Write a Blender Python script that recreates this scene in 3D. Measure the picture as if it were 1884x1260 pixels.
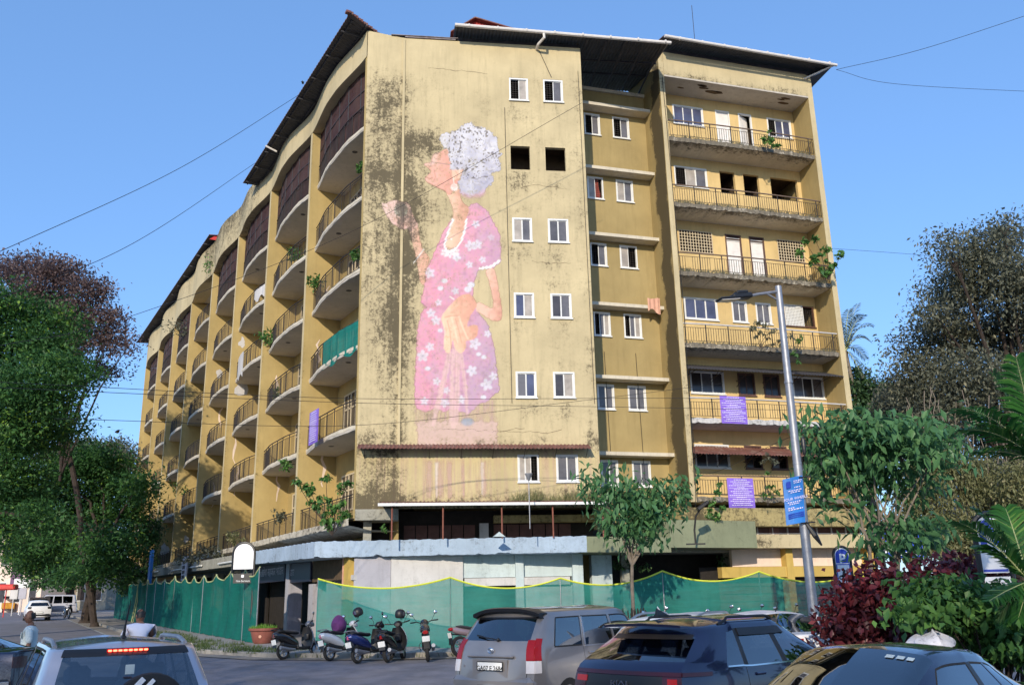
import bpy, math, random
import numpy as np
from math import sin, cos, pi, radians, sqrt, hypot
from mathutils import Matrix, Vector
for o in list(bpy.data.objects): bpy.data.objects.remove(o)
scene = bpy.context.scene
COL = scene.collection
rng = random.Random(7)
NR = np.random.RandomState(11)

# ------------------------------------------------------------------ camera, world, sun, exposure
FPX, PITCH, ROLL = 1650.26, 0.2792, -0.0214
_fw = np.array([0, cos(PITCH), sin(PITCH)]); _up = np.array([0, -sin(PITCH), cos(PITCH)]); _rt = np.array([1., 0, 0])
CR = np.array([_rt*cos(ROLL)+_up*sin(ROLL), -_rt*sin(ROLL)+_up*cos(ROLL), _fw])
CO = np.array([0, 0, 1.6])
cd = bpy.data.cameras.new('camera'); cam = bpy.data.objects.new('camera', cd); COL.objects.link(cam)
cd.sensor_width = 36; cd.sensor_fit = 'HORIZONTAL'; cd.lens = FPX/1884*36; cd.clip_end = 3000; cd.clip_start = .05
m = Matrix.Identity(4)
for i in range(3):
    m[i][0] = CR[0][i]; m[i][1] = CR[1][i]; m[i][2] = -CR[2][i]; m[i][3] = CO[i]
cam.matrix_world = m
scene.camera = cam
SUN_EL, SUN_AZ = 21.0, 192.0          # azimuth clockwise from +Y: the sun is behind the camera, a little to the left
w = bpy.data.worlds.new('World'); scene.world = w; w.use_nodes = True
nt = w.node_tree; bg = nt.nodes['Background']
sky = nt.nodes.new('ShaderNodeTexSky'); sky.sky_type = 'NISHITA'; sky.sun_disc = False
sky.sun_elevation = radians(SUN_EL); sky.sun_rotation = radians(SUN_AZ)
sky.air_density = 1.0; sky.dust_density = 0.55; sky.ozone_density = 4.5
gm = nt.nodes.new('ShaderNodeGamma'); gm.inputs[1].default_value = .86
tn = nt.nodes.new('ShaderNodeMix'); tn.data_type = 'RGBA'; tn.blend_type = 'MULTIPLY'; tn.inputs[0].default_value = 1; tn.inputs[7].default_value = (.80, .90, 1.03, 1)
nt.links.new(sky.outputs[0], gm.inputs[0]); nt.links.new(gm.outputs[0], tn.inputs[6]); hz = nt.nodes.new('ShaderNodeMix'); hz.data_type = 'RGBA'; hz.inputs[0].default_value = .38; hz.inputs[7].default_value = (.60, 1.30, 2.65, 1)
nt.links.new(tn.outputs[2], hz.inputs[6]); nt.links.new(hz.outputs[2], bg.inputs[0]); bg.inputs[1].default_value = 0.15
sl = bpy.data.lights.new('sun', 'SUN'); sl.energy = 2.05; sl.angle = radians(0.6); sl.color = (1, .88, .70)
sun = bpy.data.objects.new('sun', sl); COL.objects.link(sun)
_sd = Vector((sin(radians(SUN_AZ))*cos(radians(SUN_EL)), cos(radians(SUN_AZ))*cos(radians(SUN_EL)), sin(radians(SUN_EL))))
sun.rotation_euler = _sd.to_track_quat('Z', 'Y').to_euler(); sun.location = (0, -20, 40)
scene.view_settings.view_transform = 'Standard'; scene.view_settings.look = 'None'
scene.view_settings.exposure = 1.10; scene.view_settings.gamma = 1
scene.view_settings.use_curve_mapping = False

# ------------------------------------------------------------------ geometry helpers
def ray(x, y): return CR.T @ np.array([(x-942)/FPX, -(y-630)/FPX, 1])
def at(x, y, Y):                     # the point of the line of sight that lies Y metres away
    d = ray(x, y); return CO + d*(Y/d[1])
def at_z(x, y, z):
    d = ray(x, y); return CO + d*((z-1.6)/d[2])
def proj_px(P):
    q = (P-CO) @ CR.T; return 942+FPX*q[..., 0]/q[..., 2], 630-FPX*q[..., 1]/q[..., 2]
def gz(Y):                           # height of the gently rising ground
    if Y < 13: return -.36
    if Y < 27: return -.36+.36*(Y-13)/14
    return min(.0185*(Y-27), 1.5)
def frame(o, az):                    # facade frame: X along, Y inwards, Z up
    return Matrix(((cos(az), -sin(az), 0, o[0]), (sin(az), cos(az), 0, o[1]), (0, 0, 1, 0), (0, 0, 0, 1)))
BA = radians(7.54); BL = radians(30.26); BW = radians(16.5)
FA = frame((-5.955, 33.664), BA)                     # wall with the mural, x 0..9.35
FW = frame((7.405, 37.224), BW)                      # right wing, x 0..7.8
FL = frame((-5.955, 33.664), -(pi/2-BL))             # left side; x = -t runs away from the corner
# check: X axis of FL points from the far end to the corner

def T(x=0, y=0, z=0): return Matrix.Translation((x, y, z))
def RZ(a): return Matrix.Rotation(a, 4, 'Z')
def RX(a): return Matrix.Rotation(a, 4, 'X')
def RY(a): return Matrix.Rotation(a, 4, 'Y')

WM = {}                              # world matrix of every empty / instanced part
def link(o, parent=None):
    COL.objects.link(o)
    if parent is not None: o.parent = parent
    return o
def thing(name, label, cat, loc=(0, 0, 0), rz=0, group=None, M=None):
    o = bpy.data.objects.new(name, None); COL.objects.link(o); o.empty_display_size = .3
    Mx = M if M is not None else T(*loc) @ RZ(rz)
    o.matrix_local = Mx; WM[o.name] = Mx
    o['label'] = label; o['category'] = cat
    if group: o['group'] = group
    return o
def tag(o, label=None, cat=None, group=None, kind=None):
    if label: o['label'] = label
    if cat: o['category'] = cat
    if group: o['group'] = group
    if kind: o['kind'] = kind
    return o
def shade(me, smooth=True, angle=None):
    me.polygons.foreach_set('use_smooth', [smooth]*len(me.polygons))
    if smooth and angle:
        try: me.set_sharp_from_angle(angle=radians(angle))
        except Exception: pass

class MB:
    def __init__(s, Tm=None): s.v = []; s.f = []; s.m = []; s.T = Tm or Matrix.Identity(4); s.mi = 0
    def add(s, vs, fs, mi=None):
        b = len(s.v); Tm = s.T
        for p in vs: s.v.append(tuple(Tm @ Vector(p)))
        for q in fs: s.f.append(tuple(b+i for i in q)); s.m.append(s.mi if mi is None else mi)
        return s
    def box(s, x0, x1, y0, y1, z0, z1, mi=None):
        return s.add([(x0,y0,z0),(x1,y0,z0),(x1,y1,z0),(x0,y1,z0),(x0,y0,z1),(x1,y0,z1),(x1,y1,z1),(x0,y1,z1)],
              [(0,3,2,1),(4,5,6,7),(0,1,5,4),(1,2,6,5),(2,3,7,6),(3,0,4,7)], mi)
    def cbox(s, c, d, b=.02, Tm=None, mi=None):      # chamfered box
        hx, hy, hz = d[0]/2, d[1]/2, d[2]/2; b = min(b, hx*.9, hy*.9, hz*.9); vs = []; idx = {}
        for sx in (-1, 1):
            for sy in (-1, 1):
                for sz in (-1, 1):
                    for k in range(3):
                        p = [sx*(hx-b), sy*(hy-b), sz*(hz-b)]; p[k] = (sx*hx, sy*hy, sz*hz)[k]
                        idx[(sx, sy, sz, k)] = len(vs); q = Vector(p)
                        if Tm is not None: q = Tm @ q
                        vs.append((q[0]+c[0], q[1]+c[1], q[2]+c[2]))
        fs = []
        for k in range(3):
            a, bb = [(1, 2), (0, 2), (0, 1)][k]
            for sg in (-1, 1):
                q = []
                for u, w_ in ((-1,-1),(1,-1),(1,1),(-1,1)):
                    t = [0,0,0]; t[k] = sg; t[a] = u; t[bb] = w_; q.append(idx[(t[0],t[1],t[2],k)])
                fs.append(q)
        for k in range(3):                                # edges parallel to k
            a, bb = [(1, 2), (0, 2), (0, 1)][k]
            for u in (-1, 1):
                for w_ in (-1, 1):
                    t0 = [0,0,0]; t0[a] = u; t0[bb] = w_; t1 = t0[:]; t0[k] = -1; t1[k] = 1
                    fs.append([idx[(*t0,a)], idx[(*t1,a)], idx[(*t1,bb)], idx[(*t0,bb)]])
        for sx in (-1, 1):
            for sy in (-1, 1):
                for sz in (-1, 1): fs.append([idx[(sx,sy,sz,k)] for k in range(3)])
        return s.add(vs, fs, mi)
    def tube(s, pts, r, n=6, cap=True, mi=None):
        pts = [Vector(p) for p in pts]; N = len(pts); rs = r if isinstance(r, (list, tuple)) else [r]*N
        vs = []; fs = []; u = None
        for i, p in enumerate(pts):
            d = (pts[min(i+1, N-1)]-pts[max(i-1, 0)])
            if d.length < 1e-9: d = Vector((0, 0, 1))
            d.normalize()
            if u is None:
                u = d.orthogonal().normalized()
            else:
                u = (u-d*u.dot(d));
                u = u.normalized() if u.length > 1e-6 else d.orthogonal().normalized()
            w_ = d.cross(u)
            for k in range(n):
                a = 2*pi*k/n; vs.append(tuple(p+(u*cos(a)+w_*sin(a))*rs[i]))
        for i in range(N-1):
            for k in range(n):
                k2 = (k+1) % n; fs.append((i*n+k, i*n+k2, (i+1)*n+k2, (i+1)*n+k))
        if cap: fs.append(tuple(range(n-1, -1, -1))); fs.append(tuple((N-1)*n+k for k in range(n)))
        return s.add(vs, fs, mi)
    def lathe(s, prof, n=16, M=None, mi=None, a0=0, a1=2*pi):
        M = M or Matrix.Identity(4); full = abs(a1-a0-2*pi) < 1e-6; K = n if full else n+1; vs = []; fs = []
        for r, z in prof:
            for k in range(K):
                a = a0+(a1-a0)*k/n; vs.append(tuple(M @ Vector((r*cos(a), r*sin(a), z))))
        for i in range(len(prof)-1):
            for k in range(n):
                k2 = (k+1) % K; fs.append((i*K+k, i*K+k2, (i+1)*K+k2, (i+1)*K+k))
        return s.add(vs, fs, mi)
    def ell(s, c, r, n=12, m=8, M=None, mi=None):
        prof = [(sin(pi*i/m)+1e-4, -cos(pi*i/m)) for i in range(m+1)]
        MM = T(*c) @ (M or Matrix.Identity(4)) @ Matrix.Diagonal((r[0], r[1], r[2], 1))
        return s.lathe(prof, n, MM, mi)
    def prism(s, poly, z0, z1, mi=None):
        n = len(poly); vs = [(x, y, z0) for x, y in poly]+[(x, y, z1) for x, y in poly]
        fs = [tuple(range(n-1, -1, -1)), tuple(range(n, 2*n))]+[(i, (i+1) % n, n+(i+1) % n, n+i) for i in range(n)]
        return s.add(vs, fs, mi)
    def grid(s, P, mi=None, closed=False):
        P = np.asarray(P); a, b = P.shape[:2]; vs = P.reshape(-1, 3).tolist(); fs = []
        for i in range(a-1):
            for j in range(b-1): fs.append((i*b+j, i*b+j+1, (i+1)*b+j+1, (i+1)*b+j))
        return s.add(vs, fs, mi)
    def mesh(s, name, mats):
        me = bpy.data.meshes.new(name); me.from_pydata(s.v, [], s.f)
        for mm in (mats if isinstance(mats, (list, tuple)) else [mats]): me.materials.append(mm)
        if any(s.m): me.polygons.foreach_set('material_index', s.m)
        me.update(); return me
    def build(s, name, mats, parent=None, smooth=False, world=False, angle=40):
        if world and parent is not None:
            inv = WM[parent.name].inverted(); s.v = [tuple(inv @ Vector(p)) for p in s.v]
        me = s.mesh(name, mats)
        if smooth: shade(me, True, angle)
        o = bpy.data.objects.new(name, me); link(o, parent)
        if parent is not None and parent.name in WM: WM[o.name] = WM[parent.name]
        return o
def inst(name, me, parent, Mworld):
    o = bpy.data.objects.new(name, me); link(o, parent)
    o.matrix_local = WM[parent.name].inverted() @ Mworld; WM[o.name] = Mworld
    return o
def fast_mesh(name, V, F, mat, rnd=None, smooth=False):
    V = np.asarray(V, np.float32); F = np.asarray(F, np.int32); me = bpy.data.meshes.new(name); k = F.shape[1]
    me.vertices.add(len(V)); me.vertices.foreach_set('co', V.ravel())
    me.loops.add(F.size); me.loops.foreach_set('vertex_index', F.ravel())
    me.polygons.add(len(F)); me.polygons.foreach_set('loop_start', np.arange(0, F.size, k, dtype=np.int32))
    try: me.polygons.foreach_set('loop_total', np.full(len(F), k, np.int32))
    except Exception: pass
    me.update(calc_edges=True); me.validate(); me.materials.append(mat)
    if rnd is not None:
        at_ = me.attributes.new('rnd', 'FLOAT', 'FACE'); at_.data.foreach_set('value', np.asarray(rnd, np.float32))
    if smooth: shade(me)
    return me
_txt = {}
def text_mesh(body, size=1, extrude=0.002, ax='CENTER', ay='CENTER', bold=0):
    key = (body, size, extrude, ax, ay, bold)
    if key in _txt: return _txt[key]
    c = bpy.data.curves.new('lettering', 'FONT'); c.body = body; c.size = size; c.extrude = extrude
    c.align_x = ax; c.align_y = ay; c.offset = bold; c.resolution_u = 2
    o = bpy.data.objects.new('lettering', c); COL.objects.link(o)
    me = bpy.data.meshes.new_from_object(o.evaluated_get(bpy.context.evaluated_depsgraph_get()))
    bpy.data.objects.remove(o); bpy.data.curves.remove(c); _txt[key] = me
    return me
def text_part(body, size, mat, parent, Mlocal, name='lettering', **kw):
    me = text_mesh(body, size, **kw).copy(); me.materials.clear(); me.materials.append(mat)
    me.transform(Mlocal); o = bpy.data.objects.new(name, me); link(o, parent); return o
UPRIGHT = RX(pi/2)                   # text plane XY -> XZ, facing -Y

# ------------------------------------------------------------------ materials
def _mat(name):
    mt = bpy.data.materials.new(name); mt.use_nodes = True; n = mt.node_tree
    return mt, n, n.nodes['Principled BSDF'], n.nodes['Material Output']
def node(n, t, **kw):
    x = n.nodes.new('ShaderNode'+t)
    for k, v_ in kw.items(): setattr(x, k, v_)
    return x
def math_(n, op, a, b=None, c=None, clamp=False):
    x = node(n, 'Math', operation=op, use_clamp=clamp)
    for i, q in enumerate((a, b, c)):
        if q is None: continue
        if isinstance(q, (int, float)): x.inputs[i].default_value = q
        else: n.links.new(q, x.inputs[i])
    return x.outputs[0]
def noise(n, scale, detail=4, rough=.6, vec=None, stretch=None, dist=0):
    x = node(n, 'TexNoise'); x.inputs['Scale'].default_value = scale; x.inputs['Detail'].default_value = detail
    x.inputs['Roughness'].default_value = rough; x.inputs['Distortion'].default_value = dist
    if vec is None: vec = node(n, 'NewGeometry').outputs['Position']
    if stretch:
        mp = node(n, 'Mapping'); mp.inputs['Scale'].default_value = stretch; n.links.new(vec, mp.inputs[0]); vec = mp.outputs[0]
    n.links.new(vec, x.inputs['Vector']); return x.outputs[0]
def mix(n, f, a, b):
    x = node(n, 'Mix', data_type='RGBA')
    for i, q in ((0, f), (6, a), (7, b)):
        if isinstance(q, (int, float)): x.inputs[i].default_value = q
        elif isinstance(q, tuple): x.inputs[i].default_value = (*q[:3], 1)
        else: n.links.new(q, x.inputs[i])
    return x.outputs[2]
def ramp01(n, v_, lo, hi):           # clamped linear ramp
    return math_(n, 'DIVIDE', math_(n, 'SUBTRACT', v_, lo), hi-lo, clamp=True)
def bump(n, b, h, dist=.02, strength=.5):
    x = node(n, 'Bump'); x.inputs['Strength'].default_value = strength; x.inputs['Distance'].default_value = dist
    n.links.new(h, x.inputs['Height']); n.links.new(x.outputs[0], b.inputs['Normal'])
def mul(c, k): return tuple(min(1, x*k) for x in c)
def basic(name, col, rough=.6, metal=0, var=.25, scale=4, bmp=0, spec=.5, coat=0, dirt=None, dscale=2.5, dlo=.52, dhi=.7):
    mt, n, b, _ = _mat(name)
    v_ = noise(n, scale, 5, .65)
    c = mix(n, ramp01(n, v_, .3, .7), mul(col, 1-var), mul(col, 1+var))
    if dirt:
        dv = noise(n, dscale, 8, .7, stretch=(1, 1, .45)); c = mix(n, ramp01(n, dv, dlo, dhi), c, dirt)
    n.links.new(c, b.inputs['Base Color']); b.inputs['Roughness'].default_value = rough; b.inputs['Metallic'].default_value = metal
    b.inputs['Specular IOR Level'].default_value = spec; b.inputs['Coat Weight'].default_value = coat; b.inputs['Coat Roughness'].default_value = .04
    if bmp: bump(n, b, noise(n, scale*6, 4, .6), .02, bmp)
    return mt
def plaster(name, col, base=.0, mould_col=(.055, .045, .03), col2=None, rough=.9, vcol=False, streak=(1.6, 1.6, .16)):
    mt, n, b, out = _mat(name)
    at_ = node(n, 'Attribute', attribute_name='mould').outputs['Fac']
    big = noise(n, .55, 5, .6); fine = noise(n, 3.4, 9, .76, dist=.5); st = noise(n, 3.2, 6, .68, stretch=streak); sp = noise(n, 11, 6, .78)
    if vcol:
        ca = node(n, 'Attribute', attribute_name='paint').outputs['Color']
        hs = node(n, 'HueSaturation'); hs.inputs['Saturation'].default_value = .74; hs.inputs['Value'].default_value = .86; n.links.new(ca, hs.inputs['Color']); ca = hs.outputs[0]
        c = mix(n, ramp01(n, sp, .40, .68), mix(n, .06, ca, (.54, .46, .25)), mix(n, .36, ca, (.54, .455, .25)))
    else:
        c = mix(n, ramp01(n, big, .32, .68), mul(col, .86), mul(col, 1.1))
        c = mix(n, math_(n, 'MULTIPLY', ramp01(n, st, .5, .78) if streak[2] > .1 else ramp01(n, st, .48, .68), .5 if streak[2] > .1 else .8), c, col2 or mul(col, .66))
        c = mix(n, math_(n, 'MULTIPLY', ramp01(n, fine, .55, .75), .35), c, mul(col, 1.25))
    v_ = math_(n, 'ADD', math_(n, 'MULTIPLY', fine, .42), math_(n, 'ADD', math_(n, 'MULTIPLY', st, .20), math_(n, 'MULTIPLY', sp, .38)))
    pat = noise(n, .8, 6, .7, dist=.8)
    v_ = math_(n, 'ADD', v_, math_(n, 'MULTIPLY', math_(n, 'SUBTRACT', pat, .5), .24))
    mk = math_(n, 'ADD', v_, math_(n, 'MULTIPLY', math_(n, 'ADD', at_, base), .27))
    # soft discolouration first, hard black mould inside it
    c = mix(n, math_(n, 'MULTIPLY', ramp01(n, mk, .55, .72), .55), c, mul(col, .52))
    c = mix(n, math_(n, 'MULTIPLY', ramp01(n, mk, .63, .715), .80), c, mould_col)
    n.links.new(c, b.inputs['Base Color']); b.inputs['Roughness'].default_value = rough; b.inputs['Specular IOR Level'].default_value = .2
    bump(n, b, math_(n, 'ADD', fine, math_(n, 'MULTIPLY', mk, -.6)), .02, .35)
    if vcol:
        al = node(n, 'Attribute', attribute_name='cover').outputs['Fac']
        w_ = math_(n, 'MULTIPLY', al, math_(n, 'SUBTRACT', 1, math_(n, 'MULTIPLY', ramp01(n, sp, .63, .66), .9)))
        tr = node(n, 'BsdfTransparent'); ms = node(n, 'MixShader')
        n.links.new(w_, ms.inputs[0]); n.links.new(tr.outputs[0], ms.inputs[1]); n.links.new(b.outputs[0], ms.inputs[2]); n.links.new(ms.outputs[0], out.inputs[0])
    return mt
def leafmat(name, c1, c2, c3=None, trans=.25, rough=.5):
    mt, n, b, out = _mat(name)
    a = node(n, 'Attribute', attribute_name='rnd').outputs['Fac']
    c = mix(n, a, c1, c2)
    if c3: c = mix(n, ramp01(n, a, .80, .95), c, c3)
    big = noise(n, .6, 3, .6); c = mix(n, ramp01(n, big, .35, .65), mix(n, .2, c, (.02, .03, .016)), c)
    n.links.new(c, b.inputs['Base Color']); b.inputs['Roughness'].default_value = rough; b.inputs['Specular IOR Level'].default_value = .35
    tl = node(n, 'BsdfTranslucent'); n.links.new(c, tl.inputs[0]); ms = node(n, 'MixShader'); ms.inputs[0].default_value = trans
    n.links.new(b.outputs[0], ms.inputs[1]); n.links.new(tl.outputs[0], ms.inputs[2]); n.links.new(ms.outputs[0], out.inputs[0])
    return mt
def carglass(name, tint=(.10, .12, .13), refl=.065):
    mt, n, b, out = _mat(name)
    g_ = node(n, 'NewGeometry'); dp = node(n, 'VectorMath', operation='DOT_PRODUCT'); n.links.new(g_.outputs['Incoming'], dp.inputs[0]); n.links.new(g_.outputs['Normal'], dp.inputs[1])
    f = math_(n, 'MULTIPLY_ADD', math_(n, 'POWER', math_(n, 'SUBTRACT', 1, math_(n, 'ABSOLUTE', dp.outputs['Value']), clamp=True), 4.0), .9, refl, clamp=True)
    tr = node(n, 'BsdfTransparent'); tr.inputs[0].default_value = (*tint, 1)
    gl = node(n, 'BsdfGlossy'); gl.inputs['Roughness'].default_value = .015; gl.inputs[0].default_value = (.95, .97, 1, 1)
    ms = node(n, 'MixShader'); n.links.new(f, ms.inputs[0]); n.links.new(tr.outputs[0], ms.inputs[1]); n.links.new(gl.outputs[0], ms.inputs[2])
    n.links.new(ms.outputs[0], out.inputs[0]); return mt
def netmat(name, col, cover, dirt):
    mt, n, b, out = _mat(name)
    pos = node(n, 'NewGeometry').outputs['Position']
    v1 = noise(n, .9, 6, .65); v2 = noise(n, 2.2, 4, .6, stretch=(.5, .5, 5))
    c = mix(n, ramp01(n, v1, .35, .7), col, dirt); c = mix(n, math_(n, 'MULTIPLY', ramp01(n, v2, .5, .75), .35), c, mul(col, 1.5))
    n.links.new(c, b.inputs['Base Color']); b.inputs['Roughness'].default_value = .75; b.inputs['Specular IOR Level'].default_value = .25
    tl = node(n, 'BsdfTranslucent'); n.links.new(c, tl.inputs[0]); m1 = node(n, 'MixShader'); m1.inputs[0].default_value = .35
    n.links.new(b.outputs[0], m1.inputs[1]); n.links.new(tl.outputs[0], m1.inputs[2])
    tr = node(n, 'BsdfTransparent'); m2 = node(n, 'MixShader')
    n.links.new(math_(n, 'MULTIPLY_ADD', ramp01(n, v2, .3, .7), .12, cover-.06), m2.inputs[0])
    n.links.new(tr.outputs[0], m2.inputs[1]); n.links.new(m1.outputs[0], m2.inputs[2]); n.links.new(m2.outputs[0], out.inputs[0])
    return mt
def emissive(name, col, s):
    mt, n, b, out = _mat(name); b.inputs['Base Color'].default_value = (*col, 1)
    b.inputs['Emission Color'].default_value = (*col, 1); b.inputs['Emission Strength'].default_value = s; return mt
def flat(name, col, rough=.5, metal=0, coat=0, spec=.5):
    return basic(name, col, rough, metal, .06, 6, 0, spec, coat)

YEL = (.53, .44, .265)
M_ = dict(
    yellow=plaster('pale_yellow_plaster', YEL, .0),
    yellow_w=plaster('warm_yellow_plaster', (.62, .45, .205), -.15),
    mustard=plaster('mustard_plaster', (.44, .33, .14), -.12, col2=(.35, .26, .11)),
    olive=plaster('ochre_and_side_shade_plaster', (.36, .275, .125), -.10),
    soffit=plaster('soffit_plaster', (.50, .46, .40), .12),
    slab=plaster('weathered_slab_edge', (.62, .56, .45), .2, mould_col=(.09, .075, .055)),
    beam=plaster('stained_beam_plaster', (.42, .34, .16), .45),
    green=plaster('green_grey_canopy_paint', (.25, .27, .17), .22),
    blue=plaster('pale_blue_canopy_paint', (.36, .45, .56), .3, col2=(.26, .30, .34), mould_col=(.12, .11, .10)),
    stained=plaster('rain_stained_plaster', (.53, .44, .245), -.05, col2=(.46, .31, .25), streak=(2.2, 2.2, .06)),
    concrete=plaster('old_concrete', (.34, .33, .28), .35),
    wallwhite=plaster('old_white_plaster', (.56, .54, .53), .16, mould_col=(.10, .11, .09)),
    walllilac=plaster('grey_lilac_plaster', (.42, .41, .46), .18),
    wallblue=plaster('pale_aqua_plaster', (.50, .58, .60), .2, mould_col=(.11, .12, .10)),
    pinkw=plaster('pinkish_white_plaster', (.74, .60, .50), -.1),
    ochre=plaster('ochre_beam', (.52, .36, .10), .0),
    mural=plaster('mural_paint', (.6, .5, .2), -.02, vcol=True, mould_col=(.09, .07, .07)),
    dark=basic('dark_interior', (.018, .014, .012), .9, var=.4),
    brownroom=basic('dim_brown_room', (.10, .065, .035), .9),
    brownpanel=basic('brown_shutter', (.10, .04, .03), .7),
    white=basic('white_window_paint', (.72, .72, .70), .45, var=.06),
    wdoor=basic('white_door_paint', (.74, .70, .66), .5, var=.08, dirt=(.4, .34, .28), dlo=.6, dhi=.8),
    cream=basic('cream_joinery', (.60, .50, .34), .6, var=.1),
    brownfr=basic('brown_window_frame', (.10, .05, .035), .5),
    pane=basic('grey_window_pane', (.12, .115, .125), .16, var=.35, scale=1.3),
    paneb=basic('bluish_window_pane', (.075, .085, .15), .1, var=.35, scale=1.1),
    panec=basic('curtained_pane', (.36, .32, .28), .3, var=.3, scale=2),
    paned=basic('dark_window_pane', (.05, .045, .048), .14, var=.4, scale=1.2),
    curtain=basic('red_curtain', (.35, .07, .05), .8),
    iron=basic('rusty_dark_iron', (.05, .032, .026), .75, .2, var=.4, scale=8),
    irond=basic('dark_railing_paint', (.035, .028, .026), .7, .1),
    rail=basic('weathered_rail', (.16, .11, .08), .8),
    screen=netmat('brown_balcony_screen', (.085, .042, .045), .84, (.14, .085, .075)),
    tile=basic('red_brown_corrugated_sheet', (.16, .065, .05), .8, var=.35, scale=2, dirt=(.28, .2, .16)),
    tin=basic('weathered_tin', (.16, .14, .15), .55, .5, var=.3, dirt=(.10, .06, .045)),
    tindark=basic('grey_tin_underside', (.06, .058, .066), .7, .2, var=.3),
    redtin=basic('bright_red_tin', (.55, .04, .03), .55, var=.15),
    rust=basic('rust_brown_post', (.22, .075, .05), .8),
    gutter=basic('off_white_gutter', (.66, .62, .58), .5, var=.08, dirt=(.4, .32, .25), dlo=.6, dhi=.8),
    net=netmat('green_shade_net', (.022, .235, .195), .74, (.05, .33, .275)),
    netd=netmat('dense_green_shade_net', (.005, .15, .12), .93, (.012, .20, .16)),
    netrim=flat('yellow_net_rope', (.62, .66, .05), .6),
    paleedge=flat('pale_net_hem', (.42, .46, .22), .7),
    asphalt=basic('asphalt', (.185, .175, .195), .85, var=.22, scale=1.6, bmp=.6, dirt=(.125, .12, .128), dscale=.5),
    dirtg=basic('sandy_verge', (.25, .215, .18), .95, var=.35, scale=2.5, bmp=.6),
    pave=basic('grey_paving', (.30, .275, .265), .9, var=.2, scale=3, bmp=.3, dirt=(.1, .09, .07)),
    kerb=basic('kerb_concrete', (.27, .25, .22), .9, var=.25, scale=3, bmp=.4, dirt=(.09, .08, .06)),
    line=basic('worn_line_paint', (.5, .5, .48), .8, var=.2, dirt=(.09, .088, .09), dlo=.45, dhi=.6),
    steel=basic('galvanised_steel', (.30, .31, .34), .5, .6, var=.18, scale=6),
    black=flat('black_plastic', (.012, .012, .014), .45),
    rubber=basic('tyre_rubber', (.018, .017, .017), .85, var=.2),
    chrome=flat('chrome', (.75, .75, .76), .12, 1),
    alloy=flat('grey_alloy', (.42, .42, .44), .35, .8),
    whitep=flat('sign_white', (.80, .80, .82), .45),
    platew=flat('number_plate_white', (.78, .78, .76), .5),
    ink=flat('black_ink', (.015, .015, .018), .6),
    signblue=flat('sign_blue', (.02, .06, .45), .45),
    skyblue=basic('banner_blue', (.03, .20, .60), .5, var=.1),
    purple=basic('banner_purple', (.235, .135, .60), .6, var=.12, scale=1.5),
    lilac=flat('banner_print', (.78, .72, .92), .6),
    glassc=carglass('car_glass', (.16, .19, .22), .20),
    glassl=carglass('clear_car_glass', (.50, .56, .60), .17),
    glassd=carglass('dark_car_glass', (.05, .055, .06)),
    redlens=flat('red_lamp_lens', (.30, .007, .008), .25, coat=.25, spec=.3),
    whitelens=flat('clear_lamp_lens', (.66, .62, .62), .1, coat=1),
    seat=basic('grey_seat_fabric', (.20, .22, .28), .8),
    seatd=basic('dark_seat_fabric', (.03, .03, .035), .8),
    skin=basic('brown_skin', (.21, .095, .055), .55, var=.1),
    hair=basic('black_hair', (.012, .010, .010), .6),
    shirtg=basic('pale_mint_shirt', (.58, .66, .66), .8, var=.06, bmp=.2),
    shirtw=basic('white_shirt', (.68, .68, .78), .8, var=.06, bmp=.2),
    trouser=basic('dark_trousers', (.025, .026, .035), .8),
    violet=basic('violet_fabric', (.14, .035, .15), .85, var=.25, bmp=.3),
    bark=basic('brown_bark', (.042, .03, .024), .95, var=.4, scale=5, bmp=.8),
    barkg=basic('grey_bark', (.20, .165, .13), .95, var=.3, scale=5, bmp=.6),
    terra=basic('terracotta', (.23, .075, .055), .8, var=.2),
    wire=flat('black_cable', (.012, .012, .013), .7),
    cloth=basic('peach_cloth', (.62, .34, .24), .85, var=.15),
    tarp=netmat('teal_tarp', (.01, .20, .17), .93, (.02, .27, .23)),
)
L_ = dict(
    dark=leafmat('dark_leaves', (.035, .08, .035), (.08, .16, .055), (.13, .24, .07), .3),
    rain=leafmat('feathery_green_leaves', (.035, .105, .04), (.10, .24, .055), (.30, .48, .06), .42),  # lime third tone stands in for bright highlights in the crowns
    mid=leafmat('mid_green_leaves', (.05, .14, .04), (.12, .27, .06), (.20, .40, .09), .3),
    big=leafmat('broad_green_leaves', (.06, .165, .07), (.13, .29, .11), (.24, .42, .17), .35, .4),
    dull=leafmat('dull_olive_leaves', (.11, .125, .09), (.22, .22, .15), (.36, .34, .22), .4),
    purplish=leafmat('brownish_leaves', (.13, .085, .09), (.21, .15, .14), (.26, .14, .12), .35),
    vine=leafmat('sunlit_vine_leaves', (.14, .16, .07), (.32, .31, .15), (.46, .42, .24), .4),
    palm=leafmat('palm_leaflets', (.03, .12, .03), (.07, .24, .045), (.2, .36, .08), .35, .38),
    red=leafmat('maroon_leaves', (.06, .014, .022), (.20, .028, .04), (.32, .10, .08), .2, .4),
    lime=leafmat('lime_grass', (.10, .24, .03), (.19, .38, .05), (.25, .45, .08)),
    grass=leafmat('short_grass', (.04, .075, .015), (.09, .14, .03), (.16, .16, .06)),
    coco=leafmat('coconut_leaflets', (.04, .06, .03), (.09, .11, .05), (.2, .19, .1)),
)
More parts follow.
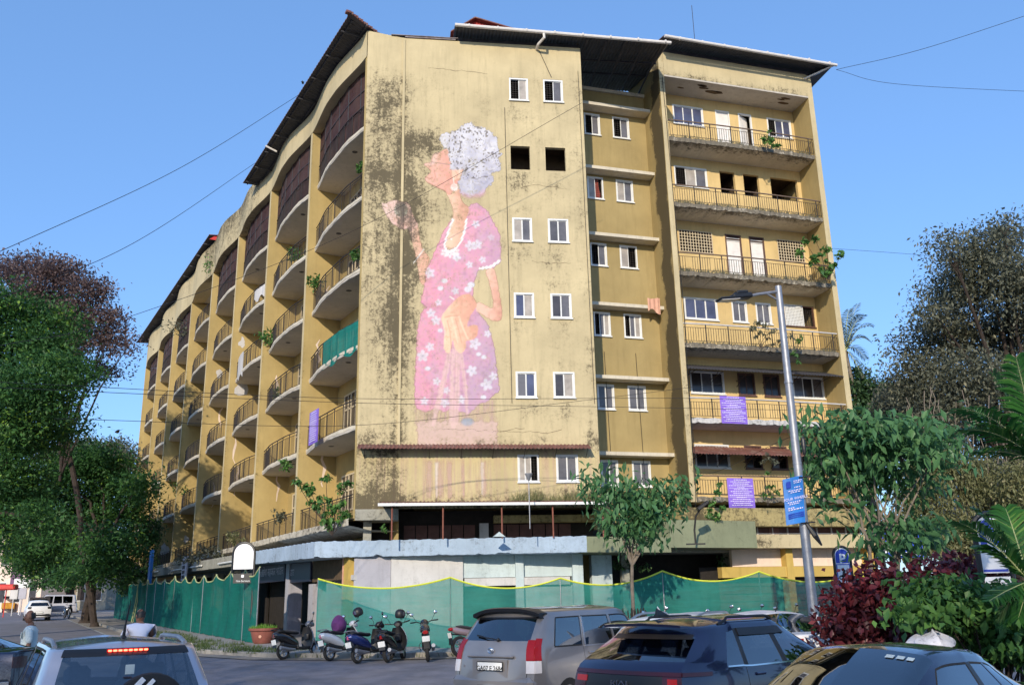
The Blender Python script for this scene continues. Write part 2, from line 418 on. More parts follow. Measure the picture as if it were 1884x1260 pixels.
# ------------------------------------------------------------------ ground
def sheet(name, xs, ys, dz, mat, kind='structure'):
    P = np.array([[(x, y, gz(y)+dz) for y in ys] for x in xs]); b = MB(); b.grid(P)
    return tag(b.build(name, mat, smooth=True), kind=kind)
sheet('ground', [-1500, -300, -80, 0, 80, 300, 1500], [-400, -60, 0, 13, 20, 27, 40, 60, 80, 108.1, 200, 500, 2000], -.01, M_['dirtg'])
sheet('road', [-140, -60, -30, 0, 30, 60, 140], [-50, -10, 0, 8, 13, 16, 20, 24, 27, 32, 40, 60, 80, 108.1, 200, 260], 0, M_['asphalt'])
KERB = [(-100, 184), (-60, 118), (-34, 73), (-19.5, 47), (-13.6, 36.6), (-10.4, 31.7), (-7.6, 29.3), (-4, 28.3), (0, 28.2), (6, 29), (12, 30.6), (20, 33.5), (40, 42)]
INNER = [(-95, 188), (-54, 122), (-28, 77), (-13.5, 51), (-7.5, 40), (-5, 35.5), (-4.4, 34.6), (-3, 34.4), (0, 35), (5, 37), (10, 38.5), (17, 42), (36, 50)]
b = MB(); b.grid(np.array([[(x, y, gz(y)+.12) for x, y in KERB], [(x, y, gz(y)+.13) for x, y in INNER]]))
tag(b.build('pavement', M_['pave']), kind='structure')
b = MB()
off = []
for i, (x, y) in enumerate(KERB):
    x0, y0 = KERB[max(i-1, 0)]; x1, y1 = KERB[min(i+1, len(KERB)-1)]; l = hypot(x1-x0, y1-y0); off.append(((y1-y0)/l, -(x1-x0)/l))
rows = []
for d_, h in ((.17, -.05), (.15, .115), (.13, .135), (-.02, .135), (-.03, .05)):
    rows.append([(x+ox*d_, y+oy*d_, gz(y)+h) for (x, y), (ox, oy) in zip(KERB, off)])
b.grid(np.array(rows)); tag(b.build('kerb', M_['kerb']), kind='structure')
b = MB()
b.grid(np.array([[(x+ox*d_, y+oy*d_, gz(y)+.006) for (x, y), (ox, oy) in zip(KERB, off)] for d_ in (.16, 1.0)]))
tag(b.build('verge', M_['dirtg']), kind='structure')
b = MB()
b.grid(np.array([[(x+ox*d_, y+oy*d_, gz(y)+.012) for (x, y), (ox, oy) in list(zip(KERB, off))[:6]] for d_ in (1.0, 1.12)]))
b.grid(np.array([[(-24.9+d_, 40+.001, gz(40)+.012), (-33+d_, 55, gz(55)+.012)] for d_ in (0, .14)]))
tag(b.build('road_marking', M_['line']), kind='structure')

def blades(name, pts, h, wd, mat, label, cat, seed=1, dens=1):
    R = np.random.RandomState(seed); V = []; F = []; n = 0
    for (x, y, z, k, sp) in pts:
        for i in range(int(k*dens)):
            a = R.uniform(0, 2*pi); r = sp*sqrt(R.uniform()); bx, by = x+r*cos(a), y+r*sin(a); hh = h*R.uniform(.4, 1); t = R.uniform(0, 2*pi); ln = R.uniform(.1, .6)*hh
            V += [(bx-wd*cos(t), by-wd*sin(t), z), (bx+wd*cos(t), by+wd*sin(t), z), (bx+ln*cos(t+1.2), by+ln*sin(t+1.2), z+hh)]; F.append((n, n+1, n+2)); n += 3
    me = fast_mesh(name, V, F, mat, R.uniform(size=len(F))); o = bpy.data.objects.new(name, me); link(o)
    return o
gp = []
for k in range(150):
    i = rng.uniform(3.2, 5.95); j = int(i); f = i-j
    x = KERB[j][0]*(1-f)+KERB[j+1][0]*f; y = KERB[j][1]*(1-f)+KERB[j+1][1]*f; d_ = rng.uniform(-1.6, .15)
    gp.append((x+off[j][0]*d_, y+off[j][1]*d_, gz(y)+.1, 28, .28))
for k in range(40):
    i = rng.uniform(6.2, 8.9); j = int(i); f = i-j
    x = KERB[j][0]*(1-f)+KERB[j+1][0]*f; y = KERB[j][1]*(1-f)+KERB[j+1][1]*f
    gp.append((x+rng.uniform(-.2, .2), y+rng.uniform(-.35, .35), gz(y)+.02, 9, .2))
o = blades('grass', gp, .2, .012, L_['grass'], '', '', 3); tag(o, kind='stuff', label='short grass along the kerb', cat='grass')

# ------------------------------------------------------------------ the apartment building
BLD = thing('apartment_building', 'big weathered yellow seven storey apartment block with painted mural and bowed balconies', 'apartment building', (-5.955, 33.664, gz(33.66)))
FLZ = [23.48-3.3*k for k in range(6)]           # window heads of the mural wall, top floor first
def lk(fr, x, y, z): return fr @ Vector((x, y, z))
def wall(name, fr, x0, x1, z0, z1, holes, mat, cell=.3, y=0., reveal=.16, mould=None, parent=BLD, zt=None):
    xs = {x0, x1}; zs = {z0, z1}
    for h in holes: xs |= {h[0], h[1]}; zs |= {h[2], h[3]}
    def fill(s):
        s = sorted(s); o = []
        for a, c in zip(s, s[1:]):
            k = max(1, int(math.ceil((c-a)/cell))); o += [a+(c-a)*i/k for i in range(k)]
        return o+[s[-1]]
    xs = fill(xs); zs = fill(zs); nx, nz = len(xs), len(zs)
    V = []; A = []
    for x in xs:
        for z in zs:
            z2 = z
            if zt and z1-z0 > 0: z2 = z0+(z-z0)*(zt(x)-z0)/(z1-z0)
            V.append(tuple(fr @ Vector((x, y, z2)))); A.append(mould(x, z) if mould else 0)
    F = []
    for i in range(nx-1):
        for j in range(nz-1):
            cx, cz = (xs[i]+xs[i+1])/2, (zs[j]+zs[j+1])/2
            if any(h[0] < cx < h[1] and h[2] < cz < h[3] for h in holes): continue
            F.append((i*nz+j, (i+1)*nz+j, (i+1)*nz+j+1, i*nz+j+1))
    for h in holes:                                # reveals
        q = [(h[0], h[2]), (h[1], h[2]), (h[1], h[3]), (h[0], h[3])]
        for k in range(4):
            (xa, za), (xb, zb) = q[k], q[(k+1) % 4]; n = len(V)
            for X, Z, Y in ((xa, za, y), (xb, zb, y), (xb, zb, y+reveal), (xa, za, y+reveal)):
                V.append(tuple(fr @ Vector((X, Y, Z)))); A.append(mould(X, Z) if mould else 0)
            F.append((n, n+1, n+2, n+3))
    inv = WM[parent.name].inverted(); V = [tuple(inv @ Vector(v)) for v in V]
    me = fast_mesh(name, V, F, mat); a = me.attributes.new('mould', 'FLOAT', 'POINT'); a.data.foreach_set('value', np.array(A, np.float32))
    o = bpy.data.objects.new(name, me); link(o, parent); WM[o.name] = WM[parent.name]; return o
def bxw(fr, x0, x1, y0, y1, z0, z1): b = MB(fr); b.box(x0, x1, y0, y1, z0, z1); return b
def part(name, mat, b, parent=BLD, smooth=False): return b.build(name, mat, parent, smooth, world=True)

ROOMK = 0
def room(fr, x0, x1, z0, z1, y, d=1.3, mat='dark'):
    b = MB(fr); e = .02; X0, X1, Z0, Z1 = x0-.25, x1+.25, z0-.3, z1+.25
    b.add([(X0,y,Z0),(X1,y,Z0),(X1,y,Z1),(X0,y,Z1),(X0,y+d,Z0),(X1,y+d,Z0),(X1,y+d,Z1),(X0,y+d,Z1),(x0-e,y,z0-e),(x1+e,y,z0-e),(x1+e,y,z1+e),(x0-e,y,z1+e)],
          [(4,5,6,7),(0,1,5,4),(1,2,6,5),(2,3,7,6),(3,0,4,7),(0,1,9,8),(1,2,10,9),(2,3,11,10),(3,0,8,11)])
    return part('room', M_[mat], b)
def grille(fr, x0, x1, z0, z1, y, parent, step=.11, r=.008, mat='irond'):
    b = MB(fr)
    n = max(2, int((x1-x0)/step)); m_ = max(2, int((z1-z0)/step))
    for i in range(n+1): x = x0+(x1-x0)*i/n; b.box(x-r, x+r, y-r, y+r, z0, z1)
    for j in range(m_+1): z = z0+(z1-z0)*j/m_; b.box(x0, x1, y-r*.8, y+r*.8, z-r, z+r)
    return part('grille', M_[mat], b, parent)
def window(fr, x0, x1, z0, z1, y=0, n=2, panes='pane', fmat='white', open_=(), proud=.025, fw=.065, curtain=None, room_y=None):
    b = MB(fr); ya, yb = y-proud, y+.07
    b.box(x0, x1, ya, yb, z0, z0+fw*1.1); b.box(x0, x1, ya, yb, z1-fw, z1); b.box(x0, x0+fw, ya, yb, z0+fw*1.1, z1-fw); b.box(x1-fw, x1, ya, yb, z0+fw*1.1, z1-fw)
    b.box(x0-.03, x1+.03, y-proud-.05, y-proud, z0-.03, z0+.02)
    wI = (x1-x0-2*fw)/n
    f = part('window', M_[fmat], b)
    for k in range(n):
        a = x0+fw+wI*k; c = a+wI
        if k in open_: continue
        yy = y+.02+.02*(k % 2)
        s = MB(fr); t = .028
        s.box(a, a+t, yy-.012, yy+.02, z0+fw*1.1, z1-fw); s.box(c-t, c, yy-.012, yy+.02, z0+fw*1.1, z1-fw)
        s.box(a+t, c-t, yy-.012, yy+.02, z0+fw*1.1, z0+fw*1.1+t); s.box(a+t, c-t, yy-.012, yy+.02, z1-fw-t, z1-fw)
        part('sash', M_[fmat], s, f)
        g = MB(fr); g.box(a+t-.004, c-t+.004, yy, yy+.006, z0+fw*1.1+t-.004, z1-fw-t+.004)
        part('pane', M_[panes[k % len(panes)] if isinstance(panes, (list, tuple)) else panes], g, f)
    if open_:
        room(fr, x0, x1, z0, z1, y+.165)
        for k in open_:
            a = x0+fw+wI*k; grille(fr, a, a+wI, z0+fw, z1-fw, y+.09, f, .1, .006)
    if curtain is not None:
        a = x0+fw+wI*curtain; P = [[tuple((a+wI*.9*u*(1 if v < .5 else .75), y+.13+.02*sin(u*20), z0+fw+(z1-z0-2*fw)*v)) for u in np.linspace(0, 1, 12)] for v in np.linspace(0, 1, 4)]
        g = MB(fr); g.grid(np.array(P)); part('curtain', M_['curtain'], g, f)
    return f

# --- wall with the mural
def _bump(x, c, w_): return math.exp(-((x-c)/w_)**2)
def mouldA(x, z):
    v = .11+.10*sin(x*2.1+z*.9)*sin(z*1.3-x)
    if x < 2.0: v += .22*(1 if 10.5 < z < 23.2 else .55) - .30*max(0, (z-22.6)/2.4)
    v += .30*_bump(x, 1.52, .22)*(z < 23.6)+.16*_bump(x, 2.6, 1.0)*(8 < z < 21)
    v += .42*_bump(x, .75, .8)*_bump(z, 22.2, 1.0)+.36*_bump(x, .8, .9)*_bump(z, 18.9, 1.9)+.36*_bump(x, 2.6, .8)*_bump(z, 20.2, .6)
    v += .38*_bump(x, .9, .7)*_bump(z, 13, 3.5)
    v += .35*_bump(x, 2.1, .6)*_bump(z, 15.5, 4)
    for k in range(6): v += .30*max(_bump(x, 6.5, .45), _bump(x, 8.05, .45))*_bump(z, FLZ[k]-1.6, .5)+.10*_bump(x, 7.1, 1.5)*_bump(z, FLZ[k]-1.55, .42)+.16*_bump(x, 7.0, 2.2)*_bump(z, FLZ[k]+.25, .35)
    v += .18*_bump(x, 4, 3)*_bump(z, 17.5, 3)
    v += .22*_bump(x, 9.2, .35)
    v += .45*_bump(z, 5.1, .55)+.3*_bump(z, 7.5, .3)
    if z < 7.2: v += .04
    if z < 7.2 and x < 1.6: v += .3
    if z > 23.6: v -= .25
    return v
MA = []
for k in range(6):
    MA += [(6.12, 6.95, FLZ[k]-1.07-(.03 if k < 2 else 0), FLZ[k]), (7.62, 8.49, FLZ[k]-1.07-(.03 if k < 2 else 0), FLZ[k])]
wall('stained_wall', FA, 0, 9.35, 4.95, 7.14, [h for h in MA if h[3] < 7.14], M_['stained'], .28, mould=mouldA)
wall('mural_wall', FA, 0, 9.35, 7.14, 25.15, [h for h in MA if h[3] > 7.14], M_['yellow'], .28, mould=mouldA, zt=lambda x: 25.45-.17*x if x < 1.6 else 25.18)
part('wall_edge', M_['yellow'], bxw(FA, 9.35, 9.352, .001, 3.2, 4.2, 25.1))
part('pilaster', M_['yellow'], bxw(FA, 1.52, 1.62, -.045, -.002, 7.35, 25.1))
for k in range(6):
    for j, (xa, xb) in enumerate(((6.12, 6.95), (7.62, 8.49))):
        z1 = FLZ[k]; z0 = z1-1.07-(.03 if k < 2 else 0)
        if k == 1: room(FA, xa, xb, z0, z1, .165, 1.0, 'brownroom'); continue
        op = (0,) if k == 0 else ()
        if k == 5 and j == 0: window(FA, xa, xb, z0, z1, 0, 3, ['panec', 'panec', 'pane'], open_=(2,))
        else: window(FA, xa, xb, z0, z1, 0, 2, [['paneb', 'panec'], ['pane', 'pane'], ['pane', 'paneb'], ['paned', 'pane'], ['panec', 'pane'], ['paned', 'panec']][(k*2+j*3) % 6], open_=op)
# hairline cracks in the plaster
def crack(fr, x, z, dx, n, seed, y=-.004, w0=.011, slope=.12):
    R = random.Random(seed); pts = [(x, z)]
    for i in range(n): pts.append((pts[-1][0]+dx*R.uniform(.5, 1.4), pts[-1][1]+R.uniform(-slope, slope)))
    b = MB(fr)
    for i, ((xa, za), (xb, zb)) in enumerate(zip(pts, pts[1:])):
        w_ = w0*R.uniform(.3, 1); b.add([(xa, y, za-w_), (xb, y, zb-w_), (xb, y, zb+w_*.6), (xa, y, za+w_*.6)], [(0, 1, 2, 3)])
    part('crack', M_['brownroom'], b)
for c in ((2.6, 23.75, .17, 17, 1), (3.0, 7.95, .14, 24, 2), (5.2, 7.9, .15, 18, 3), (6.9, 15.0, .12, 14, 4), (6.6, 18.3, .13, 15, 5), (1.7, 16.5, .12, 12, 6), (.2, 20.8, .1, 11, 7), (7.9, 12.2, .05, 22, 8)): crack(FA, *c, slope=.05 if c[4] != 8 else .16)
# lower strip of the wall: sloped corner corbel
b = MB(FA); b.prism([(0, 0), (1.6, 0), (1.6, 1.4), (.5, 1.4)], 4.55, 4.95); part('corbel', M_['concrete'], b)
# --- recessed bay
RY0 = 1.75
def mouldR(x, z):
    v = -.16
    for k in range(6): v += .3*_bump(z, FLZ[k]+.55, .22)
    return v
rx0, rx1 = -4.45, -.25
MRh = []
for k in range(6):
    zt_ = 23.72-3.3*k; MRh += [(-3.42, -2.62, zt_-1.12, zt_), (-1.98, -1.12, zt_-1.12, zt_)]
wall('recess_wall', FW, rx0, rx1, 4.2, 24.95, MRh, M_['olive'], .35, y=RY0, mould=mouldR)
for k in range(6):
    zt_ = 23.72-3.3*k
    for j, (xa, xb) in enumerate(((-3.42, -2.62), (-1.98, -1.12))):
        op = (0,) if k in (0, 2) and j == 0 or (k == 3 and j == 0) or (k == 0 and j == 1) else ((1,) if k == 2 else ((0,) if (k == 3) else ()))
        if k == 1: op = (1,) if j == 0 else ()
        window(FW, xa, xb, zt_-1.12, zt_, RY0, 2 if k != 3 else 3, ['panec', 'pane'] if k < 4 else ['pane', 'pane'], open_=op, curtain=1 if (k == 1 and j == 0) else None)
    b = MB(FW); b.box(rx0, -.10-.0*k, RY0-.62, RY0+.0-.003, zt_+.12, zt_+.27); part('window_canopy', M_['slab'], b)
part('ledge', M_['slab'], bxw(FW, rx0, rx1, RY0-.1, RY0+.3, 24.95, 25.12))
def mouldS(y, z):
    v = -.1
    for c, w_, zc, h in ((.5, .55, 22, 5), (.42, .42, 15, 6), (.55, .6, 8.5, 5)): v += 1.7*_bump(y, c+.12*sin(z*1.7)+.08*sin(z*4.1), w_*1.1)*_bump(z, zc, h)
    return v
FS = FW @ T(-.25, 0, 0) @ RZ(-pi/2)                # side wall: X runs outwards from the recess
wall('side_wall', FS, -3.4, -.0, 4.2, 26.38, [], M_['olive'], .18, mould=lambda x, z: mouldS(-x, z))  # darker colour than the front stands in for grazing light on this side
# --- right wing
WF0 = [21.82-3.3*k for k in range(6)]               # slab bottoms
def mouldF(x, z): return .05+.25*_bump(z, 25.3, .5)
BY = 1.35
rows_w = []
SP = {0: [('w', 1.05, 2.69, 3, 'white', ['paneb'], ()), ('d', 3.37, 4.14, 0), ('d', 4.64, 5.38, 1), ('w', 6.25, 7.62, 3, 'white', ['paneb'], (0,))],
      1: [('w', .88, 2.61, 3, 'white', ['panec', 'panec', 'pane'], (0,)), ('o', 3.31, 4.12), ('o', 4.59, 5.44), ('o', 6.09, 7.6)],
      2: [('g', .88, 2.57), ('d', 3.28, 4.13, 0), ('d', 4.56, 5.36, 0), ('g', 6.09, 7.5)],
      3: [('w', .86, 2.55, 3, 'white', ['paneb'], ()), ('w', 3.29, 4.08, 2, 'white', ['pane'], ()), ('w', 4.54, 5.35, 2, 'white', ['pane'], ()), ('h', 6.08, 7.66)],
      4: [('w', .87, 2.56, 3, 'white', ['paned', 'pane'], ()), ('w', 3.26, 4.12, 2, 'brownfr', ['paned'], ()), ('w', 4.56, 5.40, 2, 'brownfr', ['paned'], ()), ('w', 6.07, 7.72, 3, 'white', ['pane', 'paned'], ())],
      5: [('w', .82, 2.50, 3, 'white', ['paned', 'pane'], ()), ('w', 3.26, 4.12, 2, 'brownfr', ['paned'], (1,)), ('w', 4.56, 5.40, 2, 'brownfr', ['pane', 'paned'], (1,)), ('w', 6.07, 7.72, 3, 'white', ['pane', 'paned'], ())]}
holes = []
for k in range(6):
    h = 24.6-3.3*k if k < 4 else (11.25 if k == 4 else 7.95)
    for e in SP[k]:
        z0 = h-1.05 if e[0] in 'wgh' else (WF0[k]+.22 if e[0] == 'd' else h-1.15)
        if e[0] == 'd': holes.append((e[1], e[2], WF0[k]+.22, h+.02))
        else: holes.append((e[1], e[2], z0, h))
wall('balcony_back_wall', FW, 0, 7.8, 5.3, 25.3, holes, M_['yellow_w'], .4, y=BY, mould=lambda x, z: -.1+.22*max(_bump(z, WF0[k]+.35, .4) for k in range(6)))
hi = 0
for k in range(6):
    for e in SP[k]:
        x0, x1, z0, z1 = holes[hi]; hi += 1
        if e[0] == 'w': window(FW, x0, x1, z0, z1, BY, e[3], e[5], e[4], e[6])
        elif e[0] == 'd':
            b = MB(FW); b.box(x0, x0+.06, BY-.02, BY+.09, z0, z1); b.box(x1-.06, x1, BY-.02, BY+.09, z0, z1); b.box(x0+.06, x1-.06, BY-.02, BY+.09, z1-.06, z1)
            d = part('door', M_['brownfr' if not e[3] and k == 2 else 'white'], b)
            lf = MB(FW)
            if e[3]: lf.T = FW @ T(x0+.08, BY+.12, 0) @ RZ(radians(24)) @ T(-x0-.08, -BY-.12, 0); room(FW, x0, x1, z0, z1, BY+.165, 1.3, 'brownroom')
            lf.box(x0+.065, x1-.065, BY+.05, BY+.085, z0+.01, z1-(.065 if k != 2 else .32))
            for zz in (.25, 1.0, 1.75): lf.box(x0+.14, x1-.14, BY+.043, BY+.05, z0+zz, z0+zz+.5)
            part('door_leaf', M_['wdoor'], lf, d)
            if k == 2:
                for q in range(4):
                    s = MB(FW); s.box(x0+.065, x1-.065, BY+.03, BY+.08, z1-.30+q*.06, z1-.27+q*.06); part('louvre', M_['brownfr' if q % 2 else 'white'], s, d)
        elif e[0] == 'o': room(FW, x0, x1, z0, z1, BY+.165, 1.6, 'brownroom')
        elif e[0] == 'g':
            b = MB(FW); b.box(x0, x1, BY, BY+.1, z0, z0+.04); b.box(x0, x1, BY, BY+.1, z1-.04, z1); b.box(x0, x0+.04, BY, BY+.1, z0+.04, z1-.04); b.box(x1-.04, x1, BY, BY+.1, z0+.04, z1-.04)
            f = part('window', M_['brownfr'], b); grille(FW, x0, x1, z0, z1, BY-.02, f, .135, .014, 'cream'); room(FW, x0, x1, z0, z1, BY+.165)
        elif e[0] == 'h':
            f = window(FW, x0, x1, z0, z1, BY, 2, ['panec', 'pane'], 'brownfr', (1,)); grille(FW, x0, x0+.95, z0, z1, BY-.04, f, .075, .016, 'white')
# slabs, railings, end fins, top band
def slabshape(bow, x0, x1, y1, n=16): return [(x1, y1), (x0, y1)]+[(x0+(x1-x0)*i/n, -bow*4*(i/n)*(1-i/n)) for i in range(n+1)]
def jag(x, s=0): return .035*sin(x*7.3+s)+.03*sin(x*17.1+s*2)+.02*sin(x*41+s)
for k in range(6):
    z = WF0[k]
    b = MB(FW); n = 60; P = []
    for i in range(n+1):
        x = 7.8*i/n; y = -.12*4*(i/n)*(1-i/n)+.02*sin(x*23+k)
        zt_ = z+.2+.02*sin(x*9+k); zb = z-.02+max(0, jag(x, k))*.9
        P.append([(x, BY, zt_), (x, y+.02, zt_), (x, y, zt_-.03), (x, y+.01, zb), (x, y+.05, zb-.01), (x, BY, z-.04)])
    b.grid(np.array(P)); o = part('balcony_slab', M_['slab'] if k != 4 else M_['wallwhite'], b); a = o.data.attributes.new('mould', 'FLOAT', 'POINT'); a.data.foreach_set('value', np.tile(np.array([0, .8, .75, .62, .5, -.3], np.float32)*(1 if k != 4 else .3), n+1))
    b = MB(FW); xs = np.linspace(.02, 7.78, 66); ry = lambda x: -.12*4*(x/7.8)*(1-x/7.8)+.03
    top = z+.2+.86
    for i, x in enumerate(xs):
        if i % 9 == 0: b.box(x-.018, x+.018, ry(x)-.018, ry(x)+.018, z+.18, top+.02)
        elif rng.random() > .04: b.box(x-.0075, x+.0075, ry(x)-.0075, ry(x)+.0075, z+.3, top-.16)
    for zz, r in ((top-.16, .012), (z+.3, .012)): b.tube([(x, ry(x), zz) for x in np.linspace(.0, 7.8, 14)], r, 4)
    r_ = part('railing', M_['irond'], b)
    b = MB(FW); b.tube([(x, ry(x), top+.01) for x in np.linspace(0, 7.8, 14)], .032, 6); part('handrail', M_['rail'] if k not in (3, 4) else M_['wallwhite'], b, r_)
fin = lambda z: .0
wall('wing_fin', FW, -.25, 0, 5.3, 26.4, [], M_['yellow'], .1, y=-.06, mould=lambda x, z: .14+.3*_bump(z, 24.5, 1)+.25*_bump(z, 8, 3))
b = MB(FW); b.box(-.243, -.002, -.056, BY, 5.31, 26.39); part('wing_fin', M_['olive'], b)  # fin sides darker than the front, grazing light put into the colour
wall('wing_fin', FW, 7.8, 8.08, 4.2, 26.4, [], M_['yellow'], .1, y=-.06, mould=lambda x, z: .12)
b = MB(FW); b.box(7.802, 8.078, -.056, 12, 4.2, 26.39); part('wing_fin', M_['olive'], b)  # same darker side colour, for the light grazing its inner face
wall('top_band', FW, .0, 7.8, 25.2, 26.42, [], M_['yellow'], .2, y=-.075, mould=lambda x, z: .0+.5*_bump(z, 25.25, .28))
part('soffit', M_['soffit'], bxw(FW, .0, 7.8, -.07, BY+.2, 25.2-.08, 25.26))
for i in range(9):
    b = MB(FW); cx, r = rng.uniform(1.0, 7), rng.uniform(.1, .28); cy = rng.uniform(.1, .7)
    b.prism([(cx+r*1.7*cos(a)*rng.uniform(.8, 1.1), cy+r*.5*sin(a)*rng.uniform(.7, 1.1)) for a in np.linspace(0, 2*pi, 11)[:-1]], 25.105, 25.118)
    part('spalled_patch', M_['brownroom'], b)
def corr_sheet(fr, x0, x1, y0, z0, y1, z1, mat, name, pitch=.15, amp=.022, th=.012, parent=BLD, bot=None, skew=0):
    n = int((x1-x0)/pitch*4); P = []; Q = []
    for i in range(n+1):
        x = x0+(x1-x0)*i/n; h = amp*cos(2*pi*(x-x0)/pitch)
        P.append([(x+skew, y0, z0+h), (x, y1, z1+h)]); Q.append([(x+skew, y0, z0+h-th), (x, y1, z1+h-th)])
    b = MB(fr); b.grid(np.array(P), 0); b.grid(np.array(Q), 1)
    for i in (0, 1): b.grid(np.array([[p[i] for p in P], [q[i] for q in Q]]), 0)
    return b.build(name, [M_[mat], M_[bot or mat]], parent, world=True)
# window awnings of the wing (floors 2 and 1)
for z in (10.95, 7.3):
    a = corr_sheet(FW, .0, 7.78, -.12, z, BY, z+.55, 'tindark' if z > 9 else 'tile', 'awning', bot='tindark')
    for x in np.linspace(.5, 7.2, 6):
        b = MB(FW); b.tube([(x, BY, z-.1), (x, .1, z-.02)], .015, 4); b.tube([(x, BY, z-.35), (x, .5, z+.1)], .012, 4); part('bracket', M_['iron'], b, a)
# stained beam under the wing, lower band, gap
wall('beam', FW, -.8, 8.08, 4.32, 5.06, [], M_['beam'], .2, y=-.2, mould=lambda x, z: .05+.3*_bump(x, -.2, .7)+.15*_bump(z, 4.4, .15))
part('beam', M_['beam'], bxw(FW, -.8, 8.08, -.198, BY, 4.32, 5.06))
b = MB(FW); b.box(1.5, 8.0, .45, .5, 3.9, 4.34); part('shutter_panel', M_['brownpanel'], b)
for i in range(9):
    b = MB(FW); x = 2.25+i*.72; b.box(x-.02, x+.02, .38, .45, 3.93, 4.32); part('mullion', M_['wallwhite'], b)
b = MB(FW); b.box(1.9, 8.0, .40, .44, 4.05, 4.08); part('mullion', M_['wallwhite'], b)
for x0, x1 in ((3.55, 4.0), (5.2, 5.6)): b = MB(FW); b.box(x0, x1, .41, .44, 3.95, 4.3); part('shutter_panel', M_['tile'], b)
wall('lower_band', FW, 1.95, 8.18, 3.42, 3.96, [], M_['yellow'], .15, y=-.55, mould=lambda x, z: .05+.6*_bump(x, 2.6, 1.0)*_bump(z, 3.6, .3)+.3*_bump(z, 3.92, .06))
part('lower_band', M_['concrete'], bxw(FW, 1.95, 8.18, -.548, .7, 3.42, 3.95))
# ground floor of the wing
g0 = .05
part('shop_wall', M_['pinkw'], bxw(FW, 1.6, 8.0, .3, .5, 2.72, 3.42))
part('shop_beam', M_['ochre'], bxw(FW, .9, 8.1, -.05, .3, 2.28, 2.70))
for x in (4.05, 8.0): part('column', M_['ochre'], bxw(FW, x-.16, x+.16, -.1, .35, g0, 3.42))
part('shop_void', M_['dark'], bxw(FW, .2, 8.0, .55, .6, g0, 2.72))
for x0, x1 in ((1.0, 3.6), (4.4, 7.6)):
    for q in range(7):
        b = MB(FW); b.box(x0, x1, .44, .5, g0+.1+q*.3, g0+.37+q*.3); part('shutter_slat', M_['brownpanel'], b)
# --- dark entrance between mural wall and wing with the green-grey canopy
pA = FA @ Vector((8.45, -1.2, 0)); pB = FW @ Vector((2.05, -1.0, 0)); pm = pA.lerp(pB, .47)
def vbox(p, q, th, z0, z1):
    d = (q-p).normalized(); n = Vector((-d.y, d.x, 0)); b = MB(); e = [p, q, q+n*th, p+n*th]
    return b.prism([(v.x, v.y) for v in e], z0, z1)
part('canopy', M_['green'], vbox(pA, pm, 2.6, 3.22, 3.78)); part('canopy', M_['green'], vbox(pm, pB, 2.4, 3.40, 4.45))
for p, q, z0, z1, mt in ((pA+Vector((.3, 2.0, 0)), pA+Vector((1.1, 2.2, 0)), 0, 3.2, 'wallblue'), (pA+Vector((1.5, 2.4, 0)), pA+Vector((1.8, 2.45, 0)), 0, 3.3, 'concrete'), (pB+Vector((-.9, 1.6, 0)), pB+Vector((-.45, 1.75, 0)), 0, 3.4, 'concrete')):
    part('column', M_[mt], vbox(p, q, .3, z0, z1))
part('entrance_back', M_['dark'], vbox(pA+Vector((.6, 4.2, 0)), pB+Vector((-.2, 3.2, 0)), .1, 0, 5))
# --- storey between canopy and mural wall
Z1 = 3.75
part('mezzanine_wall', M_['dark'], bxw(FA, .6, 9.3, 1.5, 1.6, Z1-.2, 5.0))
for x0, x1 in ((1.8, 4.6), (5.3, 8.4)):
    for q in range(6):
        w_ = (x1-x0)/6; b = MB(FA); b.box(x0+w_*q+.02, x0+w_*(q+1)-.02, 1.42, 1.49, Z1, 4.45); part('shutter_panel', M_['brownpanel'], b)
part('mezzanine_beam', M_['beam'], bxw(FA, 5.3, 9.3, 1.1, 1.45, 4.5, 4.78))
part('mezzanine_column', M_['wallwhite'], bxw(FA, 4.75, 5.1, 1.3, 1.6, Z1, 4.5))
part('mezzanine_side', M_['concrete'], bxw(FA, .3, .6, .5, 1.6, Z1, 4.6))
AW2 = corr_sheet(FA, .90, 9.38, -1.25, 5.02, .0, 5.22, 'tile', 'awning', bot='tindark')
b = MB(FA); b.box(.86, 9.42, -1.33, -1.24, 4.93, 5.03); part('gutter', M_['white'], b, AW2)
for px_ in (721, 815, 925, 1022, 1118):
    q = FA.inverted() @ Vector(at(px_, 960, 33.0)); b = MB(FA); b.tube([(q.x, -1.12, 3.75), (q.x, -1.12, 4.98)], .03, 6); part('post', M_['rust'], b, AW2)
AW1 = corr_sheet(FA, .05, 8.95, -.62, 7.13, 0, 7.38, 'tile', 'awning', bot='tindark')
for x in np.linspace(.3, 8.8, 8):
    b = MB(FA); b.tube([(x, -.01, 6.85), (x, -.5, 7.12)], .014, 4); part('bracket', M_['iron'], b, AW1)
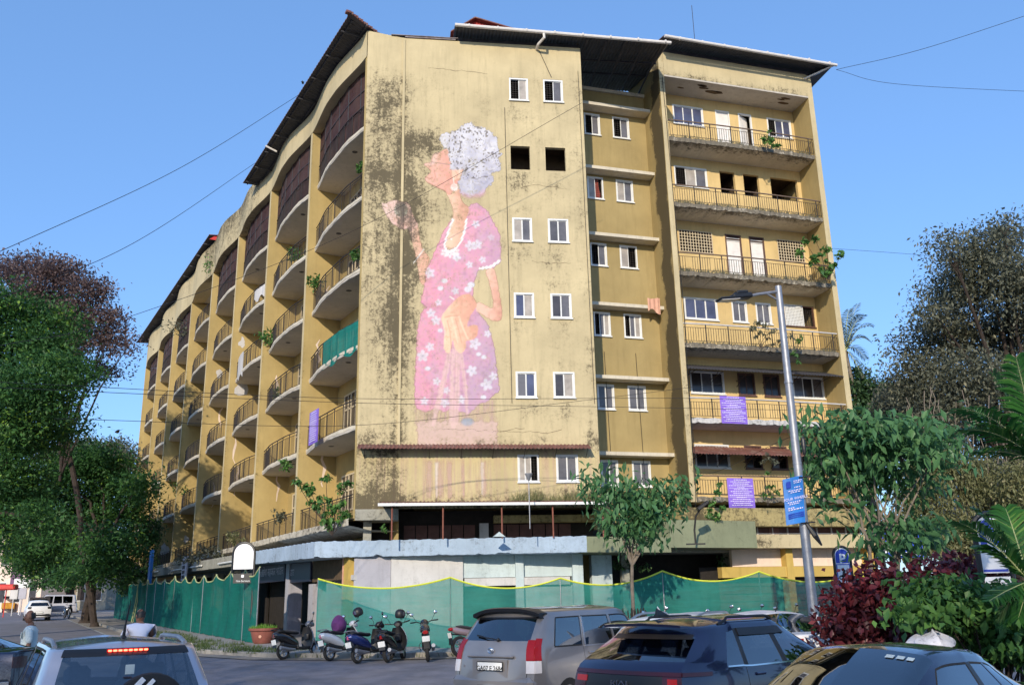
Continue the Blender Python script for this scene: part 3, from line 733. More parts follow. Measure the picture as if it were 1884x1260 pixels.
# blue canopy band round the corner
def bandpath():
    L1 = FL @ Vector((-9.2, -1.25, 0)); c = FL @ Vector((-.65, -1.28, 0)); d = FA @ Vector((8.45, -1.2, 0)); return L1, c, d
L1, Cc, Dd = bandpath()
def band(name, p, q, z0a, z1a, z0b, z1b, mat, th=1.4, jagged=0, side=1):
    n = int((q-p).length/.12); d = (q-p).normalized(); nn = Vector((-d.y, d.x, 0))*side; P = []
    for i in range(n+1):
        t = i/n; r = p.lerp(q, t); x = t*(q-p).length; z0 = z0a+(z0b-z0a)*t; z1 = z1a+(z1b-z1a)*t
        q_ = sin(x*1.3)+sin(x*2.9+1)+sin(x*5.3+2)+.5*sin(x*17); j = (.055*max(0, q_-1.1)+.006*(1+sin(x*37)))*jagged; jt = .012*sin(x*11)+.008*sin(x*29)
        P.append([tuple(r+nn*th+Vector((0, 0, z1))), tuple(r+nn*.02+Vector((0, 0, z1+jt))), tuple(r+Vector((0, 0, z1-.02+jt))), tuple(r+Vector((0, 0, (z0+z1)/2))), tuple(r+Vector((0, 0, z0+j))), tuple(r+nn*.06+Vector((0, 0, z0+j*.8))), tuple(r+nn*th+Vector((0, 0, z0)))])
    b = MB(); b.grid(np.array(P)); return part(name, M_[mat], b)
band('canopy_band', Cc, Dd, 3.22, 3.80, 3.22, 3.80, 'blue', 1.3, 1.0)
band('canopy_band', L1, Cc, 3.36, 3.92, 3.22, 3.80, 'blue', 1.3, .5)
L2 = FL @ Vector((-62, -1.25, 0)); band('canopy_band', L2, L1, 3.95, 4.40, 3.40, 3.92, 'concrete', 1.3, .3)
for a, c, z in ((-10, -16, 3.62), (-20, -29, 3.75), (-34, -48, 3.95)):
    b = MB(FL); b.tube([(a, -1.33, z), (c, -1.33, z+.05)], .045, 6); part('light_tube', M_['white'], b)
# ground floor wall under the mural
part('shop_wall', M_['walllilac'], bxw(FA, .02, 1.35, .05, .3, 0, 3.25))
part('shop_wall', M_['wallwhite'], bxw(FA, 1.36, 4.0, .0, .3, 0, 3.25))
part('shop_wall', M_['wallblue'], bxw(FA, 4.01, 8.3, .1, .3, 2.42, 3.25)); part('lintel', M_['wallwhite'], bxw(FA, 4.05, 8.0, -.05, .1, 2.12, 2.40))
part('column', M_['wallblue'], bxw(FA, 5.95, 6.25, -.1, .25, 0, 3.25)); part('column', M_['wallblue'], bxw(FA, 8.1, 8.5, -.1, .3, 0, 3.25))
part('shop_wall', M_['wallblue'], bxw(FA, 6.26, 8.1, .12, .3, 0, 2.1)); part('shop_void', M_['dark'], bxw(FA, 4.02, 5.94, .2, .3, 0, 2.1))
# terrace floor + core masses that close the building
b = MB(); cor = [FA @ Vector((.2, .3, 0)), FA @ Vector((9.3, .5, 0)), FW @ Vector((0, .5, 0)), FW @ Vector((8, .6, 0)), FW @ Vector((8, 12, 0)), FL @ Vector((-62, 12, 0)), FL @ Vector((-62, 1.2, 0)), FL @ Vector((-.5, 1.2, 0))]
b.prism([(v.x, v.y) for v in cor], 3.3, 3.7); part('terrace_slab', M_['concrete'], b)
b = MB(); cor = [FA @ Vector((2.2, 2.2, 0)), FA @ Vector((9.3, 1.7, 0)), FW @ Vector((rx0, 3.4, 0)), FW @ Vector((7.7, 3.3, 0)), FW @ Vector((7.7, 12, 0)), FL @ Vector((-62.5, 13, 0)), FL @ Vector((-62.5, 3.2, 0)), FL @ Vector((-2.5, 3.2, 0))]
b.prism([(v.x, v.y) for v in cor], .0, 24.9); part('core', M_['olive'], b)
# ------------------------------------------------------------------ left side: fins, bowed balconies
WB = 7.434; NB = 8; DEP = 1.75
SLZ = [21.32-3.265*k for k in range(5)]
def _sm(t): t = max(0, min(1, t)); return t*t*(3-2*t)*.5+t*.5
def bow(u): return .34-.28*_sm(min(u, 1-u)/.33)
BT = NB*WB
def PT(t): return 25.45+ (0 if t < 9 else min(1.2, (t-9)*.06))
for i in range(NB+1):
    t = i*WB
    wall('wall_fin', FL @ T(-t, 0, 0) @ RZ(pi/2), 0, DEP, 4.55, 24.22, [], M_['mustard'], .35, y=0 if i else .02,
         mould=lambda x, z, i=i: -.15+.35*_bump(z, 8+i, 3)*rng.uniform(.3, 1)+.5*_bump(x, 0, .12)+(.2 if z < 8 and i > 3 else 0))  # far fins are darker again low down
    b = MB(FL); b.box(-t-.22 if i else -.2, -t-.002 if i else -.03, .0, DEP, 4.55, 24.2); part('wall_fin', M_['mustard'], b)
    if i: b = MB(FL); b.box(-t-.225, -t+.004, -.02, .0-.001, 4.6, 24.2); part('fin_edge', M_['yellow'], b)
for i in range(1, 5):                         # peeled plaster and leak streaks on the fins
    b = MB(FL @ T(-i*WB, 0, 0)); n = 3 if i == 1 else 2
    for q in range(n):
        z = rng.uniform(5.5, 8) if q == 0 else rng.uniform(8, 17); x = rng.uniform(.5, 1.2); pts = []; zz = z
        for s_ in range(7): pts.append((x+rng.uniform(-.1, .1), zz)); zz += rng.uniform(.15, .4)
        wd = [.02+.05*sin(pi*s_/6)*rng.uniform(.4, 1.3) for s_ in range(7)]
        for a in range(6):
            (xa, za), (xb, zb) = pts[a], pts[a+1]
            b.add([(.004, xa-wd[a], za), (.004, xa+wd[a], za), (.004, xb+wd[a+1], zb), (.004, xb-wd[a+1], zb)], [(0, 1, 2, 3)])
    part('peeled_patch', M_['pinkw'], b)
for (i, z, y, r) in ((3, 14.3, .7, .75), (3, 17.2, .6, .4), (4, 17.0, .9, .45), (6, 6.0, .7, .6), (5, 6.3, .9, .35)):
    b = MB(FL @ T(-i*WB, 0, 0)); a = np.linspace(0, 2*pi, 15)[:-1]; rr = [r*rng.uniform(.55, 1.1) for _ in a]
    b.add([(.006, y+q*cos(v)*.6, z+q*sin(v)) for q, v in zip(rr, a)], [tuple(range(14))]); part('peeled_patch', M_['wallwhite'], b)
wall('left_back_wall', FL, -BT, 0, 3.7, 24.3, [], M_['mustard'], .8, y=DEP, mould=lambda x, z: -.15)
# shared meshes of one balcony (bay local: X 0..-WB, Y depth)
N_ = 22; us = np.linspace(0, 1, N_+1); X0, X1 = -WB+.0, -.22
def bx(u): return X1+(X0-X1)*u
def balcony_mesh(seed):
    R = random.Random(seed); P = []
    for u in us:
        y = bow(u); e = .02*sin(u*31+seed)+.015*sin(u*67); j = max(0, jag(u*7, seed))*.8
        P.append([(bx(u), DEP, .02), (bx(u), y+.05, .02+e*.5), (bx(u), y, -.01+e*.5), (bx(u), y+.005, -.17+j), (bx(u), y+.06, -.18+j*.6), (bx(u), y+.3, -.19), (bx(u), DEP, -.19)])
    b = MB(); b.grid(np.array(P)); b.mi = 1
    cx, cy = -WB*R.uniform(.35, .65), .6
    b.lathe([(.001, -.205), (.1, -.205), (.13, -.19)], 12, T(cx, cy, 0), 1)
    me = b.mesh('balcony_slab', [M_['soffit'], M_['tindark']]); me.polygons.foreach_set('material_index', [ (0 if p.material_index == 0 else 1) for p in me.polygons]); return me
def edge_mesh(seed):
    P = []
    for u in us:
        y = bow(u)-.012; j = max(0, jag(u*7, seed+3)); P.append([(bx(u), y+.03, .05+.02*sin(u*43+seed)), (bx(u), y, .03+.015*sin(u*53)), (bx(u), y, -.10+j*1.2), (bx(u), y+.02, -.11+j)])
    b = MB(); b.grid(np.array(P)); return b.mesh('slab_edge', M_['slab'])
def railing_mesh(seed):
    R = random.Random(seed); b = MB(); H = 1.08; n = 62
    for k in range(n+1):
        u = k/n; y = bow(u)+.05; x = bx(u)
        if k % 8 == 0: b.box(x-.016, x+.016, y-.016, y+.016, 0, H)
        elif R.random() > .05: b.box(x-.0065, x+.0065, y-.0065, y+.0065, .1, H-.13)
    for z, r in ((H, .026), (H-.13, .012), (.1, .012)): b.tube([(bx(u), bow(u)+.05, z) for u in us], r, 5)
    return b.mesh('railing', M_['irond'])
def screen_mesh():
    P = np.array([[(bx(u), bow(u)+.09+.02*sin(u*40+z), z) for z in np.linspace(.02, 2.9, 6)] for u in us]); b = MB(); b.grid(P)
    return b.mesh('screen', M_['screen'])
def screen_bars():
    b = MB()
    for u in np.linspace(0, 1, 7): b.box(bx(u)-.02, bx(u)+.02, bow(u)+.06, bow(u)+.1, .9, 2.88)
    b.tube([(bx(u), bow(u)+.07, 1.9) for u in us], .02, 4); return b.mesh('screen_frame', M_['tindark'])
BM = [balcony_mesh(s) for s in (1, 2, 3)]; EM = [edge_mesh(s) for s in (1, 2, 3)]; RM = [railing_mesh(s) for s in (1, 2, 3)]; SM = screen_mesh(); SB = screen_bars()
def door_mesh():
    b = MB(); y = DEP-.05
    for a, c in ((0, .07), (.9, .97), (1.9, 1.97), (2.75, 2.82)): b.box(-c, -a, y, DEP, 0 if a < .95 else .85, 2.45)
    for z in (2.38, 1.7, .85): b.box(-2.75, -.97, y, DEP, z, z+.07)
    b.box(-1.9, -.07, y, DEP, 2.381, 2.45); b.box(-.9, -.07, y+.02, DEP, 0, 1.72)
    b.box(-2.35, -2.3, y+.01, DEP, .92, 2.38); b.box(-1.46, -1.41, y+.01, DEP, .92, 2.38)
    return b.mesh('balcony_door', M_['cream'])
def doorpane_mesh():
    b = MB(); b.box(-2.75, -.97, DEP-.02, DEP-.004, .92, 2.38); b.box(-.9, -.07, DEP-.02, DEP-.004, 1.77, 2.38); return b.mesh('pane', M_['paned'])
DM, DP = door_mesh(), doorpane_mesh()
for i in range(NB):
    for k in range(5):
        z = SLZ[k]; Mw = FL @ T(-i*WB, 0, z); v = (i*5+k) % 3
        s = inst('balcony', BM[v], BLD, Mw)
        for nm, me in (('slab_edge', EM[v]), ('railing', RM[v])): inst(nm, me, s, Mw)
        if k == 0 and i != 4:
            inst('screen', SM, s, Mw); inst('screen_frame', SB, s, Mw)
        Md = FL @ T(-i*WB-3.6, 0, z); d = inst('balcony_door', DM, BLD, Md); inst('pane', DP, d, Md)
    Md = FL @ T(-i*WB-3.6, 0, 4.6); d = inst('balcony_door', DM, BLD, Md); inst('pane', DP, d, Md)
# first floor: one straight slab with railings
P = []
for x in np.linspace(-BT, .0, 200):
    j = max(0, jag(x*1.3)); P.append([(x, DEP, 4.6), (x, -.22, 4.62+.02*sin(x*9)), (x, -.25, 4.58), (x, -.24, 4.36+j), (x, -.1, 4.34), (x, .6, 4.2), (x, DEP, 4.2)])
b = MB(FL); b.grid(np.array(P)); o = part('first_floor_slab', M_['slab'], b); a = o.data.attributes.new('mould', 'FLOAT', 'POINT'); a.data.foreach_set('value', np.array([.55 if v.co.z < 0 else .35 for v in o.data.vertices], np.float32))
for i in range(NB):
    b = MB(FL @ T(-i*WB, 0, 4.6)); n = 58
    for k in range(n+1):
        x = X1+(X0-X1)*k/n
        if k % 8 == 0: b.box(x-.016, x+.016, +.20, +.23, 0, 1.0)
        else: b.box(x-.0065, x+.0065, +.208, +.221, .1, .9)
    for z, r in ((1.0, .024), (.9, .012), (.1, .012)): b.tube([(X1, .215, z), (X0, .215, z)], r, 5)
    part('railing', M_['irond'], b)
# top band following the bows
P = []
for i in range(NB):
    for u in us[(0 if i == 0 else 1):]:
        t = i*WB-bx(u)+(0 if u > 0 or i else -.22); y = -.27*_sm(min(u, 1-u)/.42)-.03; top = PT(t)
        P.append([(-t, .9, 24.30), (-t, y+.06, 24.17), (-t, y, 24.18), (-t, y, 24.5), (-t, y, top-.3), (-t, y, top), (-t, y+.25, top+.01)])
wb = np.array(P); b = MB(FL); b.grid(wb); o = part('top_band', M_['yellow'], b)
a = o.data.attributes.new('mould', 'FLOAT', 'POINT'); a.data.foreach_set('value', np.array([(-.1 if p[0] > -10 else (.45 if -32 < p[0] < -17 else .1))+(.25 if p[2] > PT(-p[0])-.35 else 0)-(.5 if p[0] > -9 else 0) for p in wb.reshape(-1, 3)], np.float32))
b = MB(FL); b.box(-BT, 0, .2, DEP, 24.31, 24.4); part('soffit', M_['soffit'], b)
# shops under the left side
for i in range(8):
    b = MB(FL); b.box(-i*WB-.75, -i*WB-.25, -.1, .5, 0, 3.4); part('column', M_['ochre' if i == 0 else ('walllilac' if i < 3 else 'concrete')], b)
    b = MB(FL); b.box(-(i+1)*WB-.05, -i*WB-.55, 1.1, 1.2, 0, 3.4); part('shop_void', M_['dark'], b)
part('column', M_['walllilac'], bxw(FL, -3.25, -2.6, .1, .8, 0, 3.3)); part('column', M_['cloth'], bxw(FL, -.86, -.77, -.12, .02, 0, 3.3)); part('shop_wall', M_['walllilac'], bxw(FL, -.24, -.02, .28, .6, 2.4, 3.3)); part('lintel', M_['wallwhite'], bxw(FL, -1.0, .0, .0, .3, 2.42, 2.6)); part('shutter_panel', basic('dark_green_door', (.008, .05, .035), .6), bxw(FL, -.24, .0, .2, .3, 0, 2.4))
for x0, x1, mt in ((-2.58, -.88, 'brownpanel'), (-5.2, -3.8, 'paned'), (-6.8, -5.3, 'curtain')):
    nq = 10
    for q in range(nq):
        b = MB(FL); b.box(x0, x1, .85, .95+.03*(q % 2), .05+q*.235, .05+(q+1)*.235-.008); part('shutter_slat', M_[mt], b)
part('column', M_['walllilac'], bxw(FL, -5.5, -4.9, .1, .75, 0, 2.4))
# ------------------------------------------------------------------ roofs
def roof_sheet(name, fr, quad, mat, bot, parent=BLD, th=.035, n=60):
    a, b_, c, d = [np.array(q, float) for q in quad]; P = []; Q = []          # a-b eave, d-c inner
    for i in range(n*4+1):
        u = i/(n*4); h = .022*cos(2*pi*u*n); e = a+(b_-a)*u+(0, 0, h); f = d+(c-d)*u+(0, 0, h)
        P.append([tuple(e), tuple((e+f)/2), tuple(f)]); Q.append([tuple(e-(0, 0, th)), tuple((e+f)/2-(0, 0, th)), tuple(f-(0, 0, th))])
    b = MB(fr); b.grid(np.array(P), 0); b.grid(np.array(Q), 1)
    for k in (0, 2): b.grid(np.array([[p[k] for p in P], [q[k] for q in Q]]), 0)
    b.grid(np.array([P[0], Q[0]]), 0); b.grid(np.array([P[-1], Q[-1]]), 0)
    return b.build(name, [M_[mat], M_[bot]], parent, world=True)
R1 = roof_sheet('roof', FL, [(.55, -1.05, 25.62), (-17.6, -1.05, 25.62), (-17.6, 3.0, 25.75), (-1.3, 3.0, 25.45)], 'tile', 'tindark', n=70)
for y, z in ((-.8, 25.58), (-.15, 25.55), (.5, 25.58)):
    b = MB(FL); b.box(-17.5, .2-.3*(y > 0), y-.03, y+.03, z-.06, z); part('purlin', M_['tindark'], b, R1)
for i in range(9):
    b = MB(FL); x = -.6-i*2.05; b.box(x-.03, x+.03, -1.0, .8, 25.44, 25.5); part('rafter', M_['tindark'], b, R1)
b = MB(FL); b.tube([(-12.2, -1.15, 25.45), (-12.1, -.55, 25.2)], .05, 6); part('rainwater_pipe', M_['gutter'], b, R1)
b = MB(FL)
for i in range(26):
    u = i/25; b.box(.5-1.5*u-.1, .5-1.5*u+.1, -1.1+3.3*u-.1, -1.1+3.3*u+.1, 25.62-.2*u, 25.72-.2*u+.03*(i % 2))
part('ridge_tiles', M_['tile'], b, R1)
R2 = roof_sheet('roof', FL, [(-29.5, -.55, 26.9), (-60.5, -1.0, 26.9), (-60.5, 3.0, 27.2), (-29.5, 3.0, 27.3)], 'tile', 'tindark', n=90)
b = MB(FL); b.add([(-29.6, -.5, 26.6), (-29.6, 2.5, 26.6), (-29.6, 2.5, 28.6), (-29.6, .6, 27.5)], [(0, 1, 2, 3)]); b.box(-29.75, -29.61, .4, 2.6, 26.6, 27.4); part('gable', M_['redtin'], b, R2)
for i in range(12):
    b = MB(FL); x = -31-i*2.5; b.box(x-.03, x+.03, -.6, 1, 26.7, 26.78); part('rafter', M_['tindark'], b, R2)
# middle roof with the long white gutter, over the mural wall and the recess
R3 = roof_sheet('roof', FA, [(3.72, -.72, 25.5), (13.3, -.55, 25.35), (13.3, 5, 26.3), (3.72, 5, 26.45)], 'tile', 'tindark', n=62)
b = MB(FA); b.tube([(3.72, -.80, 25.44), (13.35, -.64, 25.28)], .075, 8)
for i in range(8): x = 4.3+i*1.25; b.tube([(x, -.81+.016*i, 25.435-.016*(x-3.72)), (x+.06, -.81+.016*i, 25.434-.016*(x-3.72))], .088, 8)
part('gutter', M_['gutter'], b, R3)
b = MB(FA); b.tube([(7.6, -.75, 25.3), (7.62, -.72, 25.12), (7.4, -.35, 25.0), (7.38, -.05, 24.98)], .06, 7); part('rainwater_pipe', M_['gutter'], b, R3)
for i in range(5):
    b = MB(FA); x = 9.6+i*.85; b.box(x-.03, x+.03, -.5, 4, 25.28, 25.34); part('rafter', M_['tindark'], b, R3)
b = MB(FA); b.box(9.0, 13.2, 1.2, 1.26, 25.4, 25.46); b.box(9, 13.2, 2.6, 2.66, 25.65, 25.71); part('purlin', M_['tindark'], b, R3)
b = MB(FA); b.box(3.75, 9.3, .1, .2, 25.15, 25.4); part('eave_board', M_['tindark'], b, R3)
b = MB(FA); b.box(1.6, 3.8, -.05, 1.2, 25.2, 25.26); b.box(1.0, 3.9, -.08, .8, 25.27, 25.3); part('flashing', M_['tin'], b, R3)
# small red gabled roof on top
b = MB(FA)
b.add([(4.05, 3.9, 27.2), (7.55, 3.9, 27.2), (7.55, 3.9, 28.35), (5.0, 3.9, 29.05), (4.05, 3.9, 28.35), (4.05, 7, 27.2), (7.55, 7, 27.2), (7.55, 7, 28.35), (5, 7, 29.05), (4.05, 7, 28.35)], [(0,1,2,3,4), (5,9,8,7,6), (0,4,9,5), (1,6,7,2)])
G = part('red_gable', M_['redtin'], b)
for i in range(24):
    x = 4.1+i*.145; b = MB(FA); h = 28.35+(x-4.05)*.74 if x < 5 else 29.05-(x-5)*.275; b.box(x-.02, x+.02, 3.86, 3.9-.002, 27.2, h); part('rib', M_['redtin'], b, G)
b = MB(FA)
for (xa, za), (xb, zb) in (((3.8, 28.22), (5.0, 29.12)), ((5.0, 29.12), (7.8, 28.36))):
    b.add([(xa, 3.6, za), (xb, 3.6, zb), (xb, 7.2, zb), (xa, 7.2, za), (xa, 3.6, za-.06), (xb, 3.6, zb-.06), (xb, 7.2, zb-.06), (xa, 7.2, za-.06)], [(0,1,2,3), (7,6,5,4), (0,4,5,1), (3,2,6,7), (0,3,7,4), (1,5,6,2)])
part('gable_roof', M_['tile'], b, G)
# wing roof
R4 = roof_sheet('roof', FW, [(-.35, -1.0, 26.62), (8.85, -1.0, 26.62), (8.85, 5, 27.9), (-.35, 5, 27.9)], 'tile', 'tindark', n=60)
b = MB(FW); b.tube([(-.35, -1.08, 26.55), (8.9, -1.08, 26.50)], .075, 8)
for i in range(8): x = .4+i*1.15; b.tube([(x, -1.08, 26.545), (x+.06, -1.08, 26.545)], .09, 8)
part('gutter', M_['gutter'], b, R4)
b = MB(FW); b.tube([(8.75, -1.05, 26.48), (7.6, -.15, 26.1)], .045, 6); part('rainwater_pipe', M_['gutter'], b, R4)
b = MB(FW); b.add([(8.83, -.95, 26.58), (8.83, 3, 27.4), (8.83, 3, 26.3), (8.1, -.05, 26.3)], [(0, 1, 2, 3)]); b.box(0, 8.0, -.05, .1, 26.42, 26.62); part('barge_board', M_['tindark'], b, R4)
b = MB(FW); b.tube([(2.4, 1.0, 27), (2.4, 1.0, 30.2)], .015, 5); part('aerial', M_['irond'], b, R4)
# cables and thin pipes fixed to the walls
b = MB(FA)
for pts in ([(7.5, -.04, 24.9), (8.0, -.04, 23.6)], [(5.9, -.03, 22.0), (5.95, -.03, 9)], [(9.2, -.03, 24), (9.25, -.03, 9)]): b.tube(pts, .012, 4)
part('wall_cable', M_['wire'], b)
b = MB(FW)
for x in (-3.0, -1.5): b.tube([(x, RY0-.03, 12), (x+.1, RY0-.03, 5)], .012, 4)
b.tube([(-.12, -.1, 25), (.06, -.12, 14), (-.05, -.1, 6)], .015, 4); b.tube([(.02, -.1, 10), (.05, -.13, 7), (-.1, -.1, 5)], .012, 4)
part('wall_cable', M_['wire'], b)
# ------------------------------------------------------------------ the painted figure on the wall (flat paint, sampled on a grid)
def cr(a, k=.2143, ox=690, oy=210): return [(ox+x*k, oy+y*k) for x, y in a]
def c7(a): return cr(a, .3018, 740, 460)
def smoothpoly(p, n=5):
    p = np.array(p, float); q = []
    for i in range(len(p)):
        a, b, c, d = p[i-1], p[i], p[(i+1) % len(p)], p[(i+2) % len(p)]
        for t in np.arange(n)/n: q.append(.5*((2*b)+(-a+c)*t+(2*a-5*b+4*c-d)*t*t+(-a+3*b-3*c+d)*t**3))
    return np.array(q)
S_, Z_ = np.meshgrid(np.linspace(.75, 6.05, 190), np.linspace(5.3, 21.9, 540), indexing='ij')
W_ = np.array(FA)[:3, :3] @ np.stack([S_.ravel(), np.full(S_.size, -.004), Z_.ravel()])+np.array(FA)[:3, 3:4]
PX, PY = proj_px(W_.T)
def vn(x, y, s, seed):
    R = np.random.RandomState(seed); g = R.uniform(-1, 1, (64, 64)); X, Y = x/s, y/s; xi, yi = np.floor(X).astype(int), np.floor(Y).astype(int); fx, fy = X-xi, Y-yi
    fx, fy = fx*fx*(3-2*fx), fy*fy*(3-2*fy); G = lambda a, b: g[a % 64, b % 64]
    return (G(xi, yi)*(1-fx)+G(xi+1, yi)*fx)*(1-fy)+(G(xi, yi+1)*(1-fx)+G(xi+1, yi+1)*fx)*fy
wob = 1.1*vn(PX, PY, 6, 1)+.8*vn(PX, PY, 2.5, 2)
def sdf(poly, wobble=1.):
    d = np.full(PX.size, 1e9); ins = np.zeros(PX.size, bool); x = PX+wob*wobble; y = PY+wob[::-1]*wobble
    for i in range(len(poly)):
        ax, ay = poly[i-1]; bx_, by_ = poly[i]; ex, ey = bx_-ax, by_-ay; L = ex*ex+ey*ey+1e-9
        t = np.clip(((x-ax)*ex+(y-ay)*ey)/L, 0, 1); d = np.minimum(d, np.hypot(x-ax-t*ex, y-ay-t*ey))
        c = ((ay > y) != (by_ > y)); xx = ax+(y-ay)*ex/(ey if abs(ey) > 1e-9 else 1e-9); ins ^= c & (x < xx)
    return np.where(ins, -d, d)
def seg(pts):
    d = np.full(PX.size, 1e9)
    for (ax, ay), (bx_, by_) in zip(pts, pts[1:]):
        ex, ey = bx_-ax, by_-ay; t = np.clip(((PX-ax)*ex+(PY-ay)*ey)/(ex*ex+ey*ey+1e-9), 0, 1); d = np.minimum(d, np.hypot(PX-ax-t*ex, PY-ay-t*ey))
    return d
def lin(c): return np.array([((v/255+.055)/1.055)**2.4 if v > 10 else v/255/12.92 for v in c])
RGB = np.tile(lin((225, 205, 140)), (PX.size, 1)); AL = np.zeros(PX.size)
def lay(d, col, soft=1.0, op=1., alpha=None):
    f = np.clip(.5-d/(2*soft), 0, 1)*op; c = col if getattr(col, 'ndim', 1) == 2 else np.tile(lin(col), (PX.size, 1))
    global RGB, AL
    na = f+AL*(1-f); RGB = np.where((na > 1e-6)[:, None], (c*f[:, None]+RGB*(AL*(1-f))[:, None])/np.maximum(na, 1e-6)[:, None], RGB)
    AL = na if alpha is None else np.maximum(AL, f*alpha)
def grad(c0, c1, f): f = np.clip(f, 0, 1)[:, None]; return lin(c0)*(1-f)+lin(c1)*f
n6, n12, n3 = vn(PX, PY, 7, 5), vn(PX, PY, 14, 6), vn(PX, PY, 2.6, 7)
# plinth of pink wash and drips
lay(sdf([(765, 775), (915, 776), (914, 818), (768, 820)], 2), (226, 182, 172), 2.5, .85)
lay(sdf([(764, 740), (912, 735), (912, 782), (766, 784)], 2), (222, 175, 170), 3, .35+.3*(vn(PX, PY*.12, 3.2, 9)))
lay(sdf([(772, 848), (908, 848), (900, 916), (778, 916)], 2), (222, 172, 160), 4, .0+.62*np.clip(.35+vn(PX, PY*.05, 5.5, 31)+.5*vn(PX, PY*.08, 2.1, 33), 0, 1))
lay(sdf([(800, 850), (806, 850), (804, 914), (802, 914)], .5), (240, 226, 214), 1.5, .7); lay(sdf([(884, 850), (890, 850), (889, 910), (886, 910)], .5), (240, 220, 214), 1.5, .6)
# dress
DR = smoothpoly([(832, 402), (820, 420), (808, 445), (795, 474), (788, 490), (781, 500), (782, 520), (778, 538), (775, 557), (785, 564), (776, 576), (769, 602), (766, 641), (764, 689), (763, 732), (767, 750), (785, 757), (800, 750), (818, 757), (832, 752), (861, 760), (879, 744), (896, 738), (909, 726), (919, 716), (913, 671), (907, 629), (897, 596), (882, 578), (876, 563), (870, 550), (871, 526), (876, 506), (885, 492), (903, 494), (918, 484), (921, 472), (920, 435), (908, 409), (896, 388), (883, 377), (872, 375), (863, 381), (858, 398), (854, 424), (848, 443), (840, 455), (827, 459), (818, 452), (825, 424)], 4)
fold = np.sin((PX-840)*.16+n12*2.2+(PY-560)*.01)*.5+.5
dc = grad((232, 112, 166), (190, 140, 190), (PX-790)/150+.25*n12+(PY-560)/700)
dc = dc*(1-.22*fold[:, None])+.22*fold[:, None]*np.where((PY > 565)[:, None], lin((214, 160, 200)), lin((238, 150, 190)))
dc = np.where((n6 > .45)[:, None], dc*.75+lin((196, 150, 196))*.25, dc)
lay(sdf(DR, 1.2), dc, 1.2, 1)
lay(sdf([(778, 556), (830, 562), (868, 548), (872, 556), (830, 572), (780, 566)], 1), (196, 96, 150), 3, .5)
def flower(x, y, r, col=(222, 226, 244), a0=None):
    a0 = rng.uniform(0, 6) if a0 is None else a0; th = np.arctan2(PY-y, PX-x); d = np.hypot(PX-x+wob*.6, PY-y); lay(d-r*(.55+.5*np.abs(np.cos(2.5*(th+a0)))), col, 1.3, .74); lay(d-r*.18, (170, 160, 190), .8, .7)
for x, y, r in ((168, 140, 42), (325, 250, 36), (222, 320, 30), (175, 385, 34), (207, 430, 36), (170, 590, 40), (125, 645, 44), (210, 800, 36), (443, 572, 42), (425, 735, 40), (515, 820, 42), (555, 770, 36), (520, 510, 34), (135, 920, 40), (258, 930, 38), (358, 912, 30), (270, 855, 30), (410, 90, 34), (330, 40, 34), (490, 60, 26)):
    flower(740+x*.3018, 460+y*.3018, r*.3018*rng.uniform(.62, .92))
for x, y, r in ((258, 188, 18), (233, 233, 18), (155, 722, 17), (495, 897, 17), (466, 635, 15), (498, 652, 16), (232, 490, 15), (420, 212, 22), (400, 240, 22)):
    lay(np.hypot((PX-740-x*.3018)/1.3, PY-460-y*.3018)-r*.24, (220, 224, 242), .8, .9)
for x, y, r in ((865, 945, 34), (820, 1130, 46), (880, 1120, 42), (700, 1228, 36), (1000, 1060, 28)): flower(690+x*.2143, 210+y*.2143, r*.2143)
for x, y in ((875, 500), (884, 440), (850, 470), (890, 640), (805, 690), (840, 610), (900, 700)): lay(np.hypot(PX-x, (PY-y)*.7)-7+2*n6, (196, 176, 212), 4, .22)
# raised left arm and hand with a small grey ball
skA = grad((245, 178, 150), (226, 136, 105), (PX-755)/32+.3*n6)
lay(sdf(smoothpoly([(752, 418), (767, 413), (772, 438), (779, 460), (790, 476), (783, 500), (781, 524), (773, 516), (768, 490), (762, 458)]), .6), skA, 1)
hand = smoothpoly([(700, 373), (709, 374), (722, 369), (737, 371), (752, 377), (761, 397), (768, 416), (756, 424), (748, 420), (737, 421), (718, 407), (709, 392)])
lay(sdf(hand, 1.2), grad((244, 196, 190), (228, 150, 145), (PX-705)/60+.4*n6), 1.2)
lay(np.hypot(PX-738, PY-387)-12.5, grad((186, 188, 188), (112, 118, 122), (PX-728)/24+.25*n3), 1); lay(seg([(737, 376), (738, 399)])-.9, (70, 76, 80), .8)
for p_ in ([(724, 400), (742, 406), (758, 400)], [(716, 392), (728, 404)], [(750, 384), (757, 396), (756, 410)], [(704, 380), (716, 384)]): lay(seg(p_)-.6, (196, 110, 105), .8, .8)
lay(seg(c7([(68, 80), (132, -4)]))-1.1, (246, 240, 236), .7)
# neck and chest
lay(sdf(smoothpoly(cr([(600, 650), (650, 690), (720, 640), (745, 745), (805, 805), (785, 900), (760, 1030), (700, 1130), (640, 1150), (605, 1128), (635, 1010), (668, 900), (660, 790)])), .6), grad((246, 188, 150), (216, 128, 96), (PX-822-(PY-360)*.1)/32+.2*n6), 1)
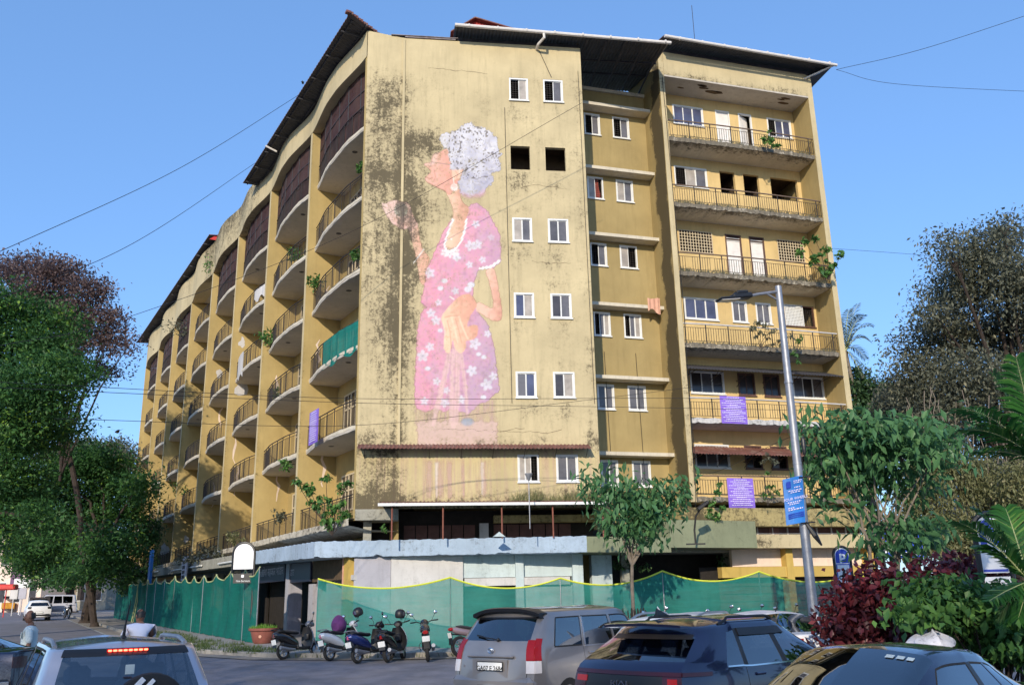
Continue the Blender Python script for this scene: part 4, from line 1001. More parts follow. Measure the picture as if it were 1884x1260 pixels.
# face in profile, looking up to the left
face = smoothpoly(cr([(615, 295), (560, 328), (505, 352), (488, 388), (478, 412), (432, 424), (424, 440), (462, 470), (478, 500), (440, 535), (430, 560), (452, 588), (520, 622), (590, 655), (640, 695), (705, 600), (722, 560), (752, 470), (680, 440), (640, 390), (632, 330)]), 4)
lay(sdf(face, .5), grad((240, 160, 140), (226, 122, 100), (PX-785)/50+.3*n6), 1)
lay(sdf(smoothpoly(cr([(500, 350), (540, 335), (520, 420), (470, 440), (425, 436), (470, 420), (488, 390)])), .5), (250, 190, 178), 2.5, .8)
lay(sdf(smoothpoly(cr([(660, 480), (745, 470), (735, 540), (690, 565), (668, 560)])), .5), (240, 176, 140), 1)
for p_, wd, c_, o_ in ((cr([(485, 412), (640, 435), (690, 440)]), .7, (150, 110, 120), .9), (cr([(485, 412), (478, 440), (492, 452)]), .6, (150, 110, 120), .7), (cr([(505, 475), (520, 540), (505, 570)]), .8, (200, 96, 84), .7), (cr([(436, 542), (470, 556), (492, 548)]), .9, (176, 74, 70), .85), (cr([(520, 385), (560, 392)]), .8, (168, 88, 80), .8), (cr([(690, 490), (712, 520), (700, 545)]), .7, (206, 112, 92), .8), (cr([(452, 588), (520, 622), (600, 660)]), .8, (204, 100, 88), .6)):
    lay(seg(p_)-wd, c_, .8, o_)
# grey hair
HR = smoothpoly(cr([(560, 190), (600, 160), (690, 150), (760, 100), (820, 72), (870, 112), (940, 122), (1000, 160), (1050, 230), (1065, 310), (1092, 352), (1062, 385), (1078, 470), (1040, 502), (1000, 510), (1010, 570), (970, 622), (940, 672), (870, 690), (790, 700), (730, 672), (712, 600), (722, 560), (750, 478), (660, 478), (640, 400), (630, 330), (600, 292), (570, 250)]), 4)
hc = grad((214, 214, 232), (160, 160, 198), (PY-240)/150+.35*n12+.2*n6); hc = np.where(((n3 > .38) & (vn(PX, PY, 22, 12) > -.35) & (PY < 330))[:, None], lin((112, 108, 124)), hc)
lay(sdf(HR, 2.2), hc, 1.1)
for k in range(60):
    x, y = rng.uniform(832, 912), rng.uniform(245, 352); a = rng.uniform(0, 6.3); r = rng.uniform(3, 8)
    dd = seg([(x+r*cos(a+q*.5), y+r*sin(a+q*.5)) for q in range(4)])-.6; dd = np.where(sdf(HR) < -4, dd, 9) if k % 20 == 0 else dd
    inside = ((PX-870)/44)**2+((PY-298)/58)**2 < 1; lay(np.where(inside, dd, 9), (232, 232, 244) if k % 2 else (140, 138, 168), .7, .7)
lay(sdf(smoothpoly(cr([(735, 665), (800, 690), (880, 680), (940, 650), (930, 700), (850, 715), (770, 712)])), 1), (236, 170, 200), 3, .6)
# earring, collar, necklace
lay(seg(cr([(672, 545), (678, 600)]))-.7, (248, 226, 220), .7); lay(np.hypot(PX-836, PY-345)-7, grad((250, 228, 222), (226, 170, 160), np.abs(n3)), .9)
cl = cr([(668, 905), (640, 985), (612, 1060), (596, 1130), (612, 1172), (650, 1180), (700, 1150), (742, 1085), (770, 1000), (786, 905)])
lay(seg(cl)-1.9-.9*np.sin(PX*1.1+PY*.9), (250, 244, 246), .8)
for x, y in ((598, 1190), (640, 1200), (690, 1180)): flower(690+x*.2143, 210+y*.2143, 7.5, (250, 244, 246))
lay(np.hypot(PX-830.5, PY-440)-1.6, (252, 236, 230), .8)
# sleeve shading, right arm
lay(sdf(smoothpoly([(896, 420), (912, 425), (920, 450), (916, 480), (902, 480), (900, 450)]), 1), (200, 130, 180), 4, .5)
lay(seg([(884, 494), (903, 491), (919, 480)])-2.4-.8*np.sin(PX*.9), (248, 242, 248), .8)
lay(sdf(smoothpoly([(894, 498), (908, 494), (914, 512), (918, 535), (924, 574), (921, 588), (910, 591), (896, 584), (876, 570), (880, 556), (894, 562), (906, 566), (906, 545), (899, 516)]), .6), grad((244, 176, 148), (216, 120, 92), (PX-895)/30+.3*n6), 1)
# lowered hand and the falling strands
for a in ([(272, 640), (300, 640), (262, 820), (205, 1045), (178, 1040), (235, 800)], [(318, 575), (348, 575), (350, 800), (338, 1060), (296, 1060), (322, 800)], [(352, 640), (366, 640), (392, 820), (402, 985), (388, 985), (372, 820)], [(300, 640), (318, 640), (312, 900), (300, 1050), (286, 1000)]):
    lay(sdf(smoothpoly(c7(a)), 1), (230, 180, 180), 1.6, .78)
for x0, x1 in ((285, 230), (325, 310), (340, 330), (300, 262), (360, 390)): lay(seg(c7([(x0, 630), ((x0+x1)/2+4, 800), (x1, 1040)]))-.5, (196, 130, 150), .8, .6)
lay(np.hypot((PX-860)/1.6, PY-776)-7, (120, 160, 200), 2, .7)
H2 = smoothpoly([(861, 540), (872, 549), (877, 562), (866, 580), (860, 600), (868, 598), (879, 600), (878, 617), (868, 625), (858, 628), (857, 641), (848, 650), (838, 642), (833, 626), (828, 648), (819, 646), (817, 625), (820, 610), (812, 588), (816, 576), (827, 563), (843, 547)], 4)
lay(sdf(H2, .5), grad((250, 190, 146), (226, 132, 98), (PX-820-(PY-590)*.25)/50+.25*n6), 1)
for p_ in (c7([(248, 425), (262, 500), (258, 600)]), c7([(300, 410), (318, 470), (338, 560)]), c7([(345, 405), (372, 480), (400, 540)])): lay(seg(p_)-1.5, (252, 208, 168), 1.2, .8)
for p_ in (c7([(275, 430), (292, 500), (300, 600)]), c7([(325, 420), (345, 490), (362, 565)]), c7([(260, 410), (300, 400), (345, 400)])): lay(seg(p_)-.7, (196, 100, 76), .9, .75)
lay(seg(c7([(292, 285), (315, 300)]))-1, (248, 236, 226), .7)
AL = np.clip(AL, 0, 1)*(1-.25*np.clip(vn(PX, PY, 5, 21)-.2, 0, 1))
nx_, nz_ = S_.shape; ok = AL.reshape(nx_, nz_); I = np.arange(nx_*nz_).reshape(nx_, nz_)
F = np.stack([I[:-1, :-1], I[1:, :-1], I[1:, 1:], I[:-1, 1:]], -1).reshape(-1, 4)
F = F[AL[F].max(1) > .02]
# wrap over the pilaster strip
Vw = W_.T.copy(); nrm = np.array(FA)[:3, 1]; onp = (S_.ravel() > 1.50) & (S_.ravel() < 1.64); Vw[onp] -= nrm*.046
used = np.unique(F); mp = np.full(len(Vw), -1); mp[used] = np.arange(len(used)); loc = np.array(WM[BLD.name])[:3, 3]
me = fast_mesh('mural', Vw[used]-loc, mp[F], M_['mural'])
# per-vertex paint colour and cover (the validate() call keeps the order)
a = me.attributes.new('paint', 'FLOAT_COLOR', 'POINT'); a.data.foreach_set('color', np.concatenate([RGB[used], np.ones((len(used), 1))], 1).astype(np.float32).ravel())
a = me.attributes.new('cover', 'FLOAT', 'POINT'); a.data.foreach_set('value', AL[used].astype(np.float32))
a = me.attributes.new('mould', 'FLOAT', 'POINT'); a.data.foreach_set('value', np.array([mouldA(s, z) for s, z in zip(S_.ravel()[used], Z_.ravel()[used])], np.float32)-.12)
o = bpy.data.objects.new('mural', me); link(o, BLD); o['label'] = 'faded mural of a grey haired woman in a pink flowered dress'
# ------------------------------------------------------------------ shade nets on the pavement edge
def net_fence(pts, name, label, mat, rim, sag, group=None, foot=.04):
    base = thing(name, label, 'net fence', (pts[0][0], pts[0][1], gz(pts[0][1])), 0, group)
    R = random.Random(len(pts))
    for (x, y, zt_) in pts:
        b = MB(); b.tube([(x, y+.03, gz(y)+.1), (x, y+.03, zt_+.02)], .022, 6); part('post', M_['steel'], b, base)
    for (p, q) in zip(pts, pts[1:]):
        a = np.array(p[:2]); c = np.array(q[:2]); L = np.hypot(*(c-a)); nu, nv = max(8, int(L*5)), 12; n_ = np.array([-(c-a)[1], (c-a)[0]])/L; P = []; ph = R.uniform(0, 6)
        for i in range(nu+1):
            u = i/nu; col_ = []; xy = a+(c-a)*u; zt_ = p[2]+(q[2]-p[2])*u-sag*4*u*(1-u)*(1 if True else 0); zb = gz(xy[1])+.14+foot*sin(u*17+ph)*.5
            for j in range(nv+1):
                v = j/nv; f = .10*sin(pi*u)*sin(pi*v)+.03*sin(u*nu*.9+ph+v*2)*(1-abs(2*v-1)*.4)+.05*sin(5*v+9*u+ph)*sin(pi*u)
                w_ = xy-n_*(f+.10*(1-v)*0); col_.append((w_[0], w_[1], zb+(zt_-zb)*v))
            P.append(col_)
        P = np.array(P); b = MB(); b.grid(P); pn = part('net_panel', M_[mat], b, base, smooth=True)
        b = MB(); b.tube([tuple(k) for k in P[:, -1]], .028, 5); part('top_rope', M_[rim], b, base)
    return base
def top(px, py, Y): return float(at(px, py, Y)[2])
NT = [(-7.0, 32.6, top(600, 1064, 32.6)), (-2.15, 29.9, top(825, 1062, 29.9)), (1.42, 30.5, top(1026, 1063, 30.5)), (4.9, 31.2, top(1212, 1050, 31.2)), (8.35, 32, top(1390, 1051, 32)), (12.2, 33, top(1578, 1054, 33)), (13.7, 33.5, top(1640, 1076, 33.5)), (18, 35.2, top(1760, 1080, 35.2))]
net_fence(NT, 'shade_net_fence', 'translucent green shade net with yellow rope hung across the mural front', 'net', 'netrim', .33)
tL = [2.55, 4.6, 7.0, 9.6, 12.3, 14.4, 16.6, 19.5, 22.5, 25.5, 28.5, 31.5, 35, 39, 43]
NL = []
for t in tL:
    q = FL @ Vector((-t, -2.75, 0)); NL.append((q.x, q.y, gz(q.y)+2.72+(.12 if t < 3 else .06*sin(t*3))))
net_fence(NL, 'shade_net_fence', 'dense dark green scalloped net running along the shop side street', 'netd', 'paleedge', .30)
for k, t in enumerate((31.7, 32.4)):
    q = FL @ Vector((-t, -2.95, 0)); b = MB(T(q.x, q.y, gz(q.y))); b.tube([(0, 0, .05), (.25, -.2, 1.4), (.1+.2*k, -.1, 2.8)], .03, 5)
    tag(b.build('bamboo_pole', M_['paleedge']), ('left' if k else 'right')+' one of two thin pale bamboo poles leaning on the dark green net', 'pole', 'bamboo poles on the net').location = (0, 0, 0)

# ------------------------------------------------------------------ lamp post, banners, signs
lp = thing('street_lamp', 'tall grey steel street lamp with one arm and flat head', 'street lamp', (6.3, 20, gz(20)))
b = MB(); b.tube([(0, 0, -.1), (0, 0, 3), (0, 0, 8.75)], [.115, .10, .075], 12); b.tube([(0, 0, 0), (0, 0, .12)], .2, 12)
for z in (4.55, 6.4): b.tube([(0, 0, z), (0, 0, z+.05)], .098, 12)
b.build('pole', M_['steel'], lp, True)
q = at(1344, 556, 19.6)-np.array([6.3, 20, gz(20)]); e = at(1432, 545, 20)-np.array([6.3, 20, gz(20)])
b = MB(); b.tube([(0, 0, 8.62), (q[0]*.45, q[1]*.45, 8.50), (q[0]*.80, q[1]*.8, 8.36)], .035, 8); b.tube([(0, 0, 8.38), (-.3, -.1, 8.53)], .025, 6); b.build('arm', M_['steel'], lp, True)
hd = T(q[0]*.78, q[1]*.78, 8.38) @ RZ(math.atan2(q[1], q[0])) @ RY(radians(8))
b = MB(hd); b.cbox((.0, 0, .03), (.52, .26, .12), .03); b.cbox((.32, 0, -.01), (.6, .30, .05), .02); b.cbox((-.02, 0, .12), (.3, .2, .07), .02); b.build('lamp_head', M_['black'], lp)
b = MB(hd); b.box(.1, .58, -.12, .12, -.05, -.036); b.build('diffuser', M_['whitelens'], lp)
b = MB(T(0, 0, 1.05)); b.box(-.05, .05, -.112, -.106, 0, .3); b.build('sticker', M_['whitep'], lp)
# blue banner tied to the lamp post
c0 = at(1440, 882, 19.85); c1 = at(1476, 874, 19.9); c2 = at(1482, 960, 19.9); c3 = at(1447, 966, 19.85)
bn = thing('lamp_post_banner', 'bright blue printed notice tied to the lamp post', 'banner', tuple(c0)); B0 = Vector(c0)
def patchgrid(cs, nu=6, nv=8, bulge=.04):
    cs = [np.array(c) for c in cs]; return np.array([[tuple((cs[0]*(1-u)+cs[1]*u)*(1-v)+(cs[3]*(1-u)+cs[2]*u)*v+np.array([0, -bulge*sin(pi*u), 0])) for v in np.linspace(0, 1, nv)] for u in np.linspace(0, 1, nu)])
PG = patchgrid((c0, c1, c2, c3)); b = MB(); b.grid(PG); b.grid(PG+np.array([0, .015, 0])); part('sheet', M_['skyblue'], b, bn)
exb = Vector(c1-c0); ezb = Vector(c0-c3); wB, hB = exb.length, ezb.length; exn, ezn = exb.normalized(), ezb.normalized()
def onB(u, v, off=.055):
    P = Vector(c3)+exb*u+ezb*v; return Matrix(((exn.x, ezn.x, 0, P.x), (exn.y, ezn.y, -1, P.y-off), (exn.z, ezn.z, 0, P.z), (0, 0, 0, 1)))
def ptext(body, M, size, mat, par, **kw): return text_part(body, size, M_[mat], par, WM[par.name].inverted() @ M, **kw)
ptext('FOUR WHEELS', onB(.53, .53), .085, 'lilac', bn)
b = MB()
for v, u0, u1 in ((.66, .3, .8), (.70, .2, .86), (.76, .5, .8), (.86, .5, .86), (.90, .5, .9), (.45, .12, .8), (.41, .2, .7), (.33, .12, .45), (.29, .12, .85)):
    b.T = onB(0, v); x = u0*wB
    while x < u1*wB: l = rng.uniform(.02, .06); b.box(x, min(x+l, u1*wB), 0, .022, 0, .002); x += l+.018
part('small_print', M_['lilac'], b, bn)
b = MB()
for v in (.20, .16, .12): b.T = onB(0, v); b.box(.1*wB, .9*wB, 0, .02, 0, .002)
b.T = onB(.22, .84); b.box(-.05, .06, -.06, .08, 0, .003); part('small_print', M_['signblue'], b, bn)
b = MB(); b.T = T(*(np.array([6.3, 19.8, 0]))); b.ell((.12, 0, 5.05-.3), (.05, .05, .22)); b.T = Matrix.Identity(4); b.tube([tuple(c2), tuple(at(1500, 985, 19.85)), tuple(at(1512, 1003, 19.85))], [.03, .06, .02], 6)
b.tube([tuple(at(1470, 878, 19.85)), tuple(at(1492, 876, 19.85))], .014, 5); b.tube([tuple(at(1474, 962, 19.85)), tuple(at(1500, 960, 19.85))], .014, 5)
part('tie', M_['black'], b, bn)

def purple_banner(px0, py0, px1, py1, fr, y, label, dashes, tilt=0, narrow=False):
    inv = fr.inverted()
    def onplane(px, py):
        d = inv.to_3x3() @ Vector(ray(px, py)); o = inv @ Vector(CO); t = (y-o.y)/d.y; return o+d*t
    a = onplane(px0, py0); c = onplane(px1, py1); x0, x1, z1, z0 = a.x, c.x, a.z, c.z
    t_ = thing('notice_banner', label, 'banner', M=fr @ T(x0, y, z0)); W, H = x1-x0, z1-z0
    P = np.array([[(W*u, -.03*sin(pi*u)*sin(pi*v), H*v) for v in np.linspace(0, 1, 8)] for u in np.linspace(0, 1, 8)]); b = MB(); b.grid(P); b.grid(P+np.array([0, .012, 0])); b.build('sheet', M_['purple'], t_)
    b = MB(); n = 14
    for r in range(n):
        zz = H*(.95-.92*r/n); full = dashes[r % len(dashes)]; w_ = W*full/2; x = W/2-w_
        while x < W/2+w_-.01:
            l = min(rng.uniform(.03, .11), W/2+w_-x); u = (x+l/2)/W; b.box(x, x+l, -.036*sin(pi*u)-.009, -.030*sin(pi*u)-.005, zz-H*.022, zz); x += l+.022
    for f in (.36, .66): b.box(.04*W, .96*W, -.03, -.024, H*f-.006, H*f+.006)
    b.build('small_print', M_['lilac'], t_); return t_
D_ = [.5, .75, .6, .9, .3, .55, .8, .62, .9, .4, .7, .86, .66, .8]
purple_banner(1324, 728, 1376, 780, FW, -.16, 'purple notice hung on the second balcony railing of the right wing', D_)
purple_banner(1337, 879, 1390, 934, FW, -.18, 'purple notice hung on the lowest balcony railing of the right wing', D_)
purple_banner(570, 760, 584, 812, FL, -.34, 'purple notice on a curved balcony railing left of the mural corner', [.6, .7])
# arched sign frame, P signs
def arch_sign(loc, H, W, label, board, rz=0, plate=None, mark=None, fullframe=False):
    t_ = thing('arched_sign', label, 'sign', loc, rz); b = MB(); r = W/2+.04
    arc = [(r*cos(a), 0, H-r+r*sin(a)) for a in np.linspace(0, pi, 14)]
    b.tube([(r, 0, 0)]+arc+([(-r, 0, 0)] if fullframe else [(-r, 0, H-board[1]-.15)]), .045, 7); b.build('frame', M_['black'], t_, True)
    z0 = H-board[1]; cz = H-r
    P = [(-W/2, z0), (W/2, z0)]+[(W/2*cos(a), cz+W/2*sin(a)) for a in np.linspace(0, pi, 14)]
    b = MB(RX(pi/2)); b.prism(P, -.015, .015); b.build('board', M_['whitep'], t_); return t_, z0, cz
A1 = at(459, 1193, 35.6); A1[2] = gz(35.6)+.1
sg, z0, cz = arch_sign((A1[0]-.42, 35.6, A1[2]), top(440, 998, 35.6)-A1[2], .76, 'blank white arched signboard in a black frame at the net end', (.76, 1.0))
b = MB(); b.box(-.36, .36, -.02, .02, z0-.52, z0-.16); b.build('lower_board', M_['black'], sg)
text_part('Goa Services', .10, M_['whitep'], sg, T(.02, -.024, z0-.44) @ UPRIGHT); b = MB(T(0, -.024, z0-.27)); b.box(-.05, .05, -.002, .002, -.04, .06); b.build('emblem', M_['whitep'], sg)
# parking sign in front of the wing
Pp = at(1546, 1120, 30.0); zt_ = top(1553, 1005, 30.0)
sg, z0, cz = arch_sign((float(at(1553, 1060, 30)[0]), 30.0, gz(30)), zt_-gz(30), .46, 'small arched parking sign with a white P above a motorcycle symbol', (.46, 1.28))
b = MB(RX(pi/2)); W = .42; b.prism([(-W/2, cz-.25), (W/2, cz-.25)]+[(W/2*cos(a), cz-.02+W/2*sin(a)) for a in np.linspace(0, pi, 12)], .016, .024); b.build('blue_panel', M_['signblue'], sg)
text_part('P', .42, M_['whitep'], sg, T(0, -.030, cz-.13) @ UPRIGHT, bold=.012)
b = MB(T(0, -.02, cz-.62)); b.box(-.22, .22, -.006, .0, -.36, .36-.02); b.build('symbol_frame', M_['signblue'], sg)
b = MB(T(0, -.03, cz-.62)); b.box(-.19, .19, -.004, .0, -.32, .31); b.build('symbol_panel', M_['whitep'], sg)
mk = MB(T(0, -.037, cz-.70) @ RX(pi/2))
for x in (-.1, .1): mk.lathe([(.075, 0), (.075, .004), (.04, .004), (.04, 0)], 14, T(x, 0, 0))
mk.prism([(-.12, .03), (-.03, .13), (.04, .13), (.12, .05), (.05, .02), (-.04, .0)], 0, .004); mk.prism([(-.06, .12), (.0, .27), (.06, .22), (.03, .12)], 0, .0041); mk.build('motorcycle_symbol', M_['ink'], sg)
b = MB(); b.box(-.2, .2, -.02, .02, z0-.42, z0-.14); b.build('lower_board', M_['whitep'], sg); text_part('Panaji', .11, M_['ink'], sg, T(0, -.024, z0-.33) @ UPRIGHT)
# larger parking sign behind the palm, with its Panaji board
q = at(1826, 1010, 15.5); sg, z0, cz = arch_sign((q[0], 15.5, gz(15.5)), top(1822, 944, 15.5)-gz(15.5), .40, 'large blue arched parking sign half hidden by palm fronds', (.40, .98), rz=radians(-12))
b = MB(RX(pi/2)); b.prism([(-.17, cz-.28), (.17, cz-.28)]+[(.17*cos(a), cz-.02+.17*sin(a)) for a in np.linspace(0, pi, 12)], .016, .022); b.build('blue_panel', M_['signblue'], sg); b = MB(RX(pi/2)); b.prism([(-.19, z0+.02), (.19, z0+.02), (.19, z0+.06), (-.19, z0+.06)], .016, .02); b.build('blue_stripe', M_['signblue'], sg)
text_part('P', .34, M_['whitep'], sg, T(0, -.026, cz-.2) @ UPRIGHT, bold=.01)
b = MB(); b.box(-.2, .2, -.02, .02, z0-.26, z0-.06); b.build('lower_board', M_['whitep'], sg); text_part('panaji', .10, M_['ink'], sg, T(-.04, -.024, z0-.21) @ UPRIGHT, bold=.002)
b = MB(T(.02, -.024, z0-.10)); b.ell((0, 0, 0), (.012, .003, .016), 8, 6); b.box(.01, .16, -.002, .002, -.055, -.051); b.build('emblem', M_['ink'], sg)
# shop signs on the left side
def shop_sign(x0, x1, z0, z1, label, lines, mat='dark', y=-.05, tmat='lilac'):
    t_ = thing('shop_sign', label, 'sign', M=FL @ T(x0, y, z0)); b = MB(); b.cbox(((x1-x0)/2, .05, (z1-z0)/2), (x1-x0, .1, z1-z0), .02); b.build('board', M_[mat], t_)
    for body, u, v, s in lines: text_part(body, s, M_[tmat], t_, T((x1-x0)*u, -.006, (z1-z0)*v) @ UPRIGHT, ax='LEFT')
    return t_
M_['signdark'] = flat('dark_blue_signboard', (.02, .022, .05), .4); M_['letter'] = flat('pale_lettering', (.55, .50, .58), .6)
shop_sign(-16.6, -8.6, 2.62, 3.62, 'long dark shop sign with pale Goa Sahakar Bhandar lettering', [('Goa Sahakar Bhandar', .03, .45, .52), ('- गोवा सहकार भांडार', .50, .45, .50), ('Panaji', .2, .12, .2)], 'signdark', tmat='letter')
shop_sign(-8.4, -4.9, 2.5, 3.35, 'short dark blue shop sign beside the ochre column', [('भांडार', .1, .5, .42)], 'signdark', tmat='letter')
shop_sign(-4.6, -.9, 2.45, 3.3, 'dark brown unlit shop sign next to the mural corner', [], 'brownroom')
t_ = shop_sign(-24.2, -22.9, 2.6, 4.4, 'tall narrow pale lilac vertical shop sign above the dark net', [], 'walllilac', y=-1.6)
b = MB()
for c in range(3):
    for r in range(5): b.box(.25+c*.27, .43+c*.27, -.012, -.004, .3+r*.27, .48+r*.27)
b.build('lettering', M_['ink'], t_)
b = MB(FL @ T(-31.5, -2.2, 1.2)); b.box(-.35, .35, -.08, .08, 0, 4.0); tag(b.build('blue_signboard', M_['skyblue']), 'tall bright blue vertical board beside the far shops', 'sign')
q = at(222, 1052, 70); b = MB(T(q[0], 70, q[2])); b.box(-2.6, .0, -.1, .1, -1.2, 1.4); b.box(0, 1.5, -.1, .1, -1.2, .4); tag(b.build('white_hoarding', M_['wallwhite']), 'torn white hoarding behind the dark net far down the street', 'hoarding')
# terracotta planter with grass
q = at(483, 1192, 34.6); pl_ = thing('planter', 'round terracotta planter full of bright lime grass', 'planter', (q[0], 34.6, gz(34.6)+.12))
b = MB(); b.lathe([(.30, 0), (.36, .05), (.46, .42), (.53, .46), (.54, .54), (.47, .54), (.45, .44), (.001, .42)], 24); b.build('pot', M_['terra'], pl_, True)
b = MB(T(0, -.43, .25)); b.lathe([(.001, 0), (.06, .0), (.03, .006)], 5, RX(pi/2)); b.build('star', M_['cloth'], pl_)
V = []; F = []; R = np.random.RandomState(5)
for i in range(900):
    a = R.uniform(0, 6.28); r = .46*sqrt(R.uniform()); h = .26*R.uniform(.5, 1)*(1.15-r); t = R.uniform(0, 6.28); o_ = .12*r; n = len(V)
    V += [(r*cos(a)-.012*cos(t), r*sin(a)-.012*sin(t), .44), (r*cos(a)+.012*cos(t), r*sin(a)+.012*sin(t), .44), (r*1.15*cos(a)+.06*cos(t+2), r*1.15*sin(a)+.06*sin(t+2), .46+h)]; F.append((n, n+1, n+2))
me = fast_mesh('tuft', V, F, L_['lime'], R.uniform(size=len(F))); o = bpy.data.objects.new('tuft', me); link(o, pl_)

# overhead cables
def cable(name, pts, label, r=.016, sag=.0, mat='wire'):
    A = np.array([tuple(q) for q in pts], float); P = []
    for i in range(len(A)-1):
        a, c = A[i], A[i+1]; p0 = A[i-1] if i else 2*a-c; p3 = A[i+2] if i+2 < len(A) else 2*c-a
        for u in np.linspace(0, 1, 16)[:-1]: P.append(tuple(.5*((2*a)+(-p0+c)*u+(2*p0-5*a+4*c-p3)*u*u+(-p0+3*a-3*c+p3)*u**3)-np.array([0, 0, (sag*4*u*(1-u) if len(A) == 2 else 0)])))
    P.append(tuple(A[-1])); b = MB(); b.tube(P, r*.62, 5); tag(b.build(name, M_[mat]), label, 'cable', None)
cable('overhead_cable', [at(-60, 490, 26), at(330, 310, 36), at(558, 170, 44)], 'long cable climbing across the sky to the left roof edge', .02, .5)
cable('overhead_cable', [at(-30, 560, 22), at(250, 445, 28), at(470, 300, 40)], 'second cable crossing the sky just below the higher one', .016, .3)
cable('overhead_cable', [at(-20, 640, 20), at(240, 582, 26), at(660, 420, 31), at(1070, 190, 32)], 'thin cable crossing diagonally over the painted woman', .014, .1)
cable('overhead_cable', [at(-20, 702, 18), at(655, 733, 28), at(1300, 733, 30), at(1560, 748, 31)], 'upper one of two level cables passing across the painted dress hem', .013, .1)
cable('overhead_cable', [at(-20, 712, 18), at(655, 741, 28), at(1100, 748, 30), at(1560, 756, 31)], 'lower one of two level cables passing across the painted dress hem', .013, .1)
cable('overhead_cable', [at(100, 770, 20), at(660, 782, 28), at(1070, 737, 30), at(1330, 705, 33)], 'cable sloping up from the left shops to the right wing windows', .012, .1)
cable('overhead_cable', [FW @ Vector((8.9, -1.0, 26.3)), at(1700, 90, 36), at(1960, 5, 34)], 'cable leaving the right roof corner upwards out of frame', .018, .3)
cable('overhead_cable', [FW @ Vector((8.9, -1.0, 26.3)), at(1650, 155, 38), at(1960, 172, 38)], 'cable leaving the right roof corner almost level', .016, .3)
cable('overhead_cable', [FW @ Vector((8.0, 0, 17.2)), at(1700, 470, 42), at(1780, 482, 44)], 'cable from the right wing into the big hanging tree', .014, .1)
cable('overhead_cable', [FW @ Vector((.0, -.12, 8.9)), at(1290, 870, 32), at(1470, 800, 24), at(1520, 872, 21)], 'short cable from the stained wing corner to the lamp post', .01, .15)
for k, (x, y, Y, l) in enumerate(((557, 155, 44, 'small dark bird perched on the left roof edge'), (216, 797, 40, 'small dark bird flying over the trees'))):
    q = at(x, y, Y); bd = thing('bird', l, 'bird', tuple(q), rng.uniform(0, 3)); b = MB(); b.ell((0, 0, .08), (.16, .07, .08), 8, 6, RY(-.3)); b.ell((.15, 0, .16), (.05, .045, .045), 8, 6); b.tube([(.19, 0, .16), (.24, 0, .15)], [.015, .002], 5); b.tube([(-.12, 0, .05), (-.3, 0, .0)], [.05, .03], 5)
    b.build('body', M_['black'], bd, True); b = MB()
    for s in (-1, 1): b.add([(.06, s*.05, .12), (-.1, s*.06, .1), (-.16, s*(.1 if k == 0 else .34), .05 if k == 0 else .2)], [(0, 1, 2)])
    b.build('wing', M_['black'], bd)
# cloths, tarp, hanging flower lamp, floodlight
ck = MB(FW); P = np.array([[(x, RY0-.66-.02*sin(x*30), 14.3-h*(1+.25*sin(x*9))) for h in (-.12, 0, .25, .5)] for x in np.linspace(-1.05, -.45, 12)]); ck.grid(P); ck.grid(P+np.array([0, .012, 0])); tag(ck.build('laundry_cloth', M_['cloth']), 'peach cloth drying over a window canopy in the recess', 'cloth')
tp = MB(FL @ T(0, 0, SLZ[3])); bxx = np.linspace(.02, .62, 26); P = np.array([[(bx(u), bow(u)-.0-.02*sin(u*60), z+(.12*sin(u*25) if z < .5 else 0)-.25*max(0, u-.5)*(z < .3)) for z in (-.18, .2, .6, 1.05)] for u in bxx]); tp.grid(P); tag(tp.build('balcony_tarp', M_['tarp']), 'teal shade net tied along a curved balcony near the mural corner', 'tarp')
for k, (bay, fl, u0, u1, z0, z1, lb) in enumerate(((2, 1, .1, .35, .3, .95, 'white cloth drying on a third bay upper balcony'), (2, 2, .6, .9, -.3, 1.1, 'big white sheet hanging on a third bay middle balcony'))):
    b = MB(FL @ T(-bay*WB, 0, SLZ[fl])); P = np.array([[(bx(u), bow(u)-.01-.015*sin(u*90), z+(.15*sin(u*40) if z < z0+.1 else 0)) for z in np.linspace(z0, z1, 4)] for u in np.linspace(u0, u1, 12)]); b.grid(P); b.grid(P+np.array([0, .012, 0])); tag(b.build('laundry_cloth', M_['wallwhite']), lb, 'cloth')
q = at(973, 890, 32.2); tl_ = thing('flower_lamp', 'small dark pole with a cup head rising above the white gutter', 'lamp', (q[0], 32.2, 5.0)); b = MB(); b.tube([(0, 0, -1.0), (0, 0, .75)], .018, 6); b.build('pole', M_['steel'], tl_); b = MB(T(0, 0, .68)); b.lathe([(.03, 0), (.06, .06), (.13, .22), (.14, .26), (.02, .24)], 12); b.build('shade', M_['steel'], tl_)
q = at(1280, 1000, 34.2); fl_ = thing('floodlight', 'black floodlight on a bent bracket fixed to the green grey canopy', 'floodlight', tuple(q)); b = MB(); b.box(-.35, .35, -.06, .05, -.03, .02); b.tube([(0, 0, 0), (-.02, -.05, .5), (.05, -.15, 1.0), (.25, -.25, 1.3)], .035, 6); b.build('bracket', M_['black'], fl_); b = MB(T(.3, -.3, 1.36) @ RY(-.6)); b.cbox((0, 0, 0), (.5, .3, .14), .03); b.build('head', M_['black'], fl_)
q = at(920, 984, 32.5); tag(MB(T(q[0], 32.5, q[2]) @ RZ(.3)).add([(-.2, 0, -.05), (.2, 0, -.05), (.2, .3, -.05), (-.2, .3, -.05), (-.03, 0, .12), (.02, .3, .1)], [(0, 1, 4), (2, 3, 5), (1, 2, 5, 4), (3, 0, 4, 5)]).build('folded_board', M_['wallblue']), 'small teal folded board lying on the blue canopy edge', 'board')
